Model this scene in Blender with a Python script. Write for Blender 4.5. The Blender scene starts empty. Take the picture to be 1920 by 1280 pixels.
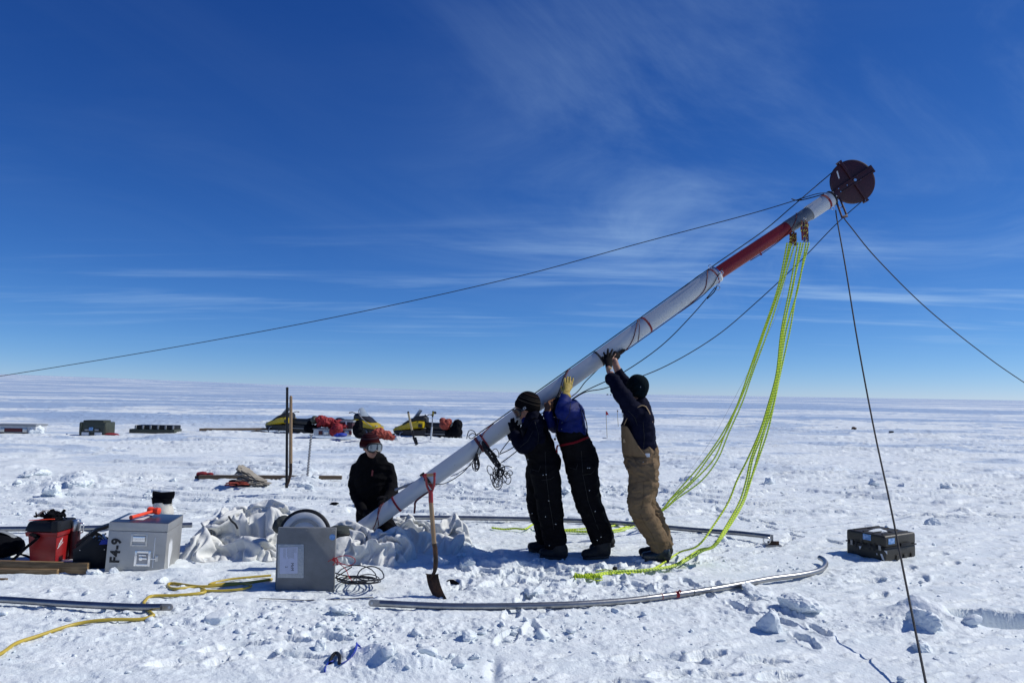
import bpy, math, random
import numpy as np
from mathutils import Vector, Matrix
R = math.radians
scene = bpy.context.scene
col = scene.collection
rnd = random.Random(7)
# ---------------------------------------------------------------- camera
W0, H0, FPX = 1920.0, 1280.0, 1387.0
CAMH = 1.6
PITCH = math.atan2(95.0, FPX)
ROLL = R(0.9)
F_ = np.array([0, math.cos(PITCH), math.sin(PITCH)])
R0 = np.array([1.0, 0, 0]); U0 = np.array([0, -math.sin(PITCH), math.cos(PITCH)])
R_ = math.cos(ROLL) * R0 + math.sin(ROLL) * U0
U_ = -math.sin(ROLL) * R0 + math.cos(ROLL) * U0
C_ = np.array([0, 0, CAMH])
cd = bpy.data.cameras.new('camera'); cam = bpy.data.objects.new('camera', cd); col.objects.link(cam)
cd.sensor_width = 36.0; cd.lens = 36.0 * FPX / W0; cd.clip_start = 0.05; cd.clip_end = 20000
cam.matrix_world = Matrix(((R_[0], U_[0], -F_[0], 0), (R_[1], U_[1], -F_[1], 0), (R_[2], U_[2], -F_[2], CAMH), (0, 0, 0, 1)))
scene.camera = cam
# ---------------------------------------------------------------- light
SUN_EL, SUN_AZ = R(43), R(81)          # azimuth from +Y towards +X
w = bpy.data.worlds.new('World'); scene.world = w; w.use_nodes = True
nt = w.node_tree; nt.nodes.clear()
def N(t, typ, **kw):
    n = t.nodes.new(typ)
    for k, v in kw.items(): setattr(n, k, v)
    return n
out = N(nt, 'ShaderNodeOutputWorld'); bg = N(nt, 'ShaderNodeBackground'); bg.inputs['Strength'].default_value = 0.105
sky = N(nt, 'ShaderNodeTexSky', sky_type='NISHITA', sun_disc=False, sun_elevation=SUN_EL, sun_rotation=SUN_AZ, altitude=3200, air_density=0.85, dust_density=0.05, ozone_density=4.5)
tc = N(nt, 'ShaderNodeTexCoord'); sep = N(nt, 'ShaderNodeSeparateXYZ')
nt.links.new(tc.outputs['Generated'], sep.inputs[0])
def M_(t, op, a, b=None, c=None):
    n = N(t, 'ShaderNodeMath', operation=op)
    for i, x in enumerate((a, b, c)):
        if x is None: continue
        if isinstance(x, (int, float)): n.inputs[i].default_value = x
        else: t.links.new(x, n.inputs[i])
    return n.outputs[0]
zc = M_(nt, 'MAXIMUM', sep.outputs[2], 0.0)
inv = M_(nt, 'DIVIDE', 1.0, M_(nt, 'ADD', zc, 0.06))
cx = M_(nt, 'MULTIPLY', sep.outputs[0], inv); cy = M_(nt, 'MULTIPLY', sep.outputs[1], inv)
def cloud(sx, sy, rot, scale, detail, rough, dist, lo, hi, seed):
    cmb = N(nt, 'ShaderNodeCombineXYZ')
    nt.links.new(M_(nt, 'ADD', M_(nt, 'MULTIPLY', cx, sx), M_(nt, 'MULTIPLY', cy, rot)), cmb.inputs[0])
    nt.links.new(M_(nt, 'MULTIPLY', cy, sy), cmb.inputs[1]); cmb.inputs[2].default_value = seed
    nz = N(nt, 'ShaderNodeTexNoise'); nz.inputs['Scale'].default_value = scale; nz.inputs['Detail'].default_value = detail
    nz.inputs['Roughness'].default_value = rough; nz.inputs['Distortion'].default_value = dist
    nt.links.new(cmb.outputs[0], nz.inputs['Vector'])
    mr = N(nt, 'ShaderNodeMapRange', interpolation_type='SMOOTHSTEP'); mr.inputs[1].default_value = lo; mr.inputs[2].default_value = hi
    nt.links.new(nz.outputs[0], mr.inputs[0])
    return mr.outputs[0]
def ramp(x, a, b, c=0.0, d=1.0):
    mr = N(nt, 'ShaderNodeMapRange', interpolation_type='SMOOTHSTEP'); mr.inputs[1].default_value = a; mr.inputs[2].default_value = b
    mr.inputs[3].default_value = c; mr.inputs[4].default_value = d
    nt.links.new(x, mr.inputs[0]); return mr.outputs[0]
big = cloud(0.4, 0.30, 0.0, 0.9, 3, 0.5, 0.3, 0.30, 0.62, 5.1)
wisp = cloud(0.28, 1.2, 0.06, 1.5, 9, 0.6, 0.35, 0.47, 0.78, 4.7)
haze_ = cloud(0.8, 0.55, -0.3, 0.9, 8, 0.62, 1.1, 0.38, 0.85, 9.3)
# cirrus: strongest in a low band and to the right of the view
side = ramp(sep.outputs[0], -0.35, 0.45, 0.45, 1.0)
band = M_(nt, 'MULTIPLY', ramp(sep.outputs[2], 0.035, 0.10), ramp(sep.outputs[2], 0.12, 0.30, 1.0, 0.12))
left = ramp(sep.outputs[0], -0.22, 0.22, 0.10, 1.0)
c1 = M_(nt, 'MULTIPLY', M_(nt, 'MULTIPLY', wisp, big), M_(nt, 'MULTIPLY', side, band))
c2 = M_(nt, 'MULTIPLY', M_(nt, 'MULTIPLY', haze_, ramp(sep.outputs[2], 0.05, 0.22)), M_(nt, 'MULTIPLY', left, 0.36))
cl = M_(nt, 'MINIMUM', M_(nt, 'ADD', M_(nt, 'MULTIPLY', c1, 0.62), c2), 0.85)
mix = N(nt, 'ShaderNodeMix', data_type='RGBA'); nt.links.new(cl, mix.inputs[0])
srgb = N(nt, 'ShaderNodeSeparateColor'); crgb = N(nt, 'ShaderNodeCombineColor'); nt.links.new(sky.outputs[0], srgb.inputs[0])
for i, (k_, p_) in enumerate(((0.80, 1.50), (0.74, 1.14), (0.88, 0.83))):      # thin, dry polar air: deeper blue than the stock sky
    nt.links.new(M_(nt, 'MULTIPLY', M_(nt, 'POWER', M_(nt, 'MULTIPLY', srgb.outputs[i], 0.105), p_), k_ / 0.105), crgb.inputs[i])
nt.links.new(crgb.outputs[0], mix.inputs[6]); mix.inputs[7].default_value = (3.9, 5.8, 8.4, 1)
nt.links.new(mix.outputs[2], bg.inputs['Color']); nt.links.new(bg.outputs[0], out.inputs['Surface'])
sd = bpy.data.lights.new('sun', 'SUN'); sd.energy = 4.0; sd.angle = R(0.53); sd.color = (1.0, 0.968, 0.89)
sun = bpy.data.objects.new('sun', sd); col.objects.link(sun)
sdir = Vector((math.sin(SUN_AZ) * math.cos(SUN_EL), math.cos(SUN_AZ) * math.cos(SUN_EL), math.sin(SUN_EL)))
sun.rotation_euler = sdir.to_track_quat('Z', 'Y').to_euler(); sun.location = (20, 10, 30)
vs = scene.view_settings; vs.view_transform = 'Standard'; vs.look = 'None'; vs.exposure = 0.0; vs.gamma = 1.0; vs.use_curve_mapping = False
# ---------------------------------------------------------------- pixel <-> world
def D(px, py, d):
    """point at camera depth d seen at photo pixel (px, py)"""
    u = (px - W0 / 2) / FPX; v = (H0 / 2 - py) / FPX
    return Vector(C_ + d * (F_ + u * R_ + v * U_))
def G(px, py, z=0.0):
    """point on the plane of height z seen at photo pixel"""
    u = (px - W0 / 2) / FPX; v = (H0 / 2 - py) / FPX
    r = F_ + u * R_ + v * U_
    return Vector(C_ + r * ((z - CAMH) / r[2]))
# ---------------------------------------------------------------- materials
MATS = {}
def mat(name, c, rough=0.6, metal=0.0, bump=0.0, bscale=60.0, var=0.12, vscale=6.0, dark=None, spec=0.5, stretch=(1, 1, 1), sheen=0, bdist=0.01, trans=0.0, sss=0, c2=None, lo=.45, hi=.65):
    m = bpy.data.materials.new(name); m.use_nodes = True; t = m.node_tree
    b = t.nodes['Principled BSDF']; b.inputs['Roughness'].default_value = rough; b.inputs['Metallic'].default_value = metal
    b.inputs['Specular IOR Level'].default_value = spec
    if trans: b.inputs['Transmission Weight'].default_value = trans
    if sheen: b.inputs['Sheen Weight'].default_value = sheen
    co = N(t, 'ShaderNodeTexCoord'); mp = N(t, 'ShaderNodeMapping'); mp.inputs['Scale'].default_value = stretch
    t.links.new(co.outputs['Object'], mp.inputs[0])
    nz = N(t, 'ShaderNodeTexNoise'); nz.inputs['Scale'].default_value = vscale; nz.inputs['Detail'].default_value = 6; nz.inputs['Roughness'].default_value = 0.65
    t.links.new(mp.outputs[0], nz.inputs['Vector'])
    mr = N(t, 'ShaderNodeMapRange'); mr.inputs[1].default_value = lo if c2 else 0.3; mr.inputs[2].default_value = hi if c2 else 0.7
    t.links.new(nz.outputs[0], mr.inputs[0])
    mx = N(t, 'ShaderNodeMix', data_type='RGBA'); t.links.new(mr.outputs[0], mx.inputs[0])
    a = [x * (1 - var) for x in c]; bb = c2 if c2 else [min(1, x * (1 + var)) for x in c]
    mx.inputs[6].default_value = (*a, 1); mx.inputs[7].default_value = (*bb, 1)
    t.links.new(mx.outputs[2], b.inputs['Base Color'])
    if bump:
        n2 = N(t, 'ShaderNodeTexNoise'); n2.inputs['Scale'].default_value = bscale; n2.inputs['Detail'].default_value = 4
        t.links.new(mp.outputs[0], n2.inputs['Vector'])
        bm = N(t, 'ShaderNodeBump'); bm.inputs['Strength'].default_value = bump; bm.inputs['Distance'].default_value = bdist
        t.links.new(n2.outputs[0], bm.inputs['Height']); t.links.new(bm.outputs[0], b.inputs['Normal'])
    MATS[name] = m
    return m
# ---------------------------------------------------------------- objects
def tag(o, label=None, cat=None, group=None, kind=None):
    if label: o['label'] = label
    if cat: o['category'] = cat
    if group: o['group'] = group
    if kind: o['kind'] = kind
    return o
def thing(name, label, cat, loc=(0, 0, 0), group=None):
    o = bpy.data.objects.new(name, None); col.objects.link(o); o.location = Vector(loc); o.empty_display_size = 0.1
    return tag(o, label, cat, group)
def wloc(o):
    v = Vector((0, 0, 0))
    while o is not None: v += o.location; o = o.parent
    return v
def mkobj(name, me, m=None, parent=None, smooth=False):
    o = bpy.data.objects.new(name, me); col.objects.link(o)
    if m is not None: me.materials.append(m)
    if parent is not None:
        off = wloc(parent); o.parent = parent
        if off.length > 0: me.transform(Matrix.Translation(-off))
    if smooth: me.shade_smooth()
    return o
def V(*a): return Vector(a)
def frame(t, up=None):
    t = t.normalized(); u = Vector(up) if up is not None else (Vector((0, 0, 1)) if abs(t.z) < 0.9 else Vector((1, 0, 0)))
    s = t.cross(u).normalized(); n = s.cross(t).normalized()
    return s, n
def spline(pts, n=8):
    P = [Vector(p) for p in pts]
    if len(P) < 3 or n < 2: return P
    o = []
    for i in range(len(P) - 1):
        p0 = P[max(i - 1, 0)]; p1 = P[i]; p2 = P[i + 1]; p3 = P[min(i + 2, len(P) - 1)]
        for k in range(n):
            t = k / n; t2 = t * t; t3 = t2 * t
            o.append(0.5 * ((2 * p1) + (p2 - p0) * t + (2 * p0 - 5 * p1 + 4 * p2 - p3) * t2 + (3 * p1 - p0 - 3 * p2 + p3) * t3))
    o.append(P[-1]); return o
class MB:
    def __init__(s): s.v = []; s.f = []; s.uv = []
    def add(s, vs, fs, uvs=None):
        b = len(s.v); s.v += [tuple(v) for v in vs]; s.f += [tuple(i + b for i in f) for f in fs]
        s.uv += uvs if uvs else [None] * len(fs)
        return s
    def box(s, c, size, ax=None):
        c = Vector(c); ex, ey, ez = ax if ax else (V(1, 0, 0), V(0, 1, 0), V(0, 0, 1))
        h = [x / 2 for x in size]; vs = []
        for k in (-1, 1):
            for j in (-1, 1):
                for i in (-1, 1): vs.append(c + ex * (i * h[0]) + ey * (j * h[1]) + ez * (k * h[2]))
        return s.add(vs, [(0, 2, 3, 1), (4, 5, 7, 6), (0, 1, 5, 4), (2, 6, 7, 3), (0, 4, 6, 2), (1, 3, 7, 5)])
    def tube(s, pts, r, n=8, caps=True, up=None, uv=False, ry=None):
        P = [Vector(p) for p in pts]; m = len(P)
        rr = r if isinstance(r, (list, tuple)) else [r] * m
        qq = ry if isinstance(ry, (list, tuple)) else ([ry] * m if ry is not None else rr)
        vs = []; s1 = None; L = [0.0]
        for i in range(m):
            t = (P[min(i + 1, m - 1)] - P[max(i - 1, 0)])
            if t.length < 1e-9: t = V(0, 0, 1)
            t.normalize()
            if up is not None: s1, nn = frame(t, up)
            elif s1 is None: s1, nn = frame(t)
            else:
                s1 = (s1 - t * s1.dot(t)); s1 = s1.normalized() if s1.length > 1e-6 else frame(t)[0]; nn = s1.cross(t)
            if i: L.append(L[-1] + (P[i] - P[i - 1]).length)
            for k in range(n):
                a = 2 * math.pi * k / n
                vs.append(P[i] + s1 * (math.cos(a) * rr[i]) + nn * (math.sin(a) * qq[i]))
        fs = []; uvs = []
        for i in range(m - 1):
            for k in range(n):
                fs.append((i * n + k, (i + 1) * n + k, (i + 1) * n + (k + 1) % n, i * n + (k + 1) % n))
                uvs.append([(L[i], k / n), (L[i + 1], k / n), (L[i + 1], (k + 1) / n), (L[i], (k + 1) / n)])
        if caps:
            fs.append(tuple(range(n))); fs.append(tuple(reversed(range((m - 1) * n, m * n)))); uvs += [[(0, 0)] * n, [(0, 0)] * n]
        return s.add(vs, fs, uvs if uv else None)
    def cyl(s, a, b, r, r2=None, n=20): return s.tube([a, b], [r, r if r2 is None else r2], n)
    def lathe(s, c, prof, ax=(0, 0, 1), n=28, up=None):
        ax = Vector(ax).normalized(); s1, n1 = frame(ax, up); c = Vector(c); vs = []; m = len(prof)
        for r, h in prof:
            for k in range(n):
                a = 2 * math.pi * k / n
                vs.append(c + ax * h + s1 * (math.cos(a) * r) + n1 * (math.sin(a) * r))
        fs = [(i * n + k, i * n + (k + 1) % n, (i + 1) * n + (k + 1) % n, (i + 1) * n + k) for i in range(m - 1) for k in range(n)]
        return s.add(vs, fs + [tuple(reversed(range(n))), tuple(range((m - 1) * n, m * n))])
    def ball(s, c, r, n=12, ax=None):
        rx, ry, rz = (r, r, r) if isinstance(r, (int, float)) else r
        ex, ey, ez = ax if ax else (V(1, 0, 0), V(0, 1, 0), V(0, 0, 1)); c = Vector(c); vs = []; m = n // 2
        for i in range(1, m):
            th = math.pi * i / m
            for k in range(n):
                a = 2 * math.pi * k / n
                vs.append(c + ex * (rx * math.sin(th) * math.cos(a)) + ey * (ry * math.sin(th) * math.sin(a)) + ez * (rz * math.cos(th)))
        t = len(vs); vs += [c + ez * rz, c - ez * rz]
        fs = [(i * n + k, (i + 1) * n + k, (i + 1) * n + (k + 1) % n, i * n + (k + 1) % n) for i in range(m - 2) for k in range(n)]
        fs += [(t, k, (k + 1) % n) for k in range(n)] + [(t + 1, (m - 2) * n + (k + 1) % n, (m - 2) * n + k) for k in range(n)]
        return s.add(vs, fs)
    def prism(s, pts, thick, o=(0, 0, 0), ex=(1, 0, 0), ey=(0, 0, 1), ez=(0, 1, 0)):
        """outline pts (2d) in plane ex,ey; thickness along ez, centred"""
        o, ex, ey, ez = map(Vector, (o, ex, ey, ez)); n = len(pts)
        th = thick if isinstance(thick, (list, tuple)) else [thick] * n
        vs = [o + ex * p[0] + ey * p[1] - ez * (th[i] / 2) for i, p in enumerate(pts)] + [o + ex * p[0] + ey * p[1] + ez * (th[i] / 2) for i, p in enumerate(pts)]
        fs = [tuple(range(n)), tuple(reversed(range(n, 2 * n)))] + [(i, i + n, (i + 1) % n + n, (i + 1) % n) for i in range(n)]
        return s.add(vs, fs)
    def build(s, name, m, parent=None, bevel=0.0, smooth=True, seg=2, label=None, tri=False):
        me = bpy.data.meshes.new(name); me.from_pydata(s.v, [], s.f)
        if any(u is not None for u in s.uv):
            ul = me.uv_layers.new(name='UVMap'); flat = []
            for f, u in zip(s.f, s.uv): flat += u if u else [(0, 0)] * len(f)
            ul.data.foreach_set('uv', [x for p in flat for x in p])
        import bmesh
        bm = bmesh.new(); bm.from_mesh(me); bmesh.ops.recalc_face_normals(bm, faces=bm.faces)
        if bevel > 0:
            ed = [e for e in bm.edges if len(e.link_faces) == 2 and e.calc_face_angle(0) > 0.5]
            bmesh.ops.bevel(bm, geom=ed, offset=bevel, segments=seg, affect='EDGES', clamp_overlap=True, profile=0.6)
        if smooth:
            for f in bm.faces: f.smooth = True
            for e in bm.edges:
                if len(e.link_faces) == 2 and e.calc_face_angle(0) > 0.7: e.smooth = False
        bm.to_mesh(me); bm.free()
        o = mkobj(name, me, m, parent)
        if label: o['label'] = label
        return o
# ---------------------------------------------------------------- numpy noise
def _h(ix, iy, iz, s):
    h = (ix.astype(np.int64) * 374761393 + iy.astype(np.int64) * 668265263 + iz.astype(np.int64) * 2147483647 + s * 974711) & 0xffffffff
    h = ((h ^ (h >> 13)) * 1274126177) & 0xffffffff
    h = ((h ^ (h >> 16)) * 2246822519) & 0xffffffff
    return ((h ^ (h >> 15)) & 0xffffff) / float(0xffffff)
def vnoise2(x, y, s=0):
    ix = np.floor(x); iy = np.floor(y); fx = x - ix; fy = y - iy
    fx = fx * fx * fx * (fx * (fx * 6 - 15) + 10); fy = fy * fy * fy * (fy * (fy * 6 - 15) + 10); z = np.zeros_like(ix)
    a = _h(ix, iy, z, s); b = _h(ix + 1, iy, z, s); c = _h(ix, iy + 1, z, s); d = _h(ix + 1, iy + 1, z, s)
    return (a + (b - a) * fx) * (1 - fy) + (c + (d - c) * fx) * fy
def fbm2(x, y, oct=4, s=0, g=0.5):
    t = 0; a = 1.0; n = 0
    for i in range(oct):
        c, sn = math.cos(i * 1.1), math.sin(i * 1.1)
        t = t + a * vnoise2((x * c - y * sn) * 2 ** i + 17.3 * i, (x * sn + y * c) * 2 ** i + 5.1 * i, s + i); n += a; a *= g
    return t / n
def vnoise3(x, y, z, s=0):
    ix = np.floor(x); iy = np.floor(y); iz = np.floor(z); fx = x - ix; fy = y - iy; fz = z - iz
    fx = fx * fx * (3 - 2 * fx); fy = fy * fy * (3 - 2 * fy); fz = fz * fz * (3 - 2 * fz); r = 0
    for dx in (0, 1):
        for dy in (0, 1):
            for dz in (0, 1):
                r = r + _h(ix + dx, iy + dy, iz + dz, s) * (fx if dx else 1 - fx) * (fy if dy else 1 - fy) * (fz if dz else 1 - fz)
    return r
def fbm3(x, y, z, oct=3, s=0, g=0.5):
    t = 0; a = 1.0; n = 0
    for i in range(oct): t = t + a * vnoise3(x * 2 ** i + 3.7 * i, y * 2 ** i, z * 2 ** i, s + i); n += a; a *= g
    return t / n
def sstep(a, b, x):
    t = np.clip((x - a) / (b - a), 0, 1); return t * t * (3 - 2 * t)
# ---------------------------------------------------------------- snow ground
def blob(x, y, px, py, rx, ry):
    c = G(px, py); return np.exp(-(((x - c.x) / rx) ** 2 + ((y - c.y) / ry) ** 2))
def rubble(x, y):
    """0..1 how churned the snow is"""
    n = fbm2(x * 0.8, y * 0.8, 3, 40)
    m = 0.10 + 0 * x
    for px, py, rx, ry, a in ((150, 915, 1.3, 1.2, .9), (60, 960, 1.5, .7, .6), (420, 945, 1.6, 1.0, .45), (600, 905, .7, .5, .8), (880, 925, 1.3, .9, .75), (1000, 925, 1.2, .6, .6),
                              (1110, 925, .9, .6, .8), (1290, 920, .8, .7, .6), (760, 1010, 1.0, .4, .6), (330, 1150, 1.4, .45, .55), (150, 1200, 1.2, .5, .35), (560, 1150, .9, .4, .5),
                              (760, 1180, 1.0, .28, .6), (950, 1070, .8, .5, .9), (1060, 1120, 1.0, .35, .7), (960, 1190, .9, .25, .5), (1180, 1150, .8, .3, .35), (1300, 1150, .9, .3, .5),
                              (1480, 1150, .45, .35, .8), (1600, 1080, .5, .3, .55), (1700, 1170, .6, .25, .7), (690, 1245, .5, .2, .8), (1330, 1020, .5, .4, .35), (900, 1040, .5, .3, .8),
                              (350, 1245, 1.0, .25, .3)):
        m = np.maximum(m, a * blob(x, y, px, py, rx * 1.15, ry * 1.15))
    m = m * (0.55 + 0.9 * n)
    return np.clip(m, 0, 1)
PRINTS = []
_r = random.Random(17)
for (x0, y0, x1, y1, n_) in ((1240, 1062, 860, 1090, 9), (1500, 1010, 1180, 1075, 9), (1050, 1062, 960, 1210, 9), (1300, 1085, 1560, 1210, 9), (1350, 960, 1560, 1020, 8), (640, 1215, 330, 1230, 8), (1480, 1245, 1130, 1262, 8), (1250, 960, 880, 955, 8), (560, 940, 260, 985, 8), (1600, 1120, 1800, 1040, 6)):
    a = G(x0, y0); b = G(x1, y1); d = b - a; an = math.atan2(d.y, d.x)
    for i in range(n_):
        t_ = (i + .5) / n_; s_ = .11 * (1 if i % 2 else -1); PRINTS.append((a.x + d.x * t_ - math.sin(an) * s_ + _r.gauss(0, .05), a.y + d.y * t_ + math.cos(an) * s_ + _r.gauss(0, .05), math.cos(an + _r.gauss(0, .25)), math.sin(an + _r.gauss(0, .25)), _r.uniform(.9, 1.1)))
for _ in range(46):
    a = G(_r.uniform(850, 1330), _r.uniform(1052, 1110)); an = _r.uniform(0, 6.28); PRINTS.append((a.x, a.y, math.cos(an), math.sin(an), _r.uniform(.85, 1.1)))
TRACKS = [(G(1300, 880).x, G(1300, 880).y, math.cos(.35), math.sin(.35)), (G(500, 850).x, G(500, 850).y, math.cos(.02), math.sin(.02)), (G(1500, 820).x, G(1500, 820).y, math.cos(-.12), math.sin(-.12))]
TR = [G(1785, 1150), G(1990, 1160)]
def groundh(x, y, fine=True):
    r = np.sqrt(x * x + y * y)
    near = 1 - sstep(14, 30, r)
    mid = 1 - sstep(60, 300, r)
    h = 0.05 * (fbm2(x * 0.35, y * 0.5, 3, 1) - 0.5) * (1 - 0.4 * near)
    # wind-cut sastrugi, streaks running left to right
    wx = x + 0.8 * (fbm2(x * 0.3, y * 0.3, 2, 9) - .5); wy = y + 0.5 * (fbm2(x * 0.5, y * 0.5, 2, 8) - .5)
    s1 = fbm2(wx * 0.45, wy * 1.5, 4, 12); h = h + sstep(8, 14, r) * mid * (0.022 * np.abs(s1 - 0.5) * 2 + 0.020 * sstep(.56, .60, s1) + 0.04 * sstep(.66, .69, s1))
    e1 = fbm2(wx * 0.7 + 40, wy * 3.4 + .35 * wx, 4, 71, .55); e2 = fbm2(wx * 1.6 - 9, wy * 6.5 + .6 * wx, 3, 73, .55); mk = sstep(.40, .58, fbm2(x * .22, y * .35, 2, 75))
    h = h + sstep(7.5, 10, r) * (1 - sstep(35, 60, r)) * (.042 * sstep(.56, .585, e1) * mk + .012 * sstep(.58, .60, e2) * mk)
    if not fine: return h
    m = rubble(x, y) * near
    far = 1 - .8 * sstep(8.0, 12.5, r)
    pm = far * (.25 + .95 * sstep(.40, .60, fbm2(x * .9 + 3, y * 1.3, 3, 81)))
    q = 0.006 * (fbm2(x * 9, y * 13, 3, 21, .6) - .5)
    l1 = fbm2(x * 4.5, y * 5.5, 4, 22, .6)
    q = q + 0.030 * sstep(.46, .62, l1) * (0.09 * pm + 0.7 * m)
    # broken crust: terraces with sharp little scarps
    l2 = fbm2(x * 8 + 2.0 * l1, y * 10, 4, 31, .58); q = q + (0.012 * sstep(.50, .54, l2) + 0.010 * sstep(.60, .63, l2)) * (0.10 * pm + m * far)
    l3 = fbm2(x * 21, y * 21, 3, 35, .6); q = q + 0.020 * np.clip(l3 - .42, 0, 1) * (.10 * pm + 1.2 * m) + 0.035 * np.clip(l3 - .60, 0, 1) * (.08 * pm + 1.5 * m)
    l4 = fbm2(x * 55, y * 45, 2, 37); q = q + 0.010 * np.clip(l4 - .45, 0, 1) * (.2 * pm + m) * (1 - sstep(5, 9, r))
    # wind ripples in the smooth right-hand part
    rp = fbm2(x * 2.2 + y * 2.0, y * 9 - x * 3.0, 4, 52, .6); h = h + near * (1 - np.clip(m * 2, 0, 1)) * 0.020 * sstep(.47, .60, rp)
    # a trench dug at the right, spoil heap beside it
    a = np.array(TR[0]); b = np.array(TR[1]); d = b[:2] - a[:2]; L = np.hypot(*d); d /= L
    tx = (x - a[0]) * d[0] + (y - a[1]) * d[1]; ty = -(x - a[0]) * d[1] + (y - a[1]) * d[0] + 0.10 * (fbm2(x * 4, y * 4, 2, 5) - .5)
    tm = sstep(-0.12, 0.16, tx) * (1 - sstep(.20, .26, np.abs(ty - .02))); h = h + q * near * (1 - .85 * tm)
    h = h - 0.33 * sstep(-0.12, 0.16, tx) * (1 - sstep(0.14, 0.17, ty)) * sstep(-.34, .0, ty)
    for px, py, rx, ry, hh in ((1735, 1150, .22, .14, .13), (1690, 1175, .16, .08, .06), (1790, 1175, .2, .1, .05), (1520, 1140, .16, .08, .05), (715, 1240, .20, .09, .11), (770, 1252, .2, .09, .06), (860, 1035, .16, .12, .10),
                               (350, 1080, .28, .12, .05), (575, 905, .25, .14, .10), (150, 905, .35, .2, .14), (110, 925, .4, .2, .10), (870, 920, .4, .25, .10), (1100, 915, .35, .2, .12), (30, 880, .5, .3, .10), (930, 1060, .25, .1, .06), (1140, 1020, .3, .1, .0), (60, 1085, .6, .06, .03)):
        bl = blob(x, y, px, py, rx, ry); h = h + hh * np.clip(bl * (0.7 + 0.9 * (fbm2(x * 6, y * 6, 3, 60) - .2)), 0, 1.2)
    for (ax_, ay_, ca, sa, sz) in PRINTS:
        dx = x - ax_; dy = y - ay_; k = (dx * dx + dy * dy) < .05
        if not k.any(): continue
        u = (dx[k] * ca + dy[k] * sa) / (.155 * sz); v = (-dx[k] * sa + dy[k] * ca) / (.058 * sz * (1 - .18 * (u < -.1))); q = u * u + v * v; h[k] += -.028 * (1 - sstep(.75, 1.05, q)) * (1 + .08 * np.sin(u * 19)) + .010 * np.exp(-((q - 1.35) / .25) ** 2)
    for (ox, oy, ca, sa) in TRACKS:      # runner tracks of the sleds
        d = -(x - ox) * sa + (y - oy) * ca + .25 * np.sin(x * .35); h = h - .03 * (np.exp(-((d - .32) / .05) ** 2) + np.exp(-((d + .32) / .05) ** 2)) * sstep(7.5, 9.5, r) * (.6 + .8 * vnoise2(x * 1.3, y * 1.3, 3))
    # kicked furrow bottom centre
    c = G(925, 1255); h = h - 0.035 * np.exp(-((x - c.x) / .035) ** 2 - ((y - c.y) / .16) ** 2)
    return h
def far_rise(x, y, r):
    az = np.arctan2(x, np.maximum(y, 1e-3)); return r * 0.0125 * sstep(0.05, -0.75, az) * sstep(150, 1500, r) * 1.0
def GZ(p, fine=True):
    return float(groundh(np.array([p[0]], float), np.array([p[1]], float), fine)[0])
def GG(px, py, dz=0.0):
    p = G(px, py); h = GZ(p); p = G(px, py, h); h = GZ(p); return Vector((p.x, p.y, h + dz))
def build_ground():
    rs = [0.0, 1.0, 2.0, 2.8, 3.3]; r = 3.3
    while r < 11.5: r += 0.0125 if r < 7 else 0.017; rs.append(r)
    st = 0.02
    while r < 60: st *= 1.0068; r += st; rs.append(r)
    while r < 6000: r *= 1.035; rs.append(r)
    rs = np.array(rs[1:])
    A = np.concatenate([np.radians(np.arange(-180, -44, 4.0)), np.radians(np.linspace(-44, 44, 860)), np.radians(np.arange(48, 177, 4.0))])
    na, nr = len(A), len(rs)
    RR, AA = np.meshgrid(rs, A, indexing='ij'); X = (RR * np.sin(AA)).ravel(); Y = (RR * np.cos(AA)).ravel(); RR = RR.ravel()
    Z = np.empty_like(X)
    k = 200000
    for i in range(0, len(X), k): Z[i:i + k] = groundh(X[i:i + k], Y[i:i + k])
    Z += far_rise(X, Y, RR)
    co = np.empty((len(X) + 1, 3)); co[0] = (0, 0, 0); co[1:, 0] = X; co[1:, 1] = Y; co[1:, 2] = Z
    i = np.arange(nr - 1)[:, None] * na; j = np.arange(na)[None, :]; j2 = (j + 1) % na
    q = np.stack([i + j, i + j2, i + na + j2, i + na + j], -1).reshape(-1, 4) + 1
    t = np.stack([np.zeros(na, int), (np.arange(na) + 1) % na + 1, np.arange(na) + 1], -1)
    me = bpy.data.meshes.new('snow_ground'); nq, ntt = len(q), len(t)
    me.vertices.add(len(co)); me.vertices.foreach_set('co', co.ravel())
    me.loops.add(nq * 4 + ntt * 3); me.loops.foreach_set('vertex_index', np.concatenate([q[:, ::-1].ravel(), t.ravel()]))
    me.polygons.add(nq + ntt); me.polygons.foreach_set('loop_start', np.concatenate([np.arange(nq) * 4, nq * 4 + np.arange(ntt) * 3]))
    me.update(); me.validate(); me.shade_smooth()
    return me
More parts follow.
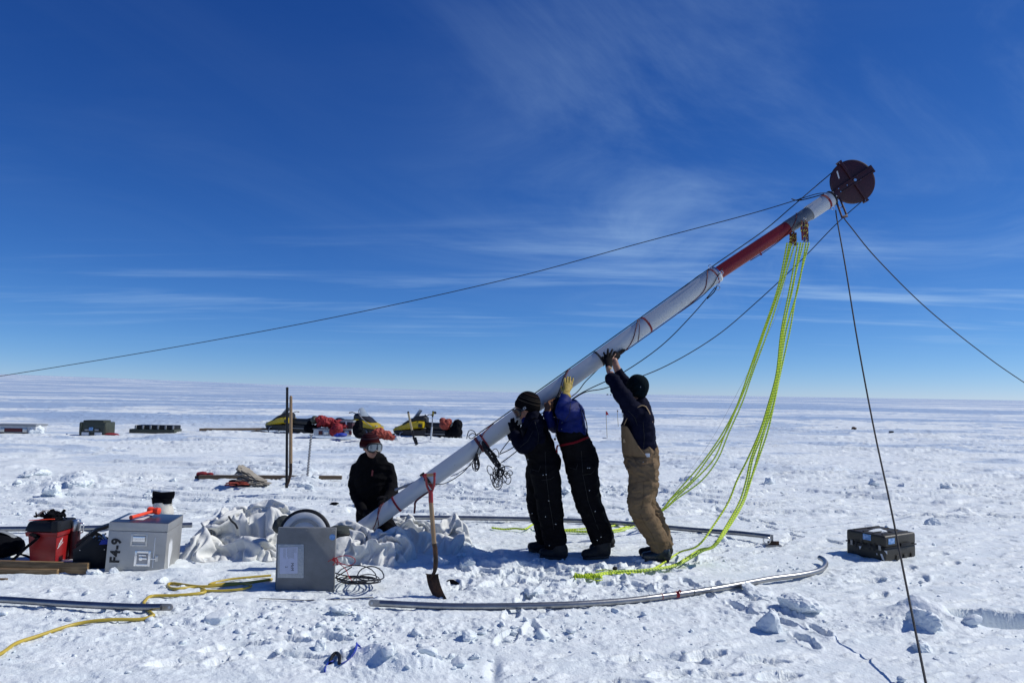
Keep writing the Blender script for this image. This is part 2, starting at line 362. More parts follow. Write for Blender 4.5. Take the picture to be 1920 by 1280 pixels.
def snow_mat():
    m = bpy.data.materials.new('snow'); m.use_nodes = True; t = m.node_tree; b = t.nodes['Principled BSDF']
    b.inputs['Roughness'].default_value = 0.55; b.inputs['Specular IOR Level'].default_value = 0.28
    ge = N(t, 'ShaderNodeNewGeometry')
    def noise(scale, sx, sy, det, rg, dist=0.0):
        mp = N(t, 'ShaderNodeMapping'); mp.inputs['Scale'].default_value = (sx, sy, 1); t.links.new(ge.outputs['Position'], mp.inputs[0])
        n = N(t, 'ShaderNodeTexNoise'); n.inputs['Scale'].default_value = scale; n.inputs['Detail'].default_value = det; n.inputs['Roughness'].default_value = rg; n.inputs['Distortion'].default_value = dist
        t.links.new(mp.outputs[0], n.inputs['Vector']); return n.outputs[0]
    def mr(x, a, b_, c=0, d=1):
        n = N(t, 'ShaderNodeMapRange', interpolation_type='SMOOTHSTEP'); n.inputs[1].default_value = a; n.inputs[2].default_value = b_; n.inputs[3].default_value = c; n.inputs[4].default_value = d
        t.links.new(x, n.inputs[0]); return n.outputs[0]
    ln = N(t, 'ShaderNodeVectorMath', operation='LENGTH'); t.links.new(ge.outputs['Position'], ln.inputs[0]); dist = ln.outputs['Value']
    # glazed bluish wind crust between drifts of fresh snow
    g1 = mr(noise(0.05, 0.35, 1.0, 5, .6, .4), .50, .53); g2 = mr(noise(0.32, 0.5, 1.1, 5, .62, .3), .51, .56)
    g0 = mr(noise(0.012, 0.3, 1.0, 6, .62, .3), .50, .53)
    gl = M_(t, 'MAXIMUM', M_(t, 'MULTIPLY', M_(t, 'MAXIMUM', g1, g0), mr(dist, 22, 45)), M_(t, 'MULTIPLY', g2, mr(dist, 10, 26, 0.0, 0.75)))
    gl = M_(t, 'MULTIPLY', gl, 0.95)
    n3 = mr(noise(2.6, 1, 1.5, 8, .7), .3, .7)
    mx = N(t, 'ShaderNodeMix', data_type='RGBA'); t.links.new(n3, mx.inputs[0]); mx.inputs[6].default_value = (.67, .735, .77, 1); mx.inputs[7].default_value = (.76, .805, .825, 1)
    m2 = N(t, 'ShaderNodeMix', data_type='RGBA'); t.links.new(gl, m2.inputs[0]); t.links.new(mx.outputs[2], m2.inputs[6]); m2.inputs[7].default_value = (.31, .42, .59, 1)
    t.links.new(m2.outputs[2], b.inputs['Base Color'])
    bp = N(t, 'ShaderNodeBump'); bp.inputs['Distance'].default_value = 0.02; bp.inputs['Strength'].default_value = 0.55
    hh = M_(t, 'ADD', M_(t, 'MULTIPLY', noise(38, 1, 1, 4, .7), 0.9), M_(t, 'MULTIPLY', noise(9, 1, 1.3, 5, .6), 0.9))
    t.links.new(hh, bp.inputs['Height'])
    b2 = N(t, 'ShaderNodeBump'); b2.inputs['Distance'].default_value = 0.35; t.links.new(mr(dist, 10, 30, 0.0, 0.35), b2.inputs['Strength'])
    t.links.new(M_(t, 'ADD', M_(t, 'MULTIPLY', noise(0.9, 0.35, 1.3, 6, .62), .7), M_(t, 'MULTIPLY', mr(noise(0.8, 0.3, 1.6, 6, .6, .3), .53, .56), .22)), b2.inputs['Height']); t.links.new(bp.outputs[0], b2.inputs['Normal'])
    t.links.new(b2.outputs[0], b.inputs['Normal'])
    return m
SNOW = snow_mat()
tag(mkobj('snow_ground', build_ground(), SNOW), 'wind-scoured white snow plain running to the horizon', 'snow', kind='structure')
# ---- broken snow chunks: cut-faced lumps
def ico(sub):
    import bmesh
    bm = bmesh.new(); bmesh.ops.create_icosphere(bm, subdivisions=sub, radius=1.0)
    v = np.array([x.co[:] for x in bm.verts]); f = np.array([[a.index for a in x.verts] for x in bm.faces]); bm.free(); return v, f
ICO = {s: ico(s) for s in (1, 2, 3, 4, 5)}
def chunk(size, seed, sub=2, flat=0.7, cuts=7, rough=0.12):
    rg = np.random.RandomState(seed); v, f = ICO[sub]; v = v.copy()
    for _ in range(cuts):
        n = rg.normal(size=3); n /= np.linalg.norm(n); d = rg.uniform(0.45, 0.85); s = v @ n
        v -= np.outer(np.clip(s - d, 0, None), n)
    if sub >= 2:
        k = 1.6; q = fbm3(v[:, 0] * k + seed * 3.1, v[:, 1] * k, v[:, 2] * k, 3, seed % 50); v *= (1 + rough * 2.6 * (q - .5))[:, None]
    if sub >= 3:
        q = vnoise3(v[:, 0] * 8 + seed, v[:, 1] * 8, v[:, 2] * 8, 3); v *= (1 + 0.07 * (q - .5))[:, None]
    v *= size * np.array([rg.uniform(.75, 1.25), rg.uniform(.7, 1.1), flat * rg.uniform(.7, 1.2)])
    a = rg.uniform(0, 6.28); c, s = math.cos(a), math.sin(a); t = rg.uniform(-.35, .35)
    v = v @ np.array([[1, 0, 0], [0, math.cos(t), -math.sin(t)], [0, math.sin(t), math.cos(t)]]).T
    return v @ np.array([[c, -s, 0], [s, c, 0], [0, 0, 1]]).T, f
def np_mesh(name, V_, Fc, smooth=True):
    me = bpy.data.meshes.new(name); me.vertices.add(len(V_)); me.vertices.foreach_set('co', V_.ravel())
    k = Fc.shape[1]; me.loops.add(Fc.size); me.loops.foreach_set('vertex_index', Fc.ravel().astype(np.int32)); me.polygons.add(len(Fc))
    me.polygons.foreach_set('loop_start', np.arange(len(Fc)) * k); me.update(); me.validate()
    if smooth: me.shade_smooth()
    return me
def smooth_angle(me, deg=38):
    try: me.set_sharp_from_angle(angle=R(deg))
    except Exception: pass
KEEP = []   # (x, y, r) places kept free of rubble
for px, py, r in ((250, 1050, .38), (570, 1075, .30), (1655, 1015, .42), (80, 1030, .6), (450, 1030, .45), (760, 1035, .6), (1030, 1030, .30), (1120, 1032, .28), (1235, 1035, .22), (650, 1080, .3), (1170, 1045, .35), (430, 1095, .35), (1100, 1086, .2)):
    g = G(px, py); KEEP.append((g.x, g.y, r))
def scatter():
    rg = np.random.RandomState(11); Vs = []; Fs = []; off = 0; n = 0
    X = []; 
    # candidates, density weighted by rubble mask
    for _ in range(40):
        r = rg.uniform(3.6 ** .9, 15.0 ** .9, 9000) ** (1 / .9); a = np.radians(rg.uniform(-40, 40, 9000)); x = r * np.sin(a); y = r * np.cos(a)
        m = rubble(x, y); cl = fbm2(x * 1.7, y * 2.1, 3, 77); keep = rg.uniform(size=9000) < (m ** 1.6) * sstep(.42, .66, cl) * 0.30 + 0.0012
        X.append(np.stack([x[keep], y[keep], m[keep]], 1))
    X = np.concatenate(X); Z = groundh(X[:, 0], X[:, 1])
    for i in range(len(X)):
        x, y, m = X[i]
        if any((x - a) ** 2 + (y - b) ** 2 < c * c for a, b, c in KEEP): continue
        u = rg.uniform(); size = min(0.0062 / (u ** 0.62 + 0.05), 0.070 if m > .3 else .028)
        if u > .75: size *= rg.uniform(.6, 1)
        sub = 1 if size < .014 else (2 if size < .045 else 3)
        v, f = chunk(size, int(rg.randint(1 << 20)), sub, 0.65, 6 if sub < 3 else 9)
        v = v + np.array([x, y, Z[i] + size * rg.uniform(.05, .3)])
        Vs.append(v); Fs.append(f + off); off += len(v); n += 1
    print('chunks', n, 'verts', off)
    me = np_mesh('snow_rubble', np.concatenate(Vs), np.concatenate(Fs)); smooth_angle(me, 45)
    return tag(mkobj('snow_rubble', me, SNOW), 'loose crumbs and lumps of broken snow strewn over the plain', 'snow rubble', kind='stuff')
scatter()
BLOCKS = [  # px, py(base), width px, height factor, label
    (1442, 1185, 46, 1.1, 'upright snow block with a pitted face standing alone before the bent pipe, right of centre'),
    (1500, 1140, 70, .6, 'large cracked snow lump behind the pitted upright snow block'),
    (1418, 1115, 60, .5, 'smooth low snow lump lying against the bend of the near pipe'),
    (1733, 1222, 46, .6, 'rounded snow lump by the black guy rope near the bottom right'),
    (1752, 983, 28, .6, 'small snow lump on smooth snow right of the olive case'),
    (1445, 908, 30, .7, 'pyramid-shaped snow lump far behind the green ropes'),
    (1640, 912, 20, .8, 'peaked snow lump on the distant drift edge left of the black guy rope'),
    (1690, 912, 20, .7, 'snow lump on the distant drift edge just right of the black guy rope'),
    (1775, 916, 24, .6, 'flat dark-sided snow lump on the drift edge farther right'),
    (1735, 1150, 76, .75, 'biggest heaped snow block beside the trench at the right'),
    (828, 1062, 38, .9, 'snow block leaning on the right end of the shaded tent cloth'),
    (878, 1060, 36, .8, 'rounded snow block right of the one leaning on the tent cloth'),
    (135, 905, 44, .8, 'tallest snow block in the rubble heap at far left'),
    (95, 930, 46, .7, 'snow block in front of the tallest one at far left'),
    (60, 895, 44, .5, 'slab of snow behind the rubble heap at far left'),
    (575, 905, 40, .6, 'snow lump under the upright auger'),
    (820, 1112, 14, 1.3, 'small pointed snow cone left of the shovel blade'),
    (640, 1150, 50, .45, 'dark-sided snow mound left of the near pipe end'),
    (600, 1215, 26, .8, 'snow lump above the blue strap'),
    (880, 1195, 40, .7, 'lumpy snow clod in front of the near pipe, below the shovel'),
    (1000, 1120, 44, .6, 'snow lump midway between the shovel and the knotted green rope end'),
    (1048, 1108, 50, .7, 'snow lump just left of the knotted green rope end'),
    (1130, 1062, 40, .6, 'snow lump in the shadow in front of the middle worker'),
    (1195, 1052, 34, .6, 'snow lump at the toe of the tan-trousered worker'),
    (1060, 915, 60, .5, 'wide snow lump behind the legs of the middle worker'),
    (175, 1078, 34, .5, 'flat snow slab against the foot of the black case'),
    (212, 1076, 20, .8, 'squared snow chunk at the corner of the metal crate'),
    (305, 1080, 24, .7, 'snow chunk at the front right corner of the metal crate'),
    (1290, 908, 50, .45, 'low snow mound behind the left green rope bundle'),
    (890, 1235, 24, .7, 'lone snow lump near the bottom edge of the view'),
]
for i, (px, py, wpx, hf, lab) in enumerate(BLOCKS):
    p = GG(px, py); d = (p - Vector(C_)).length; s = wpx * d / FPX / 2.1
    v, f = chunk(s, 900 + i * 7, 5, hf * 1.0, 9, .22)
    q = fbm3(v[:, 0] * 22 + i, v[:, 1] * 22, v[:, 2] * 26, 4, 31, .62) - .5; v = v + v / (np.linalg.norm(v, axis=1)[:, None] + 1e-6) * (q * s * .38)[:, None]
    v = v + np.array([p.x, p.y + s * .3, p.z + s * hf * .22])
    me = np_mesh('snow_block', v, f); smooth_angle(me, 55)
    tag(mkobj('snow_block', me, SNOW), lab, 'snow block', 'big blocks of broken snow')
# ---------------------------------------------------------------- materials for things
mat('white_paint', (.50, .525, .545), .42, 0, .02, 6, .03, 2.5, spec=.45, c2=(.42, .44, .455), lo=.55, hi=.75)
mat('grey_tube', (.15, .165, .18), .42, .3, .03, 12, .15)
mat('red_tube', (.20, .008, .012), .42, 0, .03, 12, .15)
mat('maroon', (.036, .005, .010), .5, 0, .1, 40, .25)
mat('red_strap', (.22, .008, .014), .7, 0, .5, 300, .2, 20)
mat('black_strap', (.012, .012, .016), .7, 0, .4, 300, .2)
mat('black_plastic', (.009, .010, .013), .5, 0, .15, 90, .2, spec=.25)
mat('dark_blue', (.008, .025, .09), .7)
mat('dark_fabric', (.005, .0055, .008), .9, 0, .5, 160, .3, 14, spec=.06)
mat('steel', (.50, .50, .50), .32, 1.0, .1, 60, .15, 9)
mat('bright_steel', (.75, .75, .76), .2, 1.0, 0, 10, .08)
mat('dull_steel', (.30, .30, .31), .45, .9, .3, 40, .3, 12)
mat('tube_steel', (.30, .305, .315), .38, 1.0, .12, 25, .22, 7)
mat('rust_steel', (.045, .030, .024), .6, .5, .5, 50, .4, 10, c2=(.10, .045, .022))
mat('alu_sheet', (.46, .465, .46), .50, .55, .35, 420, .10, 5, c2=(.34, .34, .33), lo=.35, hi=.8)
mat('dark_alu', (.27, .285, .295), .60, .25, .9, 330, .10, 6, c2=(.16, .165, .17), lo=.3, hi=.8)
mat('sky_dark_alu', (.16, .17, .19), .30, .9, .2, 200, .15)  # alu sheet darkened by the sky reflection put into its colour
mat('wood', (.20, .125, .055), .65, 0, .4, 12, .25, 4, stretch=(1, 14, 14), c2=(.30, .20, .10))
mat('wood_handle', (.33, .22, .12), .55, 0, .2, 20, .2, 6, stretch=(12, 12, 1.5), c2=(.24, .15, .08))
mat('wood_dark', (.11, .075, .045), .75, 0, .4, 20, .3, 4, stretch=(1, 10, 10))
mat('olive', (.026, .022, .015), .5, 0, .25, 60, .25, 9)
mat('olive_green', (.040, .048, .034), .55, 0, .25, 60, .25, 9)
mat('shovel_red', (.24, .008, .014), .4, 0, .1, 30, .15)
mat('box_red', (.30, .010, .012), .4, 0, .1, 60, .12)
mat('orange_red', (.80, .065, .02), .5, 0, .15, 60, .12)
mat('lettering', (.006, .006, .007), .6)
mat('blue_sticker', (.10, .26, .55), .5, c2=(.30, .45, .70), vscale=40)
mat('paper', (.44, .47, .60), .55, 0, .1, 30, .06, 20)
mat('plastic_sleeve', (.30, .33, .36), .18, 0, .6, 60, .1, 30, spec=.7)
mat('white_tape', (.62, .64, .66), .5)
mat('white_bag', (.52, .50, .45), .8, 0, .5, 50, .12)
mat('canvas_sack', (.27, .245, .205), .85, 0, .6, 90, .18)
mat('tent_cloth', (.76, .775, .765), .70, 0, .6, 26, .06, 4, spec=.2, bdist=.012)
mat('tent_shaded', (.42, .45, .49), .62, 0, .6, 26, .08, 4, spec=.2, bdist=.012)  # grey is the shade of the pale cloth put into its colour; unused
mat('green_cloth', (.030, .038, .036), .75, 0, .3, 60, .15)
mat('black_rope', (.010, .010, .014), .75, 0, .6, 260, .2)
mat('maroon_rope', (.10, .012, .020), .75, 0, .6, 260, .25)
mat('grey_line', (.30, .31, .33), .6)
mat('yellow_hose', (.46, .34, .045), .4, 0, .1, 60, .12)
mat('black_cable', (.008, .008, .010), .35)
mat('red_wire', (.42, .012, .015), .4)
mat('machine_yellow', (.42, .31, .012), .35, 0, .05, 30, .1, 5)
mat('machine_black', (.008, .008, .010), .5, 0, .2, 60, .3)
mat('windscreen', (.28, .33, .38), .10, 0, spec=.8)
mat('duffel_red', (.25, .006, .012), .7, 0, .8, 22, .25, 9, bdist=.03)
mat('duffel_orange', (.25, .033, .018), .7, 0, .8, 22, .3, 9, bdist=.03)
mat('sled_white', (.50, .52, .54), .5, 0, .2, 30, .1)
mat('sled_dark_red', (.10, .012, .014), .6)
mat('blue_webbing', (.008, .035, .34), .6, 0, .5, 200, .15)
mat('lime_cloth', (.30, .38, .03), .6)
mat('flag_red', (.42, .014, .02), .7)
mat('flag_dark', (.06, .02, .03), .7)
mat('bamboo', (.34, .28, .17), .6)
mat('cover_grey', (.22, .24, .26), .5, 0, .3, 40, .1)
def braid_mat(name, c1, c2, per=0.05, duty=.62, twist=2.0):
    m = bpy.data.materials.new(name); m.use_nodes = True; t = m.node_tree; b = t.nodes['Principled BSDF']; b.inputs['Roughness'].default_value = .65
    uv = N(t, 'ShaderNodeUVMap'); sp = N(t, 'ShaderNodeSeparateXYZ'); t.links.new(uv.outputs[0], sp.inputs[0])
    a = M_(t, 'FRACT', M_(t, 'ADD', M_(t, 'MULTIPLY', sp.outputs[0], 1 / per), M_(t, 'MULTIPLY', sp.outputs[1], twist)))
    k = M_(t, 'GREATER_THAN', a, duty)
    mx = N(t, 'ShaderNodeMix', data_type='RGBA'); t.links.new(k, mx.inputs[0]); mx.inputs[6].default_value = (*c1, 1); mx.inputs[7].default_value = (*c2, 1)
    t.links.new(mx.outputs[2], b.inputs['Base Color'])
    MATS[name] = m
braid_mat('green_rope', (.66, .80, .03), (.14, .28, .03), .030, .70, 1.0)
braid_mat('green_rope_pale', (.66, .80, .12), (.14, .28, .08), .030, .68, 1.0)
braid_mat('block_cord', (.13, .012, .014), (.62, .60, .10), .050, .78, 1.0)
mm = MATS
for m_ in MATS.values(): m_.use_fake_user = False
# sun glows faintly through thin tent cloth
for nm in ('tent_cloth', 'tent_shaded'):
    t = MATS[nm].node_tree; b = t.nodes['Principled BSDF']; o = [n for n in t.nodes if n.type == 'OUTPUT_MATERIAL'][0]
    tr = N(t, 'ShaderNodeBsdfTranslucent'); ms = N(t, 'ShaderNodeMixShader'); ms.inputs[0].default_value = .16 if nm == 'tent_cloth' else .08
    tr.inputs[0].default_value = (.78, .78, .68, 1); t.links.new(b.outputs[0], ms.inputs[1]); t.links.new(tr.outputs[0], ms.inputs[2]); t.links.new(ms.outputs[0], o.inputs[0])
# perforated-looking tread on the dark box: fine dots
t = MATS['dark_alu'].node_tree; b = t.nodes['Principled BSDF']
def text_mesh(name, txt, size, o, ex, ey, m, parent, thick=0.0015, shear=0.0, spacing=1.0, bold=0.0):
    cu = bpy.data.curves.new('txt', 'FONT'); cu.body = txt; cu.size = size; cu.align_x = 'CENTER'; cu.align_y = 'CENTER'; cu.extrude = thick; cu.shear = shear; cu.space_character = spacing; cu.resolution_u = 3; cu.offset = bold
    ob = bpy.data.objects.new('txt', cu); col.objects.link(ob); dg = bpy.context.evaluated_depsgraph_get(); dg.update()
    me = bpy.data.meshes.new_from_object(ob.evaluated_get(dg)); bpy.data.objects.remove(ob); bpy.data.curves.remove(cu)
    ex = Vector(ex).normalized(); ey = Vector(ey).normalized(); ez = ex.cross(ey)
    me.transform(Matrix(((ex.x, ey.x, ez.x, o[0]), (ex.y, ey.y, ez.y, o[1]), (ex.z, ey.z, ez.z, o[2]), (0, 0, 0, 1)))); me.name = name
    me.materials.clear()
    return mkobj(name, me, m, parent)
def gbox(blpx, brpx, depth, height, lift=0.0):
    """box frame standing on the snow: front bottom corners from the photo"""
    a = GG(*blpx); b = GG(*brpx); z = min(a.z, b.z) - 0.01 + lift; a.z = b.z = z
    ex = (b - a); wd = ex.length; ex.normalize(); ey = Vector((-ex.y, ex.x, 0)); return a, ex, ey, V(0, 0, 1), wd
# ---------------------------------------------------------------- the mast
MB0 = D(668, 999, 7.20); MJ = D(1344, 514, 7.86); MT = D(1556, 374, 8.06)
ax1 = (MJ - MB0).normalized(); ax2 = (MT - MJ).normalized(); L1 = (MJ - MB0).length; L2 = (MT - MJ).length
def mp(px):                      # point of the mast axis at photo column px
    A, B, a = (MB0, MJ, ax1) if px <= 1344 else (MJ, MT, ax2)
    n = Vector(R_) - Vector(F_) * ((px - W0 / 2) / FPX)          # plane through the eye and that column
    t = (Vector(C_) - A).dot(n) / (B - A).dot(n)
    return A + (B - A) * t, a
mast = thing('mast', 'long white pipe mast with red upper section and round sheave, pushed up by the crew', 'mast', MB0)
RAD = .0815
def rad_at(px): return (.079 + .008 * (px - 668) / 676) if px < 1344 else (.0705 if px < 1476 else (.074 if px < 1516 else .083))
MB().tube([MB0, MB0 + ax1 * (L1 * .5), MJ], [.079, .083, .087], 40).build('lower_tube', mm['white_paint'], mast)
MB().tube([MB0 - ax1 * .045, MB0 + ax1 * .012], [.0815, .0815], 40).build('foot_collar', mm['black_plastic'], mast)
pr, _ = mp(1476); pg, _ = mp(1517); pw, _ = mp(1557)
MB().tube([MJ - ax2 * .02, pr], .0705, 40).build('red_tube', mm['red_tube'], mast)
MB().tube([pr - ax2 * .002, pg], .0745, 40).build('grey_tube', mm['grey_tube'], mast)
MB().tube([pg - ax2 * .002, pw], .083, 40).build('head_tube', mm['white_paint'], mast)
MB().tube([MJ - ax1 * .012, MJ + ax1 * .006], .0895, 40).build('joint_collar', mm['bright_steel'], mast)
vdir = (MT - Vector(C_)).normalized()
down = (V(0, 0, -1) - ax2 * V(0, 0, -1).dot(ax2)).normalized(); side = ax2.cross(down).normalized()
if side.y > 0: side = -side       # towards the camera
# small stud under the red tube, head bolts
c, _ = mp(1419); MB().cyl(c + down * .065, c + down * .095, .010, .010, 8).build('stud', mm['red_tube'], mast)
# straps: ring bands round the tube
def band(px, w, m, name='strap', r=None, tilt=0.0, label=None, t=.004):
    c, a = mp(px); r = (r or rad_at(px)) + t; a2 = (a + side * tilt).normalized(); b = MB(); b.tube([c - a2 * (w / 2), c + a2 * (w / 2)], r, 36)
    return b.build(name, m, mast, label=label)
band(744, .020, mm['red_strap'], tilt=.05, label='thin red strap near the foot'); band(803, .034, mm['red_strap'], tilt=-.05, label='red strap with black buckle')
band(1212, .020, mm['red_strap'], tilt=.0); band(1123, .020, mm['black_strap']); band(1548, .022, mm['red_strap'], label='red strap round the head')
band(1338, .014, mm['red_strap'])
c, a = mp(803); toc = (Vector(C_) - c).normalized(); toc = (toc - a * toc.dot(a)).normalized(); upv = a.cross(toc).normalized(); upv = upv if upv.z > 0 else -upv
MB().box(c + toc * .086 + upv * .012, (.045, .018, .060), (a, toc, upv)).build('buckle', mm['black_plastic'], mast, .004)
MB().box(c + upv * .092 - a * .01, (.05, .03, .022), (a, toc, upv)).build('ratchet', mm['black_plastic'], mast, .004)
tl = D(780, 938, 7.2); b = MB(); P = spline([c - upv * .085 + a * -.02, D(781, 938, 7.22), D(778, 950, 7.22), D(777, 962, 7.22)], 5); b.tube(P, .0025, 6, ry=.011, up=(1, 0, 0)); b.build('strap_tail', mm['maroon_rope'], mast)
# short grey handle bar behind the mast foot
MB().cyl(D(741, 918, 7.45), D(795, 898, 7.35), .014, .014, 12).build('side_bar', mm['dull_steel'], mast)
# shackles and snap hooks at the joint
def ring(name, c, n, r, t, m, par, k=14, lab=None, sq=1.0):
    s1, n1 = frame(Vector(n)); pts = [Vector(c) + s1 * (math.cos(2 * math.pi * i / k) * r * sq) + n1 * (math.sin(2 * math.pi * i / k) * r) for i in range(k + 1)]
    return MB().tube(pts, t, 7, caps=False).build(name, m, par, label=lab)
vn = V(0.1, 1, 0)
for px, py, d in ((1331, 500, 7.80), (1353, 511, 7.74), (1347, 523, 7.74), (1347, 532, 7.80)):
    ring('shackle', D(px, py, d), vn, .019, .004, mm['bright_steel'], mast, sq=.8)
# sheave head
hub = D(1598, 341, 8.16); sx = (ax2 * 1.0 + V(0, .0, 0)).normalized(); sn = sx.cross(V(0, 0, 1)).normalized(); sn = -sn if sn.y > 0 else sn
# turn the disc a little so that it shows slightly narrow
q = Matrix.Rotation(R(-7), 3, V(0, 0, 1)); sxr = (q @ sx).normalized(); snr = (q @ sn); snr = (snr - sxr * snr.dot(sxr)).normalized(); syr = snr.cross(sxr).normalized(); syr = syr if syr.z > 0 else -syr
b = MB(); b.lathe(hub - snr * .022, [(.05, -.002), (.232, 0), (.243, .004), (.243, .010), (.228, .018), (.221, .022), (.228, .026), (.243, .034), (.243, .040), (.232, .044), (.05, .046)], snr, 64)
b.build('sheave', mm['maroon'], mast)
def rad_bar(d, l0, l1, w, t, off): return (hub + d * ((l0 + l1) / 2) + snr * off, (l1 - l0, w, t), (d, snr.cross(d).normalized(), snr))
for sgn in (1, -1):
    cc, sz, axs = rad_bar(sxr, -.27, .245, .075, .010, sgn * .050); MB().box(cc, sz, axs).build('cheek_plate', mm['maroon'], mast, .003)
    for w_ in (-.030, .030):
        MB().box(cc + axs[1] * w_ + snr * (sgn * .012), (.50, .008, .022), axs).build('plate_flange', mm['maroon'], mast, .001)
    cc, sz, axs = rad_bar(syr, -.262, .262, .030, .012, sgn * .036); MB().box(cc, sz, axs).build('cross_bar', mm['maroon'], mast, .002)
    MB().box(hub - sxr * .10 + syr * .15 + snr * (sgn * .027), (.014, .085, .003), ((sxr + syr * -.35).normalized(), (syr + sxr * .35).normalized(), snr)).build('sticker', mm['white_tape'], mast)
    MB().cyl(hub + snr * (sgn * .05), hub + snr * (sgn * .075), .017, .017, 6).build('axle_bolt', mm['bright_steel'], mast)
for s1_, s2_ in ((.055, .03), (.055, -.03), (-.1, .0), (-.2, .02), (-.2, -.02)):
    MB().cyl(hub + sxr * s1_ + syr * s2_ + snr * .05, hub + sxr * s1_ + syr * s2_ + snr * .062, .006, .006, 6).build('bolt', mm['bright_steel'], mast)
MB().box(hub + sxr * .245, (.012, .09, .11), (sxr, syr, snr)).build('end_plate', mm['maroon'], mast, .002)
for s in (1, -1): MB().box(hub + syr * .262 * s, (.035, .014, .085), (sxr, syr, snr)).build('end_cap', mm['maroon'], mast, .002)
MB().tube([pw - ax2 * .001, pw + ax2 * .022], .087, 32).build('head_flange', mm['black_plastic'], mast)
MB().box((pw + hub - sxr * .25) / 2, (.16, .07, .09), (sxr, syr, snr)).build('neck_bracket', mm['maroon'], mast, .004)
for i in range(8):
    a = i * math.pi / 4; s1, n1 = frame(ax2); p = pw + s1 * (math.cos(a) * .074) + n1 * (math.sin(a) * .074)
    MB().cyl(p + ax2 * .02, p + ax2 * .034, .008, .008, 6).build('flange_bolt', mm['bright_steel'], mast)
# twin-bar hanging bracket
A1, A2 = D(1566, 372, 8.04), D(1579, 408, 8.0); B1, B2 = D(1574, 370, 8.06), D(1588, 405, 8.02)
b = MB(); b.tube([A1, A2], .011, 8); b.tube([B1, B2], .011, 8); b.tube([(A1 * .5 + A2 * .5), (B1 * .5 + B2 * .5)], .006, 6); b.build('hanger', mm['maroon'], mast)
b = MB(); b.box((A2 + B2) / 2, (.075, .03, .028), ((B2 - A2).normalized(), V(0, 1, 0), (A2 - A1).normalized())); b.build('hanger_foot', mm['maroon'], mast, .003)
ring('shackle', D(1562, 390, 7.98), vn, .018, .0035, mm['bright_steel'], mast)
# dents and scuff marks sit in the paint; small screws along the tube
for px in (850, 931, 1160, 1271):
    c, a = mp(px); toc = (Vector(C_) - c).normalized(); toc = (toc - a * toc.dot(a)).normalized(); upv = a.cross(toc).normalized()
    MB().ball(c + (toc * math.cos(.3) + upv * math.sin(.3)) * (rad_at(px) + .0), .004, 8).build('screw', mm['dull_steel'], mast)
# ---------------------------------------------------------------- ropes
def rope(name, pts, r, m, label, cat='rope', n=8, seg=8, group=None, uv=False, par=None):
    P = spline(pts, seg); me = MB().tube(P, r, n, uv=uv)
    o = me.build(name, m, par); 
    if par is None: tag(o, label, cat, group)
    return o
br = mm['black_rope']
grp = 'black guy lines of the mast'
rope('guy_rope', [D(1547, 362, 8.0), D(1530, 364, 8.02), D(1497, 374, 8.1), D(1400, 403, 8.3), D(1200, 456, 8.6), D(960, 521, 9.0), D(640, 592, 9.6), D(320, 652, 10.2), D(0, 705, 10.8), D(-160, 728, 11.2)], .0048, br, 'long black guy rope from the mast head across the sky to the left edge', 'rope', group=grp)
rope('rope_splice', [D(1545, 364, 7.98), D(1520, 371, 8.03), D(1497, 376, 8.08), D(1484, 373, 8.1)], .006, br, 'short doubled rope end knotted under the mast head beside the long left guy', 'rope')
MB_ = MB(); MB_.ball(D(1500, 374, 8.08), (.03, .015, .012), 8, (ax2, snr, syr)); tag(MB_.build('rope_knot', br), 'black knot where the long left guy crosses the halyard', 'knot')
rope('guy_rope', [D(1567, 394, 7.98), D(1570, 415, 7.95), D(1586, 505, 7.5), D(1608, 640, 6.9), D(1638, 800, 6.2), D(1668, 940, 5.5), D(1702, 1110, 4.75), D(1738, 1290, 3.85), D(1765, 1420, 3.2)], .0070, br, 'thick black guy rope coming down in front of the olive case to the bottom edge', 'rope', group=grp)
rope('guy_rope', [D(1583, 410, 8.0), D(1594, 424, 8.05), D(1645, 486, 8.4), D(1740, 580, 9.0), D(1850, 668, 9.7), D(1925, 720, 10.2), D(2010, 775, 11.0)], .0062, br, 'black guy rope sloping from the mast head through the sky to the right edge', 'rope', group=grp)
rope('halyard', [D(1618, 376, 8.16), D(1590, 400, 8.12), D(1560, 428, 8.1), D(1500, 490, 8.1), D(1420, 565, 8.05), D(1340, 632, 7.95), D(1240, 690, 7.8), D(1140, 726, 7.65), D(1085, 741, 7.6), D(1010, 806, 7.5), D(969, 845, 7.42), D(940, 867, 7.3)], .0050, br, 'black halyard curving from the right side of the sheave to the middle worker', 'rope')
rope('halyard', [D(1562, 322, 8.16), D(1530, 349, 8.1), D(1480, 392, 8.02), D(1430, 434, 7.96), D(1345, 493, 7.84)] + [mp(x)[0] + V(-.55, 0, .80) * .098 for x in (1300, 1200, 1121, 1020, 960, 901)], .0055, br, 'black halyard from the left side of the sheave along the upper mast edge', 'rope')
rope('guy_rope', [D(1341, 539, 7.82), D(1300, 588, 7.8), D(1240, 648, 7.75), D(1165, 700, 7.68), D(1083, 741, 7.6), D(1010, 800, 7.5), D(964, 837, 7.42), D(937, 851, 7.3)], .0050, br, 'thin black line from the shackle at the mast joint down past the raised hands', 'rope', group=grp)
rope('guy_rope', [D(1123, 690, 7.62), D(1098, 715, 7.6), D(1072, 743, 7.58), D(990, 790, 7.45), D(956, 824, 7.40), D(937, 849, 7.3)], .0048, br, 'short black line under the mast between the yellow glove and the raised hands', 'rope', group=grp)
rope('hanging_line', [D(1344, 536, 7.8), D(1339, 547, 7.8), D(1326, 560, 7.8)], .006, br, 'knotted black tail hanging from the shackle ring at the mast joint', 'rope')
ring('snap_hook', D(1346, 540, 7.8), vn, .022, .004, mm['steel'], None); tag(bpy.data.objects['snap_hook'], 'steel ring hanging below the mast joint', 'ring')
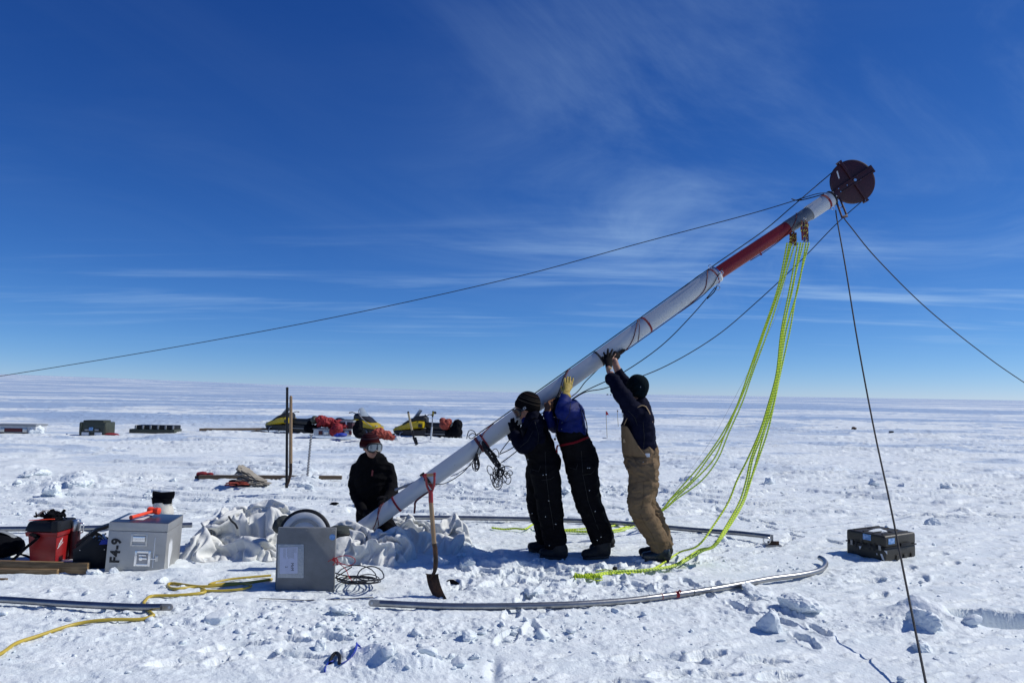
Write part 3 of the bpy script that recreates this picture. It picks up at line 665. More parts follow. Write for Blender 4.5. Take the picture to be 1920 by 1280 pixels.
rope('pull_cord', [D(1474, 520, 8.05), D(1452, 600, 8.2), D(1383, 735, 8.6), D(1330, 830, 8.9), D(1262, 925, 9.2)], .0016, mm['grey_line'], 'hair-thin grey cord slanting down left of the green ropes', 'cord', 5)
# dark red cords wound on the mast
def on(px, ang, lift=.006):        # point on mast surface; ang 0 faces camera, +90 upper edge
    c, a = mp(px); toc = (Vector(C_) - c).normalized(); toc = (toc - a * toc.dot(a)).normalized(); u = a.cross(toc).normalized(); u = u if u.z > 0 else -u
    return c + (toc * math.cos(R(ang)) + u * math.sin(R(ang))) * (rad_at(px) + lift)
mr_ = mm['maroon_rope']; gc = 'dark cords wound round the mast'
rope('wound_cord', [on(1207, 95), on(1203, 70), on(1192, 20), on(1178, -30), on(1163, -80), on(1140, -105, .012)], .0045, mr_, 'dark red cord crossing the mast just below its upper red band', 'cord', group=gc)
rope('wound_cord', [on(1209, 95), on(1204, 55), on(1195, 0), on(1188, -45), on(1186, -85)], .003, mr_, 'thin second cord beside the dark red one below the upper red band', 'cord', 6, group=gc)
rope('wound_cord', [on(1079, 100), on(1074, 75), on(1062, 30), on(1050, -15), on(1040, -45), on(1029, -75), on(1010, -100, .01)], .0045, mr_, 'dark red cord crossing the mast beside the raised yellow glove', 'cord', group=gc)
rope('wound_cord', [on(1075, 100), on(1069, 70), on(1058, 30), on(1045, -15), on(1034, -50), on(1020, -85)], .0045, mm['black_rope'], 'black cord crossing the mast beside the raised yellow glove', 'cord', group=gc)
rope('wound_cord', [on(1337, 92), on(1332, 60), on(1322, 10), on(1310, -40), on(1290, -75), on(1240, -95, .010), on(1165, -100, .01)], .0050, mr_, 'dark red cord crossing the white tube just under the mast joint', 'cord', group=gc)
rope('wound_cord', [on(1352, 15, .01), on(1335, -20, .01), on(1322, -50, .01), on(1300, -85, .012), on(1262, -96, .012)], .0045, br, 'black lashing from the joint shackle along the lower side of the mast', 'cord', group=gc)
rope('wound_cord', [on(1328, 100, .012), on(1316, 100, .014), on(1300, 96), on(1285, 90)], .004, br, 'short black tail lying on the upper edge of the mast below the joint', 'cord', group=gc)
rope('wound_cord', [on(1500, 85), on(1494, 40), on(1484, 0), on(1470, -40), on(1450, -75), on(1425, -98, .012), on(1400, -98)], .0045, mr_, 'dark cord winding over the grey and red tubes near the mast top', 'cord', group=gc)
rope('wound_cord', [on(935, 95), on(922, 70), on(912, 45), on(906, 20)], .0045, mr_, 'dark red cord above the double red strap in the middle of the mast', 'cord', group=gc)
rope('wound_cord', [on(903, 20), on(896, -10), on(884, -50), on(872, -90, .02), on(850, -100, .05), on(820, -105, .03), D(800, 905, 7.15)], .0045, br, 'black cord hanging under the mast from the double red strap towards the shovel', 'cord', group=gc)
rope('wound_cord', [on(906, 10), on(900, -20), on(892, -60), on(880, -95, .03), D(862, 885, 7.25), D(845, 893, 7.2)], .0035, br, 'thin black cord below the double red strap, close to the longer hanging one', 'cord', 6, group=gc)
rope('wound_cord', [on(729, 80), on(722, 50), on(712, 10), on(700, -30), on(688, -60), D(676, 1018, 7.05)], .0042, mr_, 'left one of two dark red cords on the mast foot', 'cord', group=gc)
rope('wound_cord', [on(724, 90), on(718, 50), on(711, 5), on(705, -40), on(700, -75), D(688, 1020, 7.05)], .0042, mr_, 'right one of two dark red cords on the mast foot', 'cord', group=gc)
rope('wound_cord', [D(875, 822, 7.6), D(879, 808, 7.6), D(887, 807, 7.55), D(892, 815, 7.5), D(884, 822, 7.5), D(879, 818, 7.5), D(886, 812, 7.5), D(897, 817, 7.5)], .0045, br, 'small black loops standing up behind the mast at the double strap', 'cord', group=gc)
band(899, .030, mm['maroon_rope'], tilt=.05); band(908, .018, mm['red_strap'], tilt=.0, label='red strap in mid-mast')
# hanging coils
hc = thing('rope_coil', 'big black bundle of coiled rope hanging from the mast strap', 'rope coil', D(915, 845, 7.2))
b = MB(); rg = random.Random(4)
spine = [D(905, 828, 7.24), D(912, 842, 7.2), D(921, 854, 7.2), D(930, 866, 7.2), D(936, 876, 7.2)]
for i in range(26):
    P = []
    a = rg.uniform(0, 6.28)
    for k, s in enumerate(spine):
        wr = (.012, .030, .040, .030, .018)[k]; P.append(s + V(math.cos(a + k * .5) * wr * rg.uniform(.3, 1), math.sin(a + k * .5) * wr, math.sin(a * 2 + k) * wr * .6))
    b.tube(spline(P, 4), .0048, 6)
b.build('bundle', br, hc)
b = MB()
for i in range(24):
    cxp = rg.gauss(936, 8); cyp = rg.gauss(890, 8); w_ = rg.uniform(5, 12); h_ = rg.uniform(9, 20); rot = rg.uniform(-.5, .5); y0 = 7.2 + rg.uniform(-.04, .06); P = []
    for k in range(15):
        a = 2 * math.pi * k / 14; dx = math.sin(a) * w_ * .5; dy = -math.cos(a) * h_ * .5; P.append(D(cxp + dx * math.cos(rot) - dy * math.sin(rot), cyp + dx * math.sin(rot) + dy * math.cos(rot), y0 + .02 * math.sin(a + i)))
    b.tube(P, .0038, 6)
for pts in ([(936, 885), (926, 893), (923, 905), (928, 914), (935, 917), (941, 910), (942, 897), (940, 885)], [(941, 890), (945, 900), (951, 907), (956, 905), (958, 897), (954, 890), (947, 888)], [(940, 876), (950, 873), (960, 876)], [(918, 850), (928, 841), (934, 846), (935, 856), (928, 852)]):
    b.tube(spline([D(x, y, 7.18) for x, y in pts], 6), .0042, 6)
b.build('loops', br, hc)
sc_ = thing('rope_coil', 'small black rope coil hanging under the mast, left of the big bundle', 'rope coil', D(893, 860, 7.3))
b = MB()
for i in range(9):
    w_ = rg.uniform(4, 16); h_ = rg.uniform(14, 30); y0 = 7.3 + rg.uniform(-.03, .03); cx_ = 893 + rg.uniform(-2, 2); P = []
    for k in range(17):
        a = 2 * math.pi * k / 16; yy = 854 + (1 - math.cos(a)) * .5 * h_; ww = w_ * (.25 + .75 * min(1, (yy - 854) / 22)); P.append(D(cx_ + math.sin(a) * ww * .5, yy, y0))
    b.tube(P, .0040, 6)
b.build('loops', br, sc_)
b = MB(); b.tube([D(894, 850, 7.3), D(894, 862, 7.3)], [.016, .014], 10); b.build('wrapping', br, sc_)
# ---- green block-and-tackle ropes
gg = 'yellow-green tackle ropes hanging from the mast head'
def GS(px, py, dz=0.0):
    p = G(px, py); z = GZ(p, False); p = G(px, py, z); return V(p.x, p.y, z + dz)
def gr(pts, label, m='green_rope', r=.0085): return rope('tackle_rope', pts, r, mm[m], label, 'rope', 8, 8, gg, uv=True)
LX = [(455, 1476, 1491, 7.95), (540, 1457, 1468, 8.0), (620, 1430, 1441, 8.15), (700, 1403, 1413, 8.3), (755, 1382, 1393, 8.4), (810, 1353, 1369, 8.5), (860, 1322, 1346, 8.65), (900, 1288, 1318, 8.8), (935, 1257, 1269, 8.9), (957, 1238, 1243, 8.95)]
labs = ['leftmost strand of the left bundle of yellow-green tackle ropes', 'second strand from the left in the left bundle of tackle ropes', 'third strand from the left in the left bundle of tackle ropes', 'rightmost strand of the left bundle of tackle ropes']
tails = [((1190, 984), (1140, 998), (1060, 998), (1010, 997)), ((1192, 987), (1142, 1000), (1062, 1000), (1012, 998)), ((1190, 980), (1138, 990), (1060, 996), (1008, 994)), ((1192, 990), (1144, 1003), (1062, 1001), (1014, 999))]
rj = random.Random(5)
for i, tl_ in enumerate(tails):
    f_ = (0, .30, .55, 1.0)[i]
    P = [D(a + (b - a) * min(1, max(0, f_ + rj.uniform(-.22, .22) * (y > 460))), y, d + .03 * i * (1 if y > 460 else .3) + rj.uniform(-.015, .015)) for y, a, b, d in LX] + [GS(x, y, .022 + .01 * (i % 2)) for x, y in tl_]
    gr(P, labs[i], 'green_rope' if i < 3 else 'green_rope_pale', .0088)
rope('tackle_rope', [GG(1014, 997, .03), GG(1000, 993, .045), GG(985, 998, .04), GG(965, 996, .03), GG(945, 993, .02), GG(922, 992, .02)], .0105, mm['green_rope'], 'free end of the left tackle ropes lying on the snow left of the workers', 'rope', uv=True, group=gg)
RX = [(455, 1496, 1517, 7.85), (540, 1478, 1498, 7.75), (620, 1465, 1481, 7.68), (700, 1454, 1464, 7.55), (760, 1440, 1451, 7.45), (810, 1424, 1439, 7.38), (860, 1405, 1422, 7.28), (900, 1398, 1408, 7.2), (940, 1386, 1395, 7.1), (980, 1364, 1372, 6.95), (1022, 1335, 1342, 6.8)]
stray = {860: 1402, 900: 1382, 940: 1366, 980: 1341, 1022: 1309}
labs = ['stray strand hanging apart to the left in the right bundle of tackle ropes', 'second strand from the left in the right bundle of tackle ropes', 'middle strand of the right bundle of tackle ropes', 'fourth strand from the left in the right bundle of tackle ropes', 'rightmost strand of the right bundle of tackle ropes']
tails = [((1273, 1043), (1224, 1070), (1165, 1079)), ((1310, 1052), (1265, 1066), (1222, 1072)), ((1312, 1056), (1268, 1069), (1215, 1075)), ((1314, 1051), (1266, 1064), (1213, 1071)), ((1316, 1055), (1270, 1067), (1217, 1074))]
for i, tl_ in enumerate(tails):
    f_ = (0, .25, .5, .75, 1.0)[i]; zz = (.10, .03, .02) if i else (.04, .02, .02)
    P = [D(stray[y] if (i == 0 and y in stray) else a + (b - a) * min(1, max(0, f_ + rj.uniform(-.2, .2) * (y > 460))), y, d + .02 * i * (1 if y > 460 else .4)) for y, a, b, d in RX] + [GS(x, y, z_ + .008 * (i % 3)) for (x, y), z_ in zip(tl_, zz)] + [GS(1150 - 4 * i, 1079, .02 + .008 * (i % 3)), GS(1105, 1085, .025)]
    gr(P, labs[i], 'green_rope' if i in (0, 1, 3) else 'green_rope_pale', .0088)
kn = thing('rope_knot', 'knotted frayed end of the yellow-green ropes on the snow in front of the workers', 'knot', GG(1085, 1086))
for i in range(9):
    c = GS(1082 + i * 5, 1086, .03); a0 = rg.uniform(0, 6); P = [c + V(math.cos(a0 + k) * .03, math.sin(a0 + k) * .02, .015 * math.sin(a0 * 2 + k * 1.7)) for k in range(7)]; MB().tube(spline(P, 4), .008, 7, uv=True).build('knot_loop', mm['green_rope'], kn)
b = MB(); b.tube(spline([GS(1150, 1078, .04), GS(1135, 1075, .035), GS(1117, 1076, .03)], 5), .005, 6, uv=True); b.tube(spline([GS(1105, 1088, .03), GS(1118, 1092, .02), GS(1130, 1091, .02)], 5), .005, 6, uv=True); b.tube(spline([GS(1085, 1084, .03), GS(1078, 1083, .04), GS(1079, 1090, .02)], 5), .005, 6, uv=True); b.build('loose_end', mm['green_rope'], kn)
b = MB(); b.ball(GS(1153, 1075, .045), (.025, .02, .02), 8); b.build('hitch', mm['black_rope'], kn)
# blocks (pulleys) at the top of the tackles
def block(cx_, cy_, w_, h_, d, label, tilt):
    t = thing('pulley_block', label, 'pulley', D(cx_, cy_, d), group='tackle blocks below the mast head')
    k = d / FPX; rg = random.Random(int(cx_))
    for j in range(4):
        x = cx_ + (j - 1.5) * w_ * .27
        b = MB(); out_ = [(-.022, -.5 * h_ * k), (.022, -.5 * h_ * k), (.03, 0), (.018, .48 * h_ * k), (-.018, .48 * h_ * k), (-.03, 0)]
        b.prism(out_, .010, D(x + tilt * 0, cy_ + (j % 2) * 3, d + .01 * j), (.25, 1, 0), (tilt * .1, 0, 1), (1, -.25, 0)); b.build('cheek', mm['maroon'] if j % 2 else mm['red_strap'], t, .003)
    b = MB()
    for j in range(12):
        x = cx_ + rg.uniform(-.5, .5) * w_; y = cy_ + rg.uniform(-.45, .1) * h_
        b.tube(spline([D(x, y, d - .03), D(x + rg.uniform(-1.5, 1.5), y + h_ * .25, d - .045), D(x + rg.uniform(-2, 2), y + h_ * .5, d - .03)], 4), .0075, 7, uv=True)
    b.build('reeving', mm['block_cord'], t)
    ring('shackle', D(cx_, cy_ - h_ * .58, d), (1, .2, 0), .018, .005, mm['steel'], t)
    return t
block(1509, 432, 13, 38, 7.88, 'larger dark red pulley block with yellow cord, on the right under the mast head', -.3)
block(1487, 446, 13, 24, 8.0, 'smaller dark red pulley block, on the left under the mast head', .3)
# ---------------------------------------------------------------- metal crate F4-9 with mallet
a, ex, ey, ez, wd = gbox((196, 1071), (301, 1076), .4, .4, .0)
cr = thing('metal_crate', 'square aluminium crate stencilled F4-9 with a red mallet lying on its lid', 'crate', a)
dep, hgt = .46, .425; wd = .475
ex = V(math.cos(R(9)), math.sin(R(9)), -.045).normalized(); ey = V(-math.sin(R(9)), math.cos(R(9)), 0); ez = ex.cross(ey).normalized(); cen = a + ex * wd / 2 + ey * dep / 2
bodyh = hgt * .83
MB().box(cen + ez * (bodyh / 2), (wd, dep, bodyh), (ex, ey, ez)).build('body', mm['alu_sheet'], cr, .004)
MB().box(cen + ez * (bodyh + (hgt - bodyh) / 2 + .001), (wd + .004, dep + .004, hgt - bodyh - .004), (ex, ey, ez)).build('lid', mm['alu_sheet'], cr, .004)
MB().box(cen + ez * (hgt + .001), (wd - .004, dep - .004, .004), (ex, ey, ez)).build('lid_sky_tint', mm['sky_dark_alu'], cr, .001)  # thin plate carrying the painted sky reflection of the lid
def onf(u, v, o=0.0): return a + ex * (u * wd) + ez * (v * hgt) - ey * (.0015 + o)   # point on the front face
text_mesh('stencil_lettering', 'F4-9', .105, onf(.155, .44), ez, -ex, mm['lettering'], cr, .0012, spacing=1.12, bold=.004)
def frame_rect(b, c, ux, uz, n, w_, h_, t_, th):
    for s in (-1, 1):
        b.box(c + ux * (s * (w_ - t_) / 2), (t_, th, h_), (ux, n, uz)); b.box(c + uz * (s * (h_ - t_) / 2), (w_ - 2 * t_, th * .98, t_), (ux, n, uz))
b = MB(); c = onf(.53, .665); frame_rect(b, c, ex, ez, -ey, .135, .105, .014, .006); b.build('handle_plate', mm['steel'], cr, .0015)
MB().box(c + ey * .012, (.107, .02, .077), (ex, ey, ez)).build('handle_recess', mm['lettering'], cr)
MB().box(c + ez * .010 - ey * .006, (.10, .012, .045), (ex, ey, ez)).build('handle', mm['bright_steel'], cr, .004)
b = MB(); c = onf(.615, .30); frame_rect(b, c, ex, ez, -ey, .13, .13, .020, .006); b.build('latch_plate', mm['bright_steel'], cr, .002)
MB().box(c + ey * .004, (.094, .01, .094), (ex, ey, ez)).build('latch_dish', mm['dull_steel'], cr)
b = MB(); b.box(c - ey * .006 + ex * .01, (.055, .008, .014), (ex, ey, ez)); b.cyl(c - ex * .01 - ey * .001, c - ex * .01 - ey * .014, .016, .016, 12); b.box(c - ey * .007 + ez * .028, (.06, .006, .012), (ex, ey, ez)); b.box(c - ey * .004 + ex * .095, (.07, .006, .008), (ex, ey, ez)); b.build('latch_lever', mm['bright_steel'], cr, .001)
MB().box(onf(.86, .31, .003), (.024, .010, .05), (ex, ey, ez)).build('latch_catch', mm['steel'], cr, .002)
MB().box(onf(.80, .42, -.0005), (.006, .002, .60 * hgt), (ex, ey, ez)).build('seam_strip', mm['white_tape'], cr)
for i in range(7):
    for v_ in (.80, .86): MB().ball(onf(.08 + i * .14, v_, -.001), .0035, 6).build('rivet', mm['bright_steel'], cr)
# jagged white patch on the right side
c = a + ex * (wd + .0015) + ey * (dep * .28); pts = [(-.06, .27), (-.03, .23), (-.01, .28), (.03, .24), (.04, .27), (.06, .17), (.03, .10), (.01, .03), (-.02, .02), (-.05, .10)]
MB().prism(pts, .001, c, ey, ez, ex).build('white_patch', mm['white_tape'], cr)
MB().box(cen + ez * (hgt + .0045) - ex * .10 + ey * .04, (.19, .30, .001), (ex, ey, ez)).build('top_sheet', mm['white_tape'], cr)
# mallet
tp = cen.copy(); tp.z = a.z + hgt + .005
ml = thing('mallet', 'orange-red plastic mallet lying on the lid of the F4-9 crate', 'mallet', tp)
h0 = tp - ex * .075 - ey * .15 + ez * .014; h1 = tp + ex * .03 + ey * .12 + ez * .030; hd = (h1 - h0).normalized(); hx = hd.cross(ez).normalized()
MB().tube([h0, h0 * .9 + h1 * .1, h1], [.019, .015, .014], 14).build('handle', mm['orange_red'], ml)
MB().lathe(h1 - hx * .055 + ez * .004, [(.024, 0), (.030, .004), (.031, .035), (.026, .045), (.026, .068), (.031, .078), (.030, .108), (.024, .112)], hx, 20).build('head', mm['orange_red'], ml)
# ---------------------------------------------------------------- upright dark aluminium box with paper
a, ex, ey, ez, wd = gbox((517, 1107), (626, 1109), .4, .5)
nb = thing('metal_box', 'upright grey aluminium box with a paper in a plastic sleeve on its face', 'box', a)
hgt = .508; dep = .36
MB().box(a + ex * (wd / 2) + ez * (hgt / 2) + ey * .018, (wd, .036, hgt), (ex, ey, ez)).build('lid_panel', mm['dark_alu'], nb, .003)
dep = .26; MB().box(a + ex * (wd / 2 - .052) + ez * (hgt / 2 - .03) + ey * (.038 + dep / 2), (wd - .07, dep, hgt - .07), (ex, ey, ez)).build('body', mm['dark_alu'], nb, .004)
def onf(u, v, o=0.0): return a + ex * (u * wd) + ez * (v * hgt) - ey * (.0015 + o)
MB().box(onf(.24, .49), (.205, .003, .262), (ex, ey, (ez - ex * .03).normalized())).build('plastic_sleeve', mm['plastic_sleeve'], nb, .001)
pc = onf(.205, .50, .0025); pe = (ex + ez * .035).normalized(); pz = (ez - ex * .035).normalized()
MB().box(pc, (.140, .002, .205), (pe, ey, pz)).build('paper', mm['paper'], nb)
text_mesh('large_print', 'McM', .032, pc + pe * .028 - pz * .050 - ey * .0016, -pz, pe, mm['lettering'], nb, .0008, spacing=.95)
text_mesh('large_print', '2', .026, pc - pe * .018 - pz * .050 - ey * .0016, -pz, pe, mm['lettering'], nb, .0008)
b = MB(); rg = random.Random(3)
for j in range(11):
    u = .058 - j * .0095; l = rg.uniform(.025, .075) if j not in (3, 4, 5, 6) else .075; l = l if j not in (8,) else 0.0
    z0 = .095
    while z0 > .095 - l:
        s = rg.uniform(.004, .010); b.box(pc + pe * u + pz * (z0 - s / 2) - ey * .0016, (.0035, .0008, s), (pe, ey, pz)); z0 -= s + .003
b.build('small_print', mm['cover_grey'], nb)
b = MB(); b.lathe(onf(.945, .86, .0), [(.0, 0), (.024, 0), (.024, .001), (0, .0012)], -ey, 16); b.build('round_sticker', mm['blue_sticker'], nb)
MB().box(a - ex * .024 + ez * (hgt * .62) + ey * .10, (.012, .06, .10), (ex, ey, ez)).build('latch', mm['bright_steel'], nb, .003)
MB().box(a - ex * .022 + ez * (hgt * .40) + ey * .12, (.008, .09, .12), (ex, ey, ez)).build('label_plate', mm['blue_sticker'], nb, .002)
for u_, v_ in ((.03, .97), (.97, .97), (.03, .06), (.5, .96), (.95, .96)): MB().ball(onf(u_, v_, -.001), .004, 6).build('rivet', mm['bright_steel'], nb)
# ---------------------------------------------------------------- wheel-like spool behind the box
sp_ = thing('cable_reel', 'round white and grey reel with a black rim standing behind the grey box', 'reel', D(572, 990, 6.7))
ra = (V(.05, -1, .12)).normalized(); rc = D(571, 1004, 6.55)
MB().lathe(rc - ra * .02, [(.20, -.03), (.225, -.02), (.232, 0), (.232, .03), (.222, .04), (.205, .042), (.205, .02)], ra, 56).build('rim', mm['black_plastic'], sp_)
MB().lathe(rc, [(.0, .0), (.205, .0), (.213, .012), (.205, .022), (.165, .030), (.150, .026), (.135, .018), (.120, .030), (.08, .030), (.06, .0)], ra, 56).build('disc', mm['sled_white'], sp_)
MB().lathe(rc, [(.0, .0), (.152, .0), (.152, .034), (.128, .036), (.110, .020), (.075, .018), (.0, .018)], ra, 48).build('hub', mm['cover_grey'], sp_)
MB().lathe(rc + ra * .015, [(0, .0), (.055, .0), (.055, .012), (0, .012)], ra, 32).build('hub_hole', mm['lettering'], sp_)
tb = thing('tub', 'dark rounded plastic tub half hidden behind the grey box and the mast foot', 'tub', D(640, 1005, 7.05))
MB().lathe(D(637, 1030, 7.05), [(.0, 0), (.10, 0), (.125, .10), (.132, .17), (.12, .20), (.07, .222), (.0, .228)], (0, 0, 1), 32).build('shell', mm['green_cloth'], tb)
b = MB(); b.tube([D(637, 1030, 7.05) + V(math.cos(k / 16 * 6.283) * .132, math.sin(k / 16 * 6.283) * .132, .165) for k in range(17)], .008, 6); b.build('rim', mm['black_plastic'], tb)
# ---------------------------------------------------------------- black toolbox (open tote)
a, ex, ey, ez, wd = gbox((135, 1070), (199, 1068), .35, .4)
tb = thing('tool_tote', 'black open tool tote with sloping top between the red toolbox and the crate', 'tool tote', a)
hgt = .40; o_ = [(0, 0), (wd, 0), (wd, .30), (wd * .52, .385), (wd * .42, .39), (0, .28)]
for k in (0, 1): MB().prism([(0, 0), (.29, 0), (.29, .20), (.22, .235), (.12, .30), (.02, .21), (0, .20)], .02, a + ey * (.02 + .34 * k), ex, ez, ey).build('end_panel', mm['black_plastic'], tb, .004)
MB().box(a + ex * .145 + ey * .19 + ez * .09, (.27, .32, .18), (ex, ey, ez)).build('body', mm['black_plastic'], tb, .01)
MB().prism([(.0, .20), (.01, .215), (.16, .335), (.25, .365), (.28, .345), (.17, .31), (.04, .20)], .12, a + ey * .22, ex, ez, ey).build('lid', mm['black_plastic'], tb, .004)
for u_, v_ in ((.05, .19), (.235, .18), (.25, .07)): MB().ball(a + ex * u_ + ez * v_ + ey * .008, .005, 6).build('rivet', mm['bright_steel'], tb)
b = MB(); rg = random.Random(9)
for i in range(9): p0 = a + ex * rg.uniform(.1, .27) + ey * rg.uniform(.05, .2) + ez * rg.uniform(.2, .26); b.tube([p0, p0 + ex * rg.uniform(-.06, .08) + ez * rg.uniform(.02, .09) + ey * rg.uniform(-.03, .05)], .008, 8)
tag(b.build('tool_bundle', mm['steel']), 'bundle of steel and dark hand tools sticking out of the black tote', 'tools')
MB().box(a + ex * .235 + ey * .02 + ez * .245, (.07, .05, .04), (ex, ey, (ez + ex * .5).normalized())).build('glove_roll', mm['blue_webbing']); tag(bpy.data.objects['glove_roll'], 'dark blue cloth roll poking out of the black tote next to the crate', 'cloth')
# thermos
th = thing('thermos', 'red and silver steel flask standing behind the black tote', 'flask', GG(140, 1052))
p = D(140, 1020, 6.75); p.z = 0; MB().lathe(p, [(.0, .02), (.040, .02), (.042, .03), (.042, .28)], n=24).build('body', mm['maroon'], th)
MB().lathe(p, [(.042, .28), (.044, .285), (.044, .36), (.038, .375), (.0, .378)], n=24).build('cup', mm['steel'], th)
MB().tube(spline([p + V(.04, -.01, .35), p + V(.075, -.01, .34), p + V(.075, -.01, .27), p + V(.043, -.01, .26)], 5), .006, 8).build('handle', mm['bright_steel'], th)
# ---------------------------------------------------------------- red toolbox with black lid
a, ex, ey, ez, wd = gbox((50, 1062), (107, 1062), .3, .3)
a = a + ey * .05
rt = thing('toolbox', 'red toolbox with a black lid standing behind the wooden planks at far left', 'toolbox', a)
c = a + ex * .085 + ey * .14
def taper(b, c, w0, d0, w1, d1, z0, z1):
    vs = []
    for z, w_, d_ in ((z0, w0, d0), (z1, w1, d1)):
        for sx_, sy_ in ((-1, -1), (1, -1), (1, 1), (-1, 1)): vs.append(c + ex * (sx_ * w_ / 2) + ey * (sy_ * d_ / 2) + ez * z)
    b.add(vs, [(0, 3, 2, 1), (4, 5, 6, 7), (0, 1, 5, 4), (1, 2, 6, 5), (2, 3, 7, 6), (3, 0, 4, 7)]); return b
taper(MB(), c, .23, .22, .265, .27, .0, .265).build('body', mm['box_red'], rt, .012)
taper(MB(), c, .285, .29, .30, .30, .245, .285).build('body_rim', mm['box_red'], rt, .006)
b = MB(); taper(b, c, .315, .31, .27, .26, .288, .375); b.build('lid', mm['black_plastic'], rt, .02)
MB().box(c + ex * .118 - ey * .125 + ez * .335, (.060, .06, .10), (ex, ey, ez)).build('latch', mm['black_plastic'], rt, .012, label='wide dark latch on the right corner of the lid')
b = MB(); b.tube(spline([c - ex * .08 - ey * .16 + ez * .27, c - ex * .02 - ey * .17 + ez * .24, c - ex * .10 - ey * .19 + ez * .16, c - ex * .20 - ey * .22 + ez * .05, c - ex * .28 - ey * .24 + ez * .0], 6), .030, 10, ry=.012, up=(0, 0, 1)); b.build('shoulder_strap', mm['dark_fabric'], rt)
b = MB(); 
for k, (u, v) in enumerate(((.0, .0), (.018, .02), (.036, .035))): b.prism([(0, 0), (.010, 0), (.022, .035), (.012, .035)], .002, c + ex * .1285 - ey * (.10 - u) + ez * (.15 + v), ey, ez, ex)
b.prism([(0, 0), (.075, .045), (.075, .052), (0, .007)], .002, c + ex * .1285 - ey * .11 + ez * .135, ey, ez, ex); b.build('side_logo', mm['white_tape'], rt)
# clutter on the lid
hp = thing('harness', 'black work harness with an orange strap heaped on the toolbox lid', 'harness', c + ez * .38)
b = MB(); rg = random.Random(12)
for i in range(16):
    p0 = c + ex * rg.uniform(-.10, .11) + ey * rg.uniform(-.1, .1) + ez * .385; P = [p0 + V(rg.uniform(-.05, .05), rg.uniform(-.04, .04), rg.uniform(0, .065)) for _ in range(5)]; b.tube(spline(P, 5), .013, 6, ry=.005)
b.ball(c + ez * .40, (.085, .07, .035), 12); b.build('webbing', mm['dark_fabric'], hp)
b = MB(); b.tube(spline([c - ex * .13 - ey * .13 + ez * .383, c - ey * .135 + ez * .395, c + ex * .10 - ey * .13 + ez * .40], 5), .009, 6, ry=.003); b.build('orange_strap', mm['orange_red'], hp)
b = MB(); b.tube(spline([c - ex * .10 - ey * .06 + ez * .41, c - ex * .05 - ey * .08 + ez * .455, c + ex * .01 - ey * .07 + ez * .465], 5), .012, 6, ry=.004); b.build('reflective_strap', mm['white_bag'], hp)
# ---------------------------------------------------------------- dark gear bags left edge
gb = thing('gear_bag', 'black gear bag lying half out of frame at the left edge', 'bag', GG(10, 1050))
p = D(-6, 1035, 6.75); p.z = .13
b = MB(); b.ball(p, (.24, .16, .11), 20); b.ball(p + V(.10, -.02, -.01), (.14, .12, .08), 16); b.ball(p + V(-.05, .03, .07), (.12, .1, .07), 14); b.build('shell', mm['dark_fabric'], gb)
MB().box(p + V(.02, -.13, .02), (.10, .03, .06)).build('pocket', mm['cover_grey'], gb, .01)
b = MB(); b.tube(spline([p + V(.12, -.1, .0), p + V(.22, -.12, -.03), p + V(.32, -.1, -.06), p + V(.40, -.12, -.08)], 5), .02, 8, ry=.006, up=(0, 0, 1)); b.build('strap', mm['dark_fabric'], gb)
b = MB(); b.tube(spline([p + V(-.1, -.05, .10), p + V(.0, -.02, .135), p + V(.12, 0, .10), p + V(.2, 0, .03)], 6), .03, 8, ry=.01, up=(0, 0, 1)); b.build('reflective_panel', mm['cover_grey'], gb)
# ---------------------------------------------------------------- wooden planks
def plank(pa, pb, h_, t_, label, m='wood', lift=0.0, name='wood_plank', group='wooden planks at far left'):
    a = GG(*pa); b_ = GG(*pb); z = (a.z + b_.z) / 2 + lift; a.z = b_.z = z; ex = (b_ - a).normalized(); ey = V(-ex.y, ex.x, 0); L = (b_ - a).length
    o = MB().box(V(0, 0, 0), (L, t_, h_)).build(name, mm[m], None, .004); o.location = (a + b_) / 2 + ey * (t_ / 2) + V(0, 0, h_ / 2); o.rotation_euler = (0, 0, math.atan2(ex.y, ex.x))
    return tag(o, label, 'plank', group)
plank((-150, 1069), (163, 1074), .090, .04, 'long pale wooden plank on edge, ending in front of the black tote', lift=.005)
plank((-150, 1078), (106, 1081), .045, .035, 'shorter wooden batten lying in front of the long plank', lift=.0)
plank((-150, 1082), (11, 1083), .016, .03, 'thin reddish lath nearest the camera at the left edge', 'wood_dark')
# ---------------------------------------------------------------- olive hard case at the right
nc = G(1660, 1053, .008); lc = G(1587, 1037, .008); rcn = G(1706, 1041, .008); z = .004
nc.z = lc.z = rcn.z = z; ex = (lc - nc); wd = ex.length; ex.normalize(); ey = V(ex.y, -ex.x, 0); dp = max((rcn - nc).dot(ey), .47)
oc = thing('hard_case', 'olive plastic hard case with ribbed lid and blue stickers standing alone at the right', 'case', nc)
cen = nc + ex * wd / 2 + ey * dp / 2; hh = .25
MB().box(cen + V(0, 0, hh * .27), (wd, dp, hh * .52), (ex, ey, V(0, 0, 1))).build('base', mm['olive'], oc, .025, seg=3)
MB().box(cen + V(0, 0, hh * .77), (wd, dp, hh * .46), (ex, ey, V(0, 0, 1))).build('lid', mm['olive'], oc, .025, seg=3)
MB().box(cen + V(0, 0, hh * .535), (wd + .012, dp + .012, .012), (ex, ey, V(0, 0, 1))).build('rim_seal', mm['black_plastic'], oc, .003)
for k in (-.36, -.12, .12, .36): MB().box(cen + V(0, 0, hh * 1.005) + ex * (k * wd), (.022, dp * .82, .016), (ex, ey, V(0, 0, 1))).build('lid_rib', mm['olive'], oc, .006)
MB().box(cen + V(0, 0, hh * 1.008) + ey * (dp * .0), (wd * .8, .02, .012), (ex, ey, V(0, 0, 1))).build('lid_rib', mm['olive'], oc, .004)
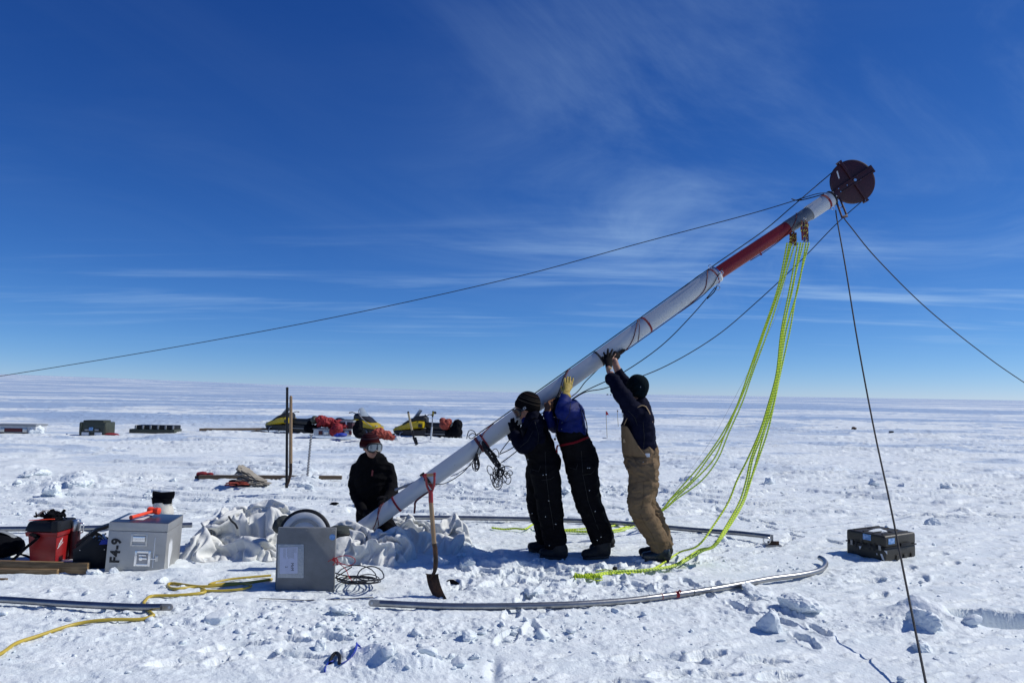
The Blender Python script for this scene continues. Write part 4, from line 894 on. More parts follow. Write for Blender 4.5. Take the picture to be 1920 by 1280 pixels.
v, f = chunk(.085, 5, 3, .13, 4, .3); v = v * np.array([1.5, .9, 1]) + np.array(cen + V(0, 0, hh * 1.01) - ey * .05); me = np_mesh('snow_dusting', v, f); tag(mkobj('snow_dusting', me, SNOW), 'patch of snow lying on the lid of the olive case', 'snow')
def onl(u, v, o=.002): return nc + ex * (u * wd) - ey * o + V(0, 0, v * hh)     # long face
def ons(u, v, o=.002): return nc + ey * (u * dp) - ex * o + V(0, 0, v * hh)     # short face
MB().box(onl(.45, .84), (.085, .004, .055), (ex, ey, V(0, 0, 1))).build('blue_sticker', mm['blue_sticker'], oc)
MB().box(ons(.20, .78), (.004, .10, .055), (ex, ey, V(0, 0, 1))).build('blue_sticker', mm['blue_sticker'], oc)
text_mesh('stencil_lettering', 'F4-44', .10, onl(.50, .50, .003), -ex, V(0, 0, 1), mm['lettering'], oc, .0012, spacing=1.0, bold=.004)
for u_ in (.12, .84): MB().box(onl(u_, .52, .006), (.024, .012, .05), (ex, ey, V(0, 0, 1))).build('latch', mm['dull_steel'], oc, .002)
for pts, u_, v_ in (([(0, 0), (.03, -.03), (.03, .0)], .02, .45), ([(0, .0), (.02, 0), (.045, -.06), (.02, -.05)], .12, .30), ([(0, 0), (.03, .005), (.01, -.03)], .66, .42), ([(0, 0), (.012, 0), (.01, -.02)], .22, .28)):
    MB().prism(pts, .002, onl(u_, v_), -ex, V(0, 0, 1), ey).build('torn_tape', mm['white_tape'], oc)
b = MB(); c = ons(.62, .60, .012); b.box(c, (.012, .16, .03), (ex, ey, V(0, 0, 1))); b.build('side_handle', mm['black_plastic'], oc, .004)
for u_ in (.38, .62, .86): MB().box(ons(u_, .12, .006), (.012, .05, .05), (ex, ey, V(0, 0, 1))).build('foot_rib', mm['olive'], oc, .006)
# ---------------------------------------------------------------- tubes of the tent frame
gt = 'bent steel tent-frame tubes on the snow'
def steel_tube(pts, r, label, name='frame_tube', lift=.03):
    t = thing(name, label, 'tube', GG(*pts[0][:2]), group=gt)
    P = []
    for p in pts: g = GS(p[0], p[1]); g.z = g.z * .4 + r + (p[2] if len(p) > 2 else .0); P.append(g)
    MB().tube(spline(P, 10), r, 18).build('pipe', mm['tube_steel'], t)
    return t, P
t1, P1 = steel_tube([(712, 1144, .03), (860, 1147, .02), (1040, 1143, .015), (1160, 1136, .015), (1240, 1128, .02), (1340, 1114, .02), (1440, 1096, .02), (1500, 1088, .02), (1536, 1078, .015), (1548, 1068, .02), (1545, 1060, .025), (1537, 1056, .03)], .0235, 'near curved steel tube with a red tie and a hooked right end')
e = P1[0]; dx = (P1[0] - P1[1]).normalized()
def lug(e, dx, par, flip=1):
    b = MB(); n_ = V(-dx.y, dx.x, 0).normalized(); b.prism([(-.01, -.024), (.06, -.024)] + [(.06 + .024 * math.sin(k * math.pi / 8), -.024 * math.cos(k * math.pi / 8)) for k in range(1, 8)] + [(.06, .024), (-.01, .024)], .010, e, dx, V(0, 0, 1), n_); b.build('flat_lug', mm['dull_steel'], par, .002)
    c = e + dx * .058; MB().cyl(c - n_ * .0075, c + n_ * .0075, .0095, .0095, 12).build('bolt_hole', mm['white_bag'] if False else mm['sled_white'], par)
lug(e, dx, t1)
for px, py in ((1244, 1127), (1299, 1121)):
    g = GG(px, py); k = min(range(len(P1)), key=lambda i: (P1[i] - g).length); q = P1[k]
sp1 = spline(P1, 10)
def tie(px, w_, m, par, r=.0255):
    i = min(range(1, len(sp1) - 1), key=lambda i: abs(((sp1[i] - Vector(C_)).dot(Vector(R_)) / (sp1[i] - Vector(C_)).dot(Vector(F_)) * FPX + 960) - px)); d = (sp1[i + 1] - sp1[i - 1]).normalized()
    MB().tube([sp1[i] - d * w_ / 2, sp1[i] + d * w_ / 2], r, 16).build('tie', m, par); return sp1[i], d
tie(1244, .006, mm['red_strap'], t1); q, d = tie(1272, .030, mm['red_strap'], t1); tie(1299, .005, mm['lettering'], t1)
MB().tube(spline([q, q + V(.02, -.01, .035), q + V(.03, -.02, .02)], 4), .006, 6).build('tie', mm['red_strap'], t1)
t2, P2 = steel_tube([(-120, 1133, .03), (0, 1137, .03), (120, 1145, .03), (240, 1151, .03), (302, 1153, .035)], .0235, 'straight steel tube with a holed lug, entering from the left edge')
lug(P2[-1], (P2[-1] - P2[-2]).normalized(), t2)
t3, P3 = steel_tube([(750, 976, .03), (900, 977, .03), (1060, 982, .03), (1180, 989, .03), (1290, 999, .02), (1380, 1010, .04), (1446, 1021, .06)], .026, 'far curved steel tube passing behind the workers to a clamp at its right end')
t4, P4 = steel_tube([(-100, 997, .02), (0, 999, .02), (150, 997, .02), (360, 990, .02)], .026, 'far straight steel tube running behind the toolboxes at the left')
cl = thing('tube_clamp', 'steel clamp plate with a loop under the right end of the far curved tube', 'clamp', GG(1430, 1026))
c = P3[-1] - V(.05, .09, .012); MB().box(c + V(.03, 0, -.055), (.17, .12, .012)).build('base_plate', mm['dull_steel'], cl, .002); MB().box(c + V(.03, -.03, -.03), (.12, .02, .04)).build('jaw', mm['rust_steel'], cl, .004)
ring('loop', c + V(-.045, -.05, 0), (.3, 1, .1), .035, .007, mm['steel'], cl)
MB().cyl(c + V(.03, 0, -.05), c + V(.03, 0, .05), .012, .012, 10).build('clamp_bolt', mm['dull_steel'], cl)
# ---------------------------------------------------------------- D-handle shovel
sv = thing('shovel', 'shovel with a red D-grip and wooden shaft standing in the snow, blade down', 'shovel', GG(815, 1120))
d0 = 5.78
q = lambda x, y, dd=0.0: D(x, y, d0 + dd)
MB().tube(spline([q(808, 940), q(811, 980), q(814, 1017), q(815, 1022)], 4), .0175, 16).build('shaft', mm['wood_handle'], sv)
MB().tube(spline([q(814, 1018), q(816, 1030), q(817, 1052), q(815, 1070, .0), q(810, 1078), q(806, 1086, -.01)], 6), [.0185] * 12 + [.019, .019, .018, .018, .017, .016, .015, .014, .013, .012, .012, .011, .011, .010, .009, .009, .009, .009, .009][:19], 14).build('socket', mm['rust_steel'], sv)
for s, pts in ((1, [(808, 925), (801, 912), (799, 898), (799, 891)]), (-1, [(808, 925), (813, 912), (814.5, 898), (814, 889)])):
    MB().tube(spline([q(*p) for p in pts], 6), .011, 12, ry=.009).build('grip_arm', mm['shovel_red'], sv)
MB().tube([q(808, 941), q(807.5, 925), q(807.5, 918)], [.0185, .0185, .013], 16).build('grip_ferrule', mm['shovel_red'], sv)
MB().cyl(q(797, 891), q(815.5, 889), .0125, .0125, 14).build('grip', mm['wood_handle'], sv)
for x, y in ((798, 891), (815, 889)): MB().cyl(q(x - 2, y), q(x + 2, y), .0150, .0150, 14).build('grip_cap', mm['shovel_red'], sv)
# blade: curved pressed sheet
nu, nv = 9, 12; vs = []
TL, TR_, BL, BR = q(799, 1075, .02), q(821, 1076, -.02), q(812, 1117, -.05), q(839, 1125, -.12); nn = (TR_ - TL).cross(BL - TL).normalized()
nn = nn if nn.y < 0 else -nn
for side_ in (0, 1):
    for j in range(nv + 1):
        for i in range(nu + 1):
            u = i / nu; v_ = j / nv; p = (TL * (1 - u) + TR_ * u) * (1 - v_) + (BL * (1 - u) + BR * u) * v_
            p = p + (TL - BL).normalized().cross(nn) * (math.sin(v_ * math.pi) * .012) * (-1)
            dish = -.020 * math.sin(u * math.pi) * (1 - .3 * v_) + .010 * math.exp(-((u - .45) / .1) ** 2) * (1 - v_) ** .5
            vs.append(p + nn * (dish + (-.0035 if side_ else 0)))
st = (nu + 1) * (nv + 1); fs = [(j * (nu + 1) + i, j * (nu + 1) + i + 1, (j + 1) * (nu + 1) + i + 1, (j + 1) * (nu + 1) + i) for j in range(nv) for i in range(nu)]
fs2 = [tuple(st + x for x in reversed(f)) for f in fs]; rim = [i for i in range(nu + 1)] + [(j) * (nu + 1) + nu for j in range(1, nv + 1)] + [nv * (nu + 1) + i for i in range(nu - 1, -1, -1)] + [j * (nu + 1) for j in range(nv - 1, 0, -1)]
fs3 = [(rim[k], rim[k] + st, rim[(k + 1) % len(rim)] + st, rim[(k + 1) % len(rim)]) for k in range(len(rim))]
MB().add(vs, fs + fs2 + fs3).build('blade', mm['rust_steel'], sv)
MB().cyl(q(798, 1075, .02), q(806, 1077), .004, .004, 8).build('foot_tread', mm['rust_steel'], sv); MB().cyl(q(812, 1077), q(822, 1076, -.02), .004, .004, 8).build('foot_tread', mm['rust_steel'], sv)
# ---------------------------------------------------------------- yellow hose
yh = [(0, 1226), (30, 1208), (70, 1196), (140, 1174), (200, 1167), (262, 1163), (286, 1157), (284, 1150), (270, 1138), (272, 1128), (285, 1121), (330, 1119), (372, 1116), (385, 1109), (368, 1104), (330, 1106), (316, 1102), (322, 1096), (380, 1099), (460, 1097), (510, 1089)]
gy = GG(-60, 1258, .015)
P = [gy] + [GG(x, y, .014) for x, y in yh]; rope('air_hose', P, .0115, mm['yellow_hose'], 'yellow hose looping over the snow from the bottom left corner to the grey box', 'hose', 10, 8)
P = [GG(376, 1109, .02), GG(420, 1109, .015), GG(458, 1107, .015), GG(470, 1103, .02), GG(440, 1098, .02), GG(392, 1098, .02), GG(430, 1090, .02), GG(508, 1083, .02)]
rope('air_hose', P, .0095, mm['yellow_hose'], 'second shorter yellow hose run in the shadow beside the grey box', 'hose', 10, 8)
# ---------------------------------------------------------------- black cable tangle, red wire
ct = thing('cable_coil', 'tangle of black cable on the snow right of the grey box', 'cable', GG(660, 1088))
b = MB(); rg = random.Random(21); c0 = GG(672, 1084)
def loop3(cx_, cy_, rx, ry_, h_, ph=0, n=18, d=5.95, turns=1.0, tilt=0):
    return [D(cx_ + math.cos(ph + turns * 2 * math.pi * k / n) * rx, cy_ + math.sin(ph + turns * 2 * math.pi * k / n) * ry_ * 1.0 - h_ * max(0, -math.sin(ph + turns * 2 * math.pi * k / n)), d - .18 * math.sin(ph + turns * 2 * math.pi * k / n)) for k in range(n + 1)]
for cx_, cy_, rx, ry_, h_, r in ((695, 1081, 25, 7, 13, .0052), (668, 1083, 38, 6, 18, .0045), (662, 1087, 30, 5, 3, .0045), (672, 1088, 32, 6, 3, .0045), (680, 1089, 34, 5, 2, .0042), (685, 1089, 24, 4, 5, .0042), (660, 1090, 20, 4, 4, .0045), (690, 1087, 22, 5, 6, .004)):
    P = loop3(cx_, cy_, rx, ry_, h_, rg.uniform(0, 1))
    b.tube(P, r, 7)
for pts in ([(620, 1070), (640, 1077), (680, 1083), (700, 1084)], [(620, 1080), (650, 1088), (672, 1094)], [(628, 1083), (645, 1072), (660, 1062)]):
    b.tube(spline([D(x, y, 5.9) for x, y in pts], 6), .005, 7)
b.build('cable', mm['black_cable'], ct)
b = MB(); b.tube(spline([D(x, y, 5.85) for x, y in ((615, 1052), (632, 1044), (650, 1041), (664, 1046), (665, 1054), (655, 1059), (640, 1056), (630, 1050), (627, 1056))], 6), .003, 6)
for i in range(5): b.tube(spline([D(626 + rg.uniform(-3, 8), 1048 + rg.uniform(-4, 12), 5.86) for _ in range(5)], 5), .0028, 6)
b.tube(spline([D(x, y, 5.85) for x, y in ((636, 1056), (648, 1066), (654, 1080), (660, 1088))], 6), .003, 6)
tag(b.build('red_wire', mm['red_wire']), 'thin red wire tangle in front of the tent cloth, right of the grey box', 'wire')
rope('cord', [GG(x, y, .012) for x, y in ((486, 1125), (520, 1128), (580, 1127), (640, 1125), (700, 1122))], .003, br, 'thin black strand on the snow below the grey box, laid as the shadow of the shovel shaft', 'cord', 6)  # black strand standing in for the cast shadow of the shovel shaft
# ---------------------------------------------------------------- blue strap, small finds
bs = thing('webbing_strap', 'blue webbing strap with a black buckle half buried near the bottom edge', 'strap', GG(635, 1240))
g0 = GG(609, 1254, .005); g1 = GG(616, 1244, .01); g2 = GG(624, 1236, .012)
MB().tube(spline([g0, g1, g2], 6), .004, 6, ry=.016, up=(0, -1, .4)).build('webbing', mm['blue_webbing'], bs)
MB().tube(spline([GG(640, 1239, .01), GG(653, 1236, .012), GG(664, 1232, .015), GG(669, 1228, .02)], 6), .003, 6, ry=.017, up=(0, -1, .4)).build('webbing', mm['blue_webbing'], bs)
b = MB(); P = spline([GG(618, 1238, .01), GG(623, 1234, .02), GG(630, 1233, .02), GG(636, 1236, .02), GG(636, 1240, .01)], 5); b.tube(P, .010, 8); b.build('buckle', mm['black_plastic'], bs)
MB().tube(spline([GG(668, 1227, .02), GG(674, 1225, .025), GG(681, 1227, .02), GG(692, 1226, .02)], 5), .006, 6).build('webbing_end', mm['blue_webbing'], bs)
for px, py, s, lab, cat, m in ((627, 947, .045, 'small dark glove with snow on it, lying left of the kneeling person', 'glove', 'dark_fabric'), (850, 1093, .05, 'dark scrap of cloth lying in a hollow right of the shovel blade', 'cloth', 'dark_fabric'), (433, 780, .10, 'small dark object far out on the plain left of the tall bars', 'lump', 'dark_fabric'),
        (1600, 806, .16, 'dark rust-coloured lump far out on the plain left of the black guy rope', 'lump', 'rust_steel'), (1671, 812, .08, 'tiny dark lump far out right of the black guy rope', 'lump', 'dark_fabric'), (1569, 801, .06, 'tiny dark speck far out left of the rust-coloured lump', 'lump', 'dark_fabric')):
    g = G(px, py); g.z = GZ(g); v, f = chunk(s, int(px), 3, .55, 6, .3); v = v * np.array([1.4, .8, 1.0]) + np.array(g + V(0, 0, s * .2)); me = np_mesh('debris', v, f)
    tag(mkobj('fabric_scrap' if cat in ('glove', 'cloth') else 'dark_lump', me, mm[m]), lab, cat)
# ---------------------------------------------------------------- black and white bag
bg_ = thing('storage_bag', 'white bag with a black folded top standing alone at the left', 'bag', GG(303, 955))
g = GG(303, 957); k = g.y / F_[1] / FPX; b = MB()
def sack(prof, c, m, name, par, n=28, seed=0, amp=.06):
    vs = []; rg = np.random.RandomState(seed); off = rg.uniform(0, 9, 4)
    for j, (rx, ry_, h_, ox) in enumerate(prof):
        for i in range(n):
            a = 2 * math.pi * i / n; s = 1 + amp * (math.sin(3 * a + off[0] + j * .5) + .7 * math.sin(5 * a + off[1] - j * .4) + .5 * math.sin(8 * a + off[2] + j))
            vs.append(c + V(math.cos(a) * rx * s + ox, math.sin(a) * ry_ * s, h_ + .01 * math.sin(2 * a + off[3]) * (j > 0)))
    fs = [(j * n + i, j * n + (i + 1) % n, (j + 1) * n + (i + 1) % n, (j + 1) * n + i) for j in range(len(prof) - 1) for i in range(n)] + [tuple(reversed(range(n))), tuple(range((len(prof) - 1) * n, len(prof) * n))]
    return MB().add(vs, fs).build(name, mm[m], par)
sack([(.125, .09, -.01, 0), (.135, .10, .03, 0), (.125, .09, .08, .005), (.110, .075, .13, .0), (.118, .07, .155, .002)], g, 'white_bag', 'body', bg_, seed=3)
sack([(.119, .072, .15, .0), (.125, .07, .19, .003), (.130, .068, .215, .004)], g, 'dark_fabric', 'top_band', bg_, seed=4, amp=.03)
sack([(.125, .055, .212, .008), (.135, .05, .25, .012), (.137, .04, .285, .014), (.133, .015, .29, .012)], g, 'dark_fabric', 'folded_flap', bg_, seed=5, amp=.04)
# ---------------------------------------------------------------- bar + long tool standing, auger
lb = thing('steel_bar', 'tall black steel bar standing upright in the snow', 'bar', GG(538, 908)); dd = 10.9
MB().cyl(D(537.5, 912, dd), D(538.5, 728, dd), .020, .018, 14).build('shaft', mm['black_plastic'], lb); MB().tube([D(537.5, 905, dd), D(537.5, 914, dd)], [.028, .022], 8).build('tip', mm['black_plastic'], lb)
MB().ball(D(538.5, 728, dd), .022, 10).build('cap', mm['black_plastic'], lb)
wt = thing('long_tool', 'wooden handled digging tool leaning against the tall black bar', 'digging tool', GG(543, 905))
MB().tube([D(545, 868, dd - .05), D(545.5, 744, dd - .05)], [.026, .021], 14).build('handle', mm['wood_handle'], wt); MB().ball(D(545.5, 744, dd - .05), .021, 10).build('handle_end', mm['wood_handle'], wt)
MB().tube(spline([D(545, 868, dd - .05), D(544.5, 888, dd - .05), D(541, 902, dd - .04), D(538, 908, dd - .03)], 5), [.024] * 6 + [.02] * 10, 12).build('socket', mm['rust_steel'], wt)
au = thing('auger', 'thin steel ice auger screw standing upright in a snow lump', 'auger', GG(577, 892)); dd = 12.2
A_, B_ = D(576.5, 892, dd), D(583.5, 814, dd); MB().cyl(A_, B_, .014, .014, 10).build('shaft', mm['dull_steel'], au)
axx = (B_ - A_).normalized(); s1, n1 = frame(axx); P = [A_ + axx * ((B_ - A_).length * i / 150) + (s1 * math.cos(i * .62) + n1 * math.sin(i * .62)) * .019 for i in range(151)]
MB().tube(P, .004, 5, ry=.009, up=axx).build('flighting', mm['dull_steel'], au); MB().cyl(D(580, 815, dd), D(587, 815, dd), .011, .011, 8).build('coupling', mm['dull_steel'], au)
# ---------------------------------------------------------------- boards with sack and orange tools (mid distance)
plank((372, 901), (640, 903), .06, .09, 'long brown board lying on the snow behind the sack', 'wood_dark', lift=.035, group='boards and timbers in the middle distance')
g = GG(385, 899); cz = thing('tool_case', 'flat black case under a red cloth, at the left end of a board', 'case', g)
MB().box(g + V(.05, -.02, .04), (.40, .14, .07)).build('shell', mm['black_plastic'], cz, .01); MB().box(g + V(.02, -.095, .04), (.16, .01, .035)).build('name_plate', mm['cover_grey'], cz)
rt2 = thing('red_cloth', 'small dark red cloth heap lying on the flat black case', 'cloth', g + V(0, 0, .08)); b = MB(); b.ball(g + V(-.05, 0, .10), (.10, .06, .045), 10); b.ball(g + V(.08, 0, .095), (.06, .05, .035), 10); b.ball(g + V(-.13, 0, .09), (.03, .05, .045), 8); b.build('heap', mm['red_strap'], rt2)
g = GG(470, 915)
SACK = [g]
g2 = GG(450, 914); ob = thing('orange_tool_roll', 'orange straps and tools spilling out in front of the beige sack', 'tools', g2); b = MB(); rg = random.Random(31)
for i in range(9): p0 = g2 + V(rg.uniform(-.2, .1), rg.uniform(-.1, .05), rg.uniform(.02, .07)); b.tube(spline([p0, p0 + V(rg.uniform(.03, .12), rg.uniform(-.05, .05), rg.uniform(0, .03)), p0 + V(rg.uniform(.12, .2), rg.uniform(-.05, .05), 0)], 4), .022, 7, ry=.012)
b.build('straps', mm['duffel_orange'], ob); MB().box(g2 + V(-.03, .1, .05), (.34, .12, .09)).build('pouch', mm['dark_fabric'], ob, .02)
rope('thin_rod', [D(436, 890, 10.9), D(449, 890, 10.9)], .006, mm['dull_steel'], 'short thin rod poking out left of the beige sack', 'rod', 6)
# ---------------------------------------------------------------- distant cases at left
def G2(px, py): g = G(px, py); g.z = GZ(g, False); return g
g = G2(172, 817); k = g.y / FPX; oc2 = thing('hard_case', 'tall dark olive hard case standing far out at the left', 'case', g)
MB().box(g + V(0, .3, 12 * k), (50 * k, .55, 25 * k)).build('body', mm['olive_green'], oc2, .03); MB().box(g + V(-1 * k, .3, 25.5 * k), (38 * k, .45, 4.5 * k)).build('lid', mm['olive_green'], oc2, .02)
for dx_ in (-17, 17): MB().box(g + V(dx_ * k * .55, .0, 10.5 * k), (8 * k, .05, 3 * k)).build('latch', mm['dull_steel'], oc2, .01)
for dx_ in (-12, 12): MB().box(g + V(dx_ * k, .0, 3 * k), (13 * k, .05, 6 * k)).build('pale_label', mm['white_tape'], oc2, .005)
MB().box(g + V(-2 * k, .0, 12 * k), (7 * k, .04, 6 * k)).build('blue_sticker', mm['blue_sticker'], oc2, .005)
for s in (-1, 1): MB().box(g + V(s * 22 * k, .02, 13 * k), (4 * k, .05, 20 * k)).build('corner_rib', mm['olive_green'], oc2, .01)
b = MB(); b.ball(g + V(33 * k, .1, 2 * k), (14 * k, .15, 3 * k), 12); b.ball(g + V(42 * k, .05, 1.5 * k), (8 * k, .12, 2.2 * k), 10); tag(b.build('red_cloth', mm['red_strap']), 'flat dark red cloth lying right of the tall olive case', 'cloth')
g = G2(284, 812); k = g.y / FPX; pc_ = thing('pallet_case', 'low wide olive case with a ribbed black top, far out at the left', 'case', g)
MB().box(g + V(0, .3, 3 * k), (84 * k, .6, 10 * k)).build('base', mm['olive_green'], pc_, .02); MB().box(g + V(4 * k, .3, 11.5 * k), (74 * k, .5, 7 * k)).build('tray', mm['black_plastic'], pc_, .02)
for i in range(6): MB().box(g + V((-31 + i * 14) * k, .04, 11.5 * k), (3 * k, .06, 6.5 * k)).build('rib', mm['cover_grey'], pc_, .01)
g = G2(25, 813); k = g.y / FPX; sl = thing('banded_sled', 'white sled box with a dark red band at the far left edge', 'sled', g)
MB().box(g + V(0, .3, 7.5 * k), (82 * k, .6, 12 * k)).build('body', mm['sled_white'], sl, .02); MB().box(g + V(0, -.01, 6 * k), (34 * k, .03, 6.5 * k)).build('band', mm['sled_dark_red'], sl, .003); MB().box(g + V(-1 * k, .3, 15 * k), (86 * k, .66, 3 * k)).build('lid', mm['cover_grey'], sl, .01)
MB().box(g + V(0, .3, .5 * k), (76 * k, .5, 2.5 * k)).build('runner', mm['black_plastic'], sl, .01)
for dx_ in (-20, 22): MB().box(g + V(dx_ * k, -.02, 6 * k), (8 * k, .03, 7 * k)).build('latch', mm['steel'], sl, .004)
v, f = chunk(.22, 77, 4, .9, 8, .3); v = v + np.array(g + V(41 * k, .1, .08)); me = np_mesh('snow_block', v, f); tag(mkobj('snow_block', me, SNOW), 'snow drift heaped against the right end of the white sled box', 'snow block', 'big blocks of broken snow')
plank((374, 810), (520, 811), .08, .12, 'far timber beam lying left of the yellow machine', 'wood_dark', lift=.06, group='boards and timbers in the middle distance')
b = MB().box(G2(385, 810) + V(.12, -.02, .045), (.28, .15, .10)).build('beam_block', mm['wood']); tag(b, 'pale square block at the left end of the far timber beam', 'block')
rope('tow_rope', [G2(470, 811) + V(0, 0, .03), G2(485, 811) + V(0, 0, .05), G2(500, 812) + V(0, 0, .04)], .03, br, 'dark tow rope between the far beam and the left snowmobile', 'rope', 6)
# ---------------------------------------------------------------- snowmobiles
def snowmobile(label):
    """built along -X (nose towards -X), real size about 2.9 m"""
    t = thing('snowmobile', label, 'snowmobile', group='parked yellow snowmobiles')
    def loft(name, secs, m, bev=0.0):
        b = MB(); vs = []; n = 12
        for x, hw, z0, z1, rr in secs:
            for q_ in range(n):
                a_ = 2 * math.pi * (q_ + .5) / n; cx_, sz_ = math.cos(a_), math.sin(a_); e_ = rr
                yy = math.copysign(abs(cx_) ** e_, cx_) * hw; zz = (z0 + z1) / 2 + math.copysign(abs(sz_) ** e_, sz_) * (z1 - z0) / 2; vs.append((x, yy, zz))
        m_ = len(secs); fs = [(j * n + q_, j * n + (q_ + 1) % n, (j + 1) * n + (q_ + 1) % n, (j + 1) * n + q_) for j in range(m_ - 1) for q_ in range(n)] + [tuple(reversed(range(n))), tuple(range((m_ - 1) * n, m_ * n))]
        return b.add(vs, fs).build(name, mm[m], t)
    loft('belly_pan', [(-1.42, .15, .30, .42, .7), (-1.25, .32, .20, .48, .5), (-.8, .42, .16, .50, .45), (-.2, .42, .16, .50, .45), (.1, .36, .18, .50, .45)], 'machine_black')
    loft('hood', [(-1.46, .12, .38, .44, .7), (-1.30, .30, .36, .54, .6), (-1.0, .40, .38, .66, .55), (-.6, .44, .44, .78, .5), (-.25, .44, .50, .84, .5), (-.02, .40, .52, .80, .5)], 'machine_yellow')
    loft('dash', [(-1.0, .20, .62, .70, .6), (-.7, .28, .70, .88, .6), (-.35, .30, .76, 1.02, .6), (-.10, .26, .74, 1.05, .6), (.05, .15, .74, .98, .6)], 'machine_black')
    loft('seat', [(.02, .14, .50, .78, .6), (.2, .18, .46, .76, .5), (.8, .20, .44, .76, .5), (1.05, .20, .44, .82, .5), (1.12, .18, .46, .80, .5)], 'machine_black')
    loft('tunnel', [(.0, .24, .28, .50, .4), (.7, .26, .26, .48, .4), (1.40, .24, .24, .44, .4)], 'machine_black')
    b = MB(); P = [(-.3, .34), (-.25, .10), (.0, .04), (.9, .04), (1.25, .10), (1.42, .26), (1.35, .36), (.9, .38), (.0, .38)]; b.prism(P, .40); b.build('track', mm['machine_black'], t, .03)
    for s in (-1, 1):
        b = MB(); vs = [(-.25, 0), (.0, .0), (1.0, .0), (1.2, .03)]; b.tube(spline([(-1.75, s * .46, .22), (-1.66, s * .46, .08), (-1.45, s * .46, .035), (-1.0, s * .46, .03), (-.6, s * .46, .035)], 5), .018, 8, ry=.07, up=(0, 1, 0)); b.build('ski', mm['machine_black'], t)
        b = MB(); b.tube([(-1.05, s * .46, .05), (-1.0, s * .42, .30), (-.85, s * .34, .38)], .028, 8); b.build('ski_strut', mm['dull_steel'], t)
        b = MB(); b.tube([(-.05, s * .10, 1.02), (.02, s * .25, 1.08), (.10, s * .38, 1.06)], [.018, .018, .024], 8); b.build('handlebar', mm['black_plastic'], t)
        MB().box((-1.28, s * .17, .53), (.10, .14, .05)).build('headlight', mm['steel'], t, .015)
        MB().box((-.12, s * .432, .62), (.16, .03, .14)).build('side_vent', mm['machine_black'], t, .01)
        MB().box((.45, s * .30, .30), (1.0, .12, .03)).build('footrest', mm['dull_steel'], t, .008)
    # wraparound windscreen
    vs = []; n = 12
    for off in (0, .006):
        for j in range(5):
            for i in range(n + 1):
                a_ = -1.15 + 2.3 * i / n; v_ = j / 4; rr = .34 - .10 * v_; vs.append((-.52 - math.cos(a_) * (rr - .05) * .55 + .30 * v_ + off, math.sin(a_) * (rr + off) * (1 - .25 * v_), .80 + .50 * v_ * (1 - .10 * abs(a_))))
    w_ = n + 1; fs = [(j * w_ + i, j * w_ + i + 1, (j + 1) * w_ + i + 1, (j + 1) * w_ + i) for j in range(4) for i in range(n)]; o5 = 5 * w_
    MB().add(vs, fs + [tuple(o5 + x for x in reversed(f)) for f in fs]).build('windscreen', mm['windscreen'], t)
    b = MB(); b.tube(spline([(1.15, -.2, .46), (1.42, -.2, .62), (1.45, 0, .66), (1.42, .2, .62), (1.15, .2, .46)], 4), .018, 8); b.build('rear_rack', mm['dull_steel'], t)
    MB().prism([(1.38, .05), (1.55, .02), (1.50, .30), (1.38, .42)], .44).build('snow_flap', mm['machine_black'], t, .01)
    return t
def place(t, px, py, s, rz, dz=0.0):
    g = G2(px, py); t.location = g + V(0, 0, dz); t.scale = (s, s, s); t.rotation_euler = (0, 0, rz)
def copytree(o, parent=None, label=None):
    c = o.copy(); col.objects.link(c); c.parent = parent
    if label: c['label'] = label
    for ch in list(o.children): copytree(ch, c)
    return c
S3 = snowmobile('yellow and black snowmobile nearest the mast, carrying a red and a black pack')
S1 = copytree(S3, None, 'yellow and black snowmobile farthest left, seen behind the tall bars')
S2 = copytree(S3, None, 'yellow snowmobile facing right behind the heap of red bags and the kneeling person')
place(S3, 799, 822, .80, R(-14), -.06); place(S1, 548, 812, .74, R(-16), -.08); place(S2, 668, 817, .80, R(180 - 32), -.06)
def lump(name, parts, m, label, cat, seed=0, amp=.35, k=7, group=None):
    """soft bag: one noisy closed skin over several balls"""
    b = MB()
    rg = random.Random(seed)
    for c, r in parts:
        b.ball(c, r, 22); rr = (r, r, r) if isinstance(r, float) else r
        if len(parts) > 1:
            for _ in range(3): b.ball(Vector(c) + V(rg.uniform(-.6, .6) * rr[0], rg.uniform(-.5, .3) * rr[1], rg.uniform(-.6, .5) * rr[2]), tuple(x * rg.uniform(.45, .7) for x in rr), 14, ((lambda a: (V(math.cos(a), 0, math.sin(a)), V(0, 1, 0), V(-math.sin(a), 0, math.cos(a))))(rg.uniform(-1, 1))))
    me = bpy.data.meshes.new(name); me.from_pydata(b.v, [], b.f); o = bpy.data.objects.new('tmp', me); col.objects.link(o)
    md = o.modifiers.new('r', 'REMESH'); md.mode = 'VOXEL'; md.voxel_size = max(.012, min(r if isinstance(r, float) else min(r) for c, r in parts) * .16)
    dg = bpy.context.evaluated_depsgraph_get(); dg.update(); m2 = bpy.data.meshes.new_from_object(o.evaluated_get(dg)); bpy.data.objects.remove(o); bpy.data.meshes.remove(me)
    n = len(m2.vertices); v = np.empty(n * 3); m2.vertices.foreach_get('co', v); v = v.reshape(-1, 3); nr = np.empty(n * 3); m2.vertices.foreach_get('normal', nr); nr = nr.reshape(-1, 3)
    s = float(np.ptp(v, axis=0).max()); q_ = np.abs(fbm3(v[:, 0] * k / s + seed, v[:, 1] * k / s, v[:, 2] * k / s, 3, seed) - .5) * 2
    v += nr * ((.28 - q_) * amp * .30 * s)[:, None]; m2.vertices.foreach_set('co', v.ravel()); m2.update(); m2.shade_smooth(); m2.name = name; m2.materials.clear()
    ob = mkobj(name, m2, mm[m] if isinstance(m, str) else m)
    return tag(ob, label, cat, group)
g = SACK[0]
def rx_(a): return (V(math.cos(a), 0, math.sin(a)), V(0, 1, 0), V(-math.sin(a), 0, math.cos(a)))
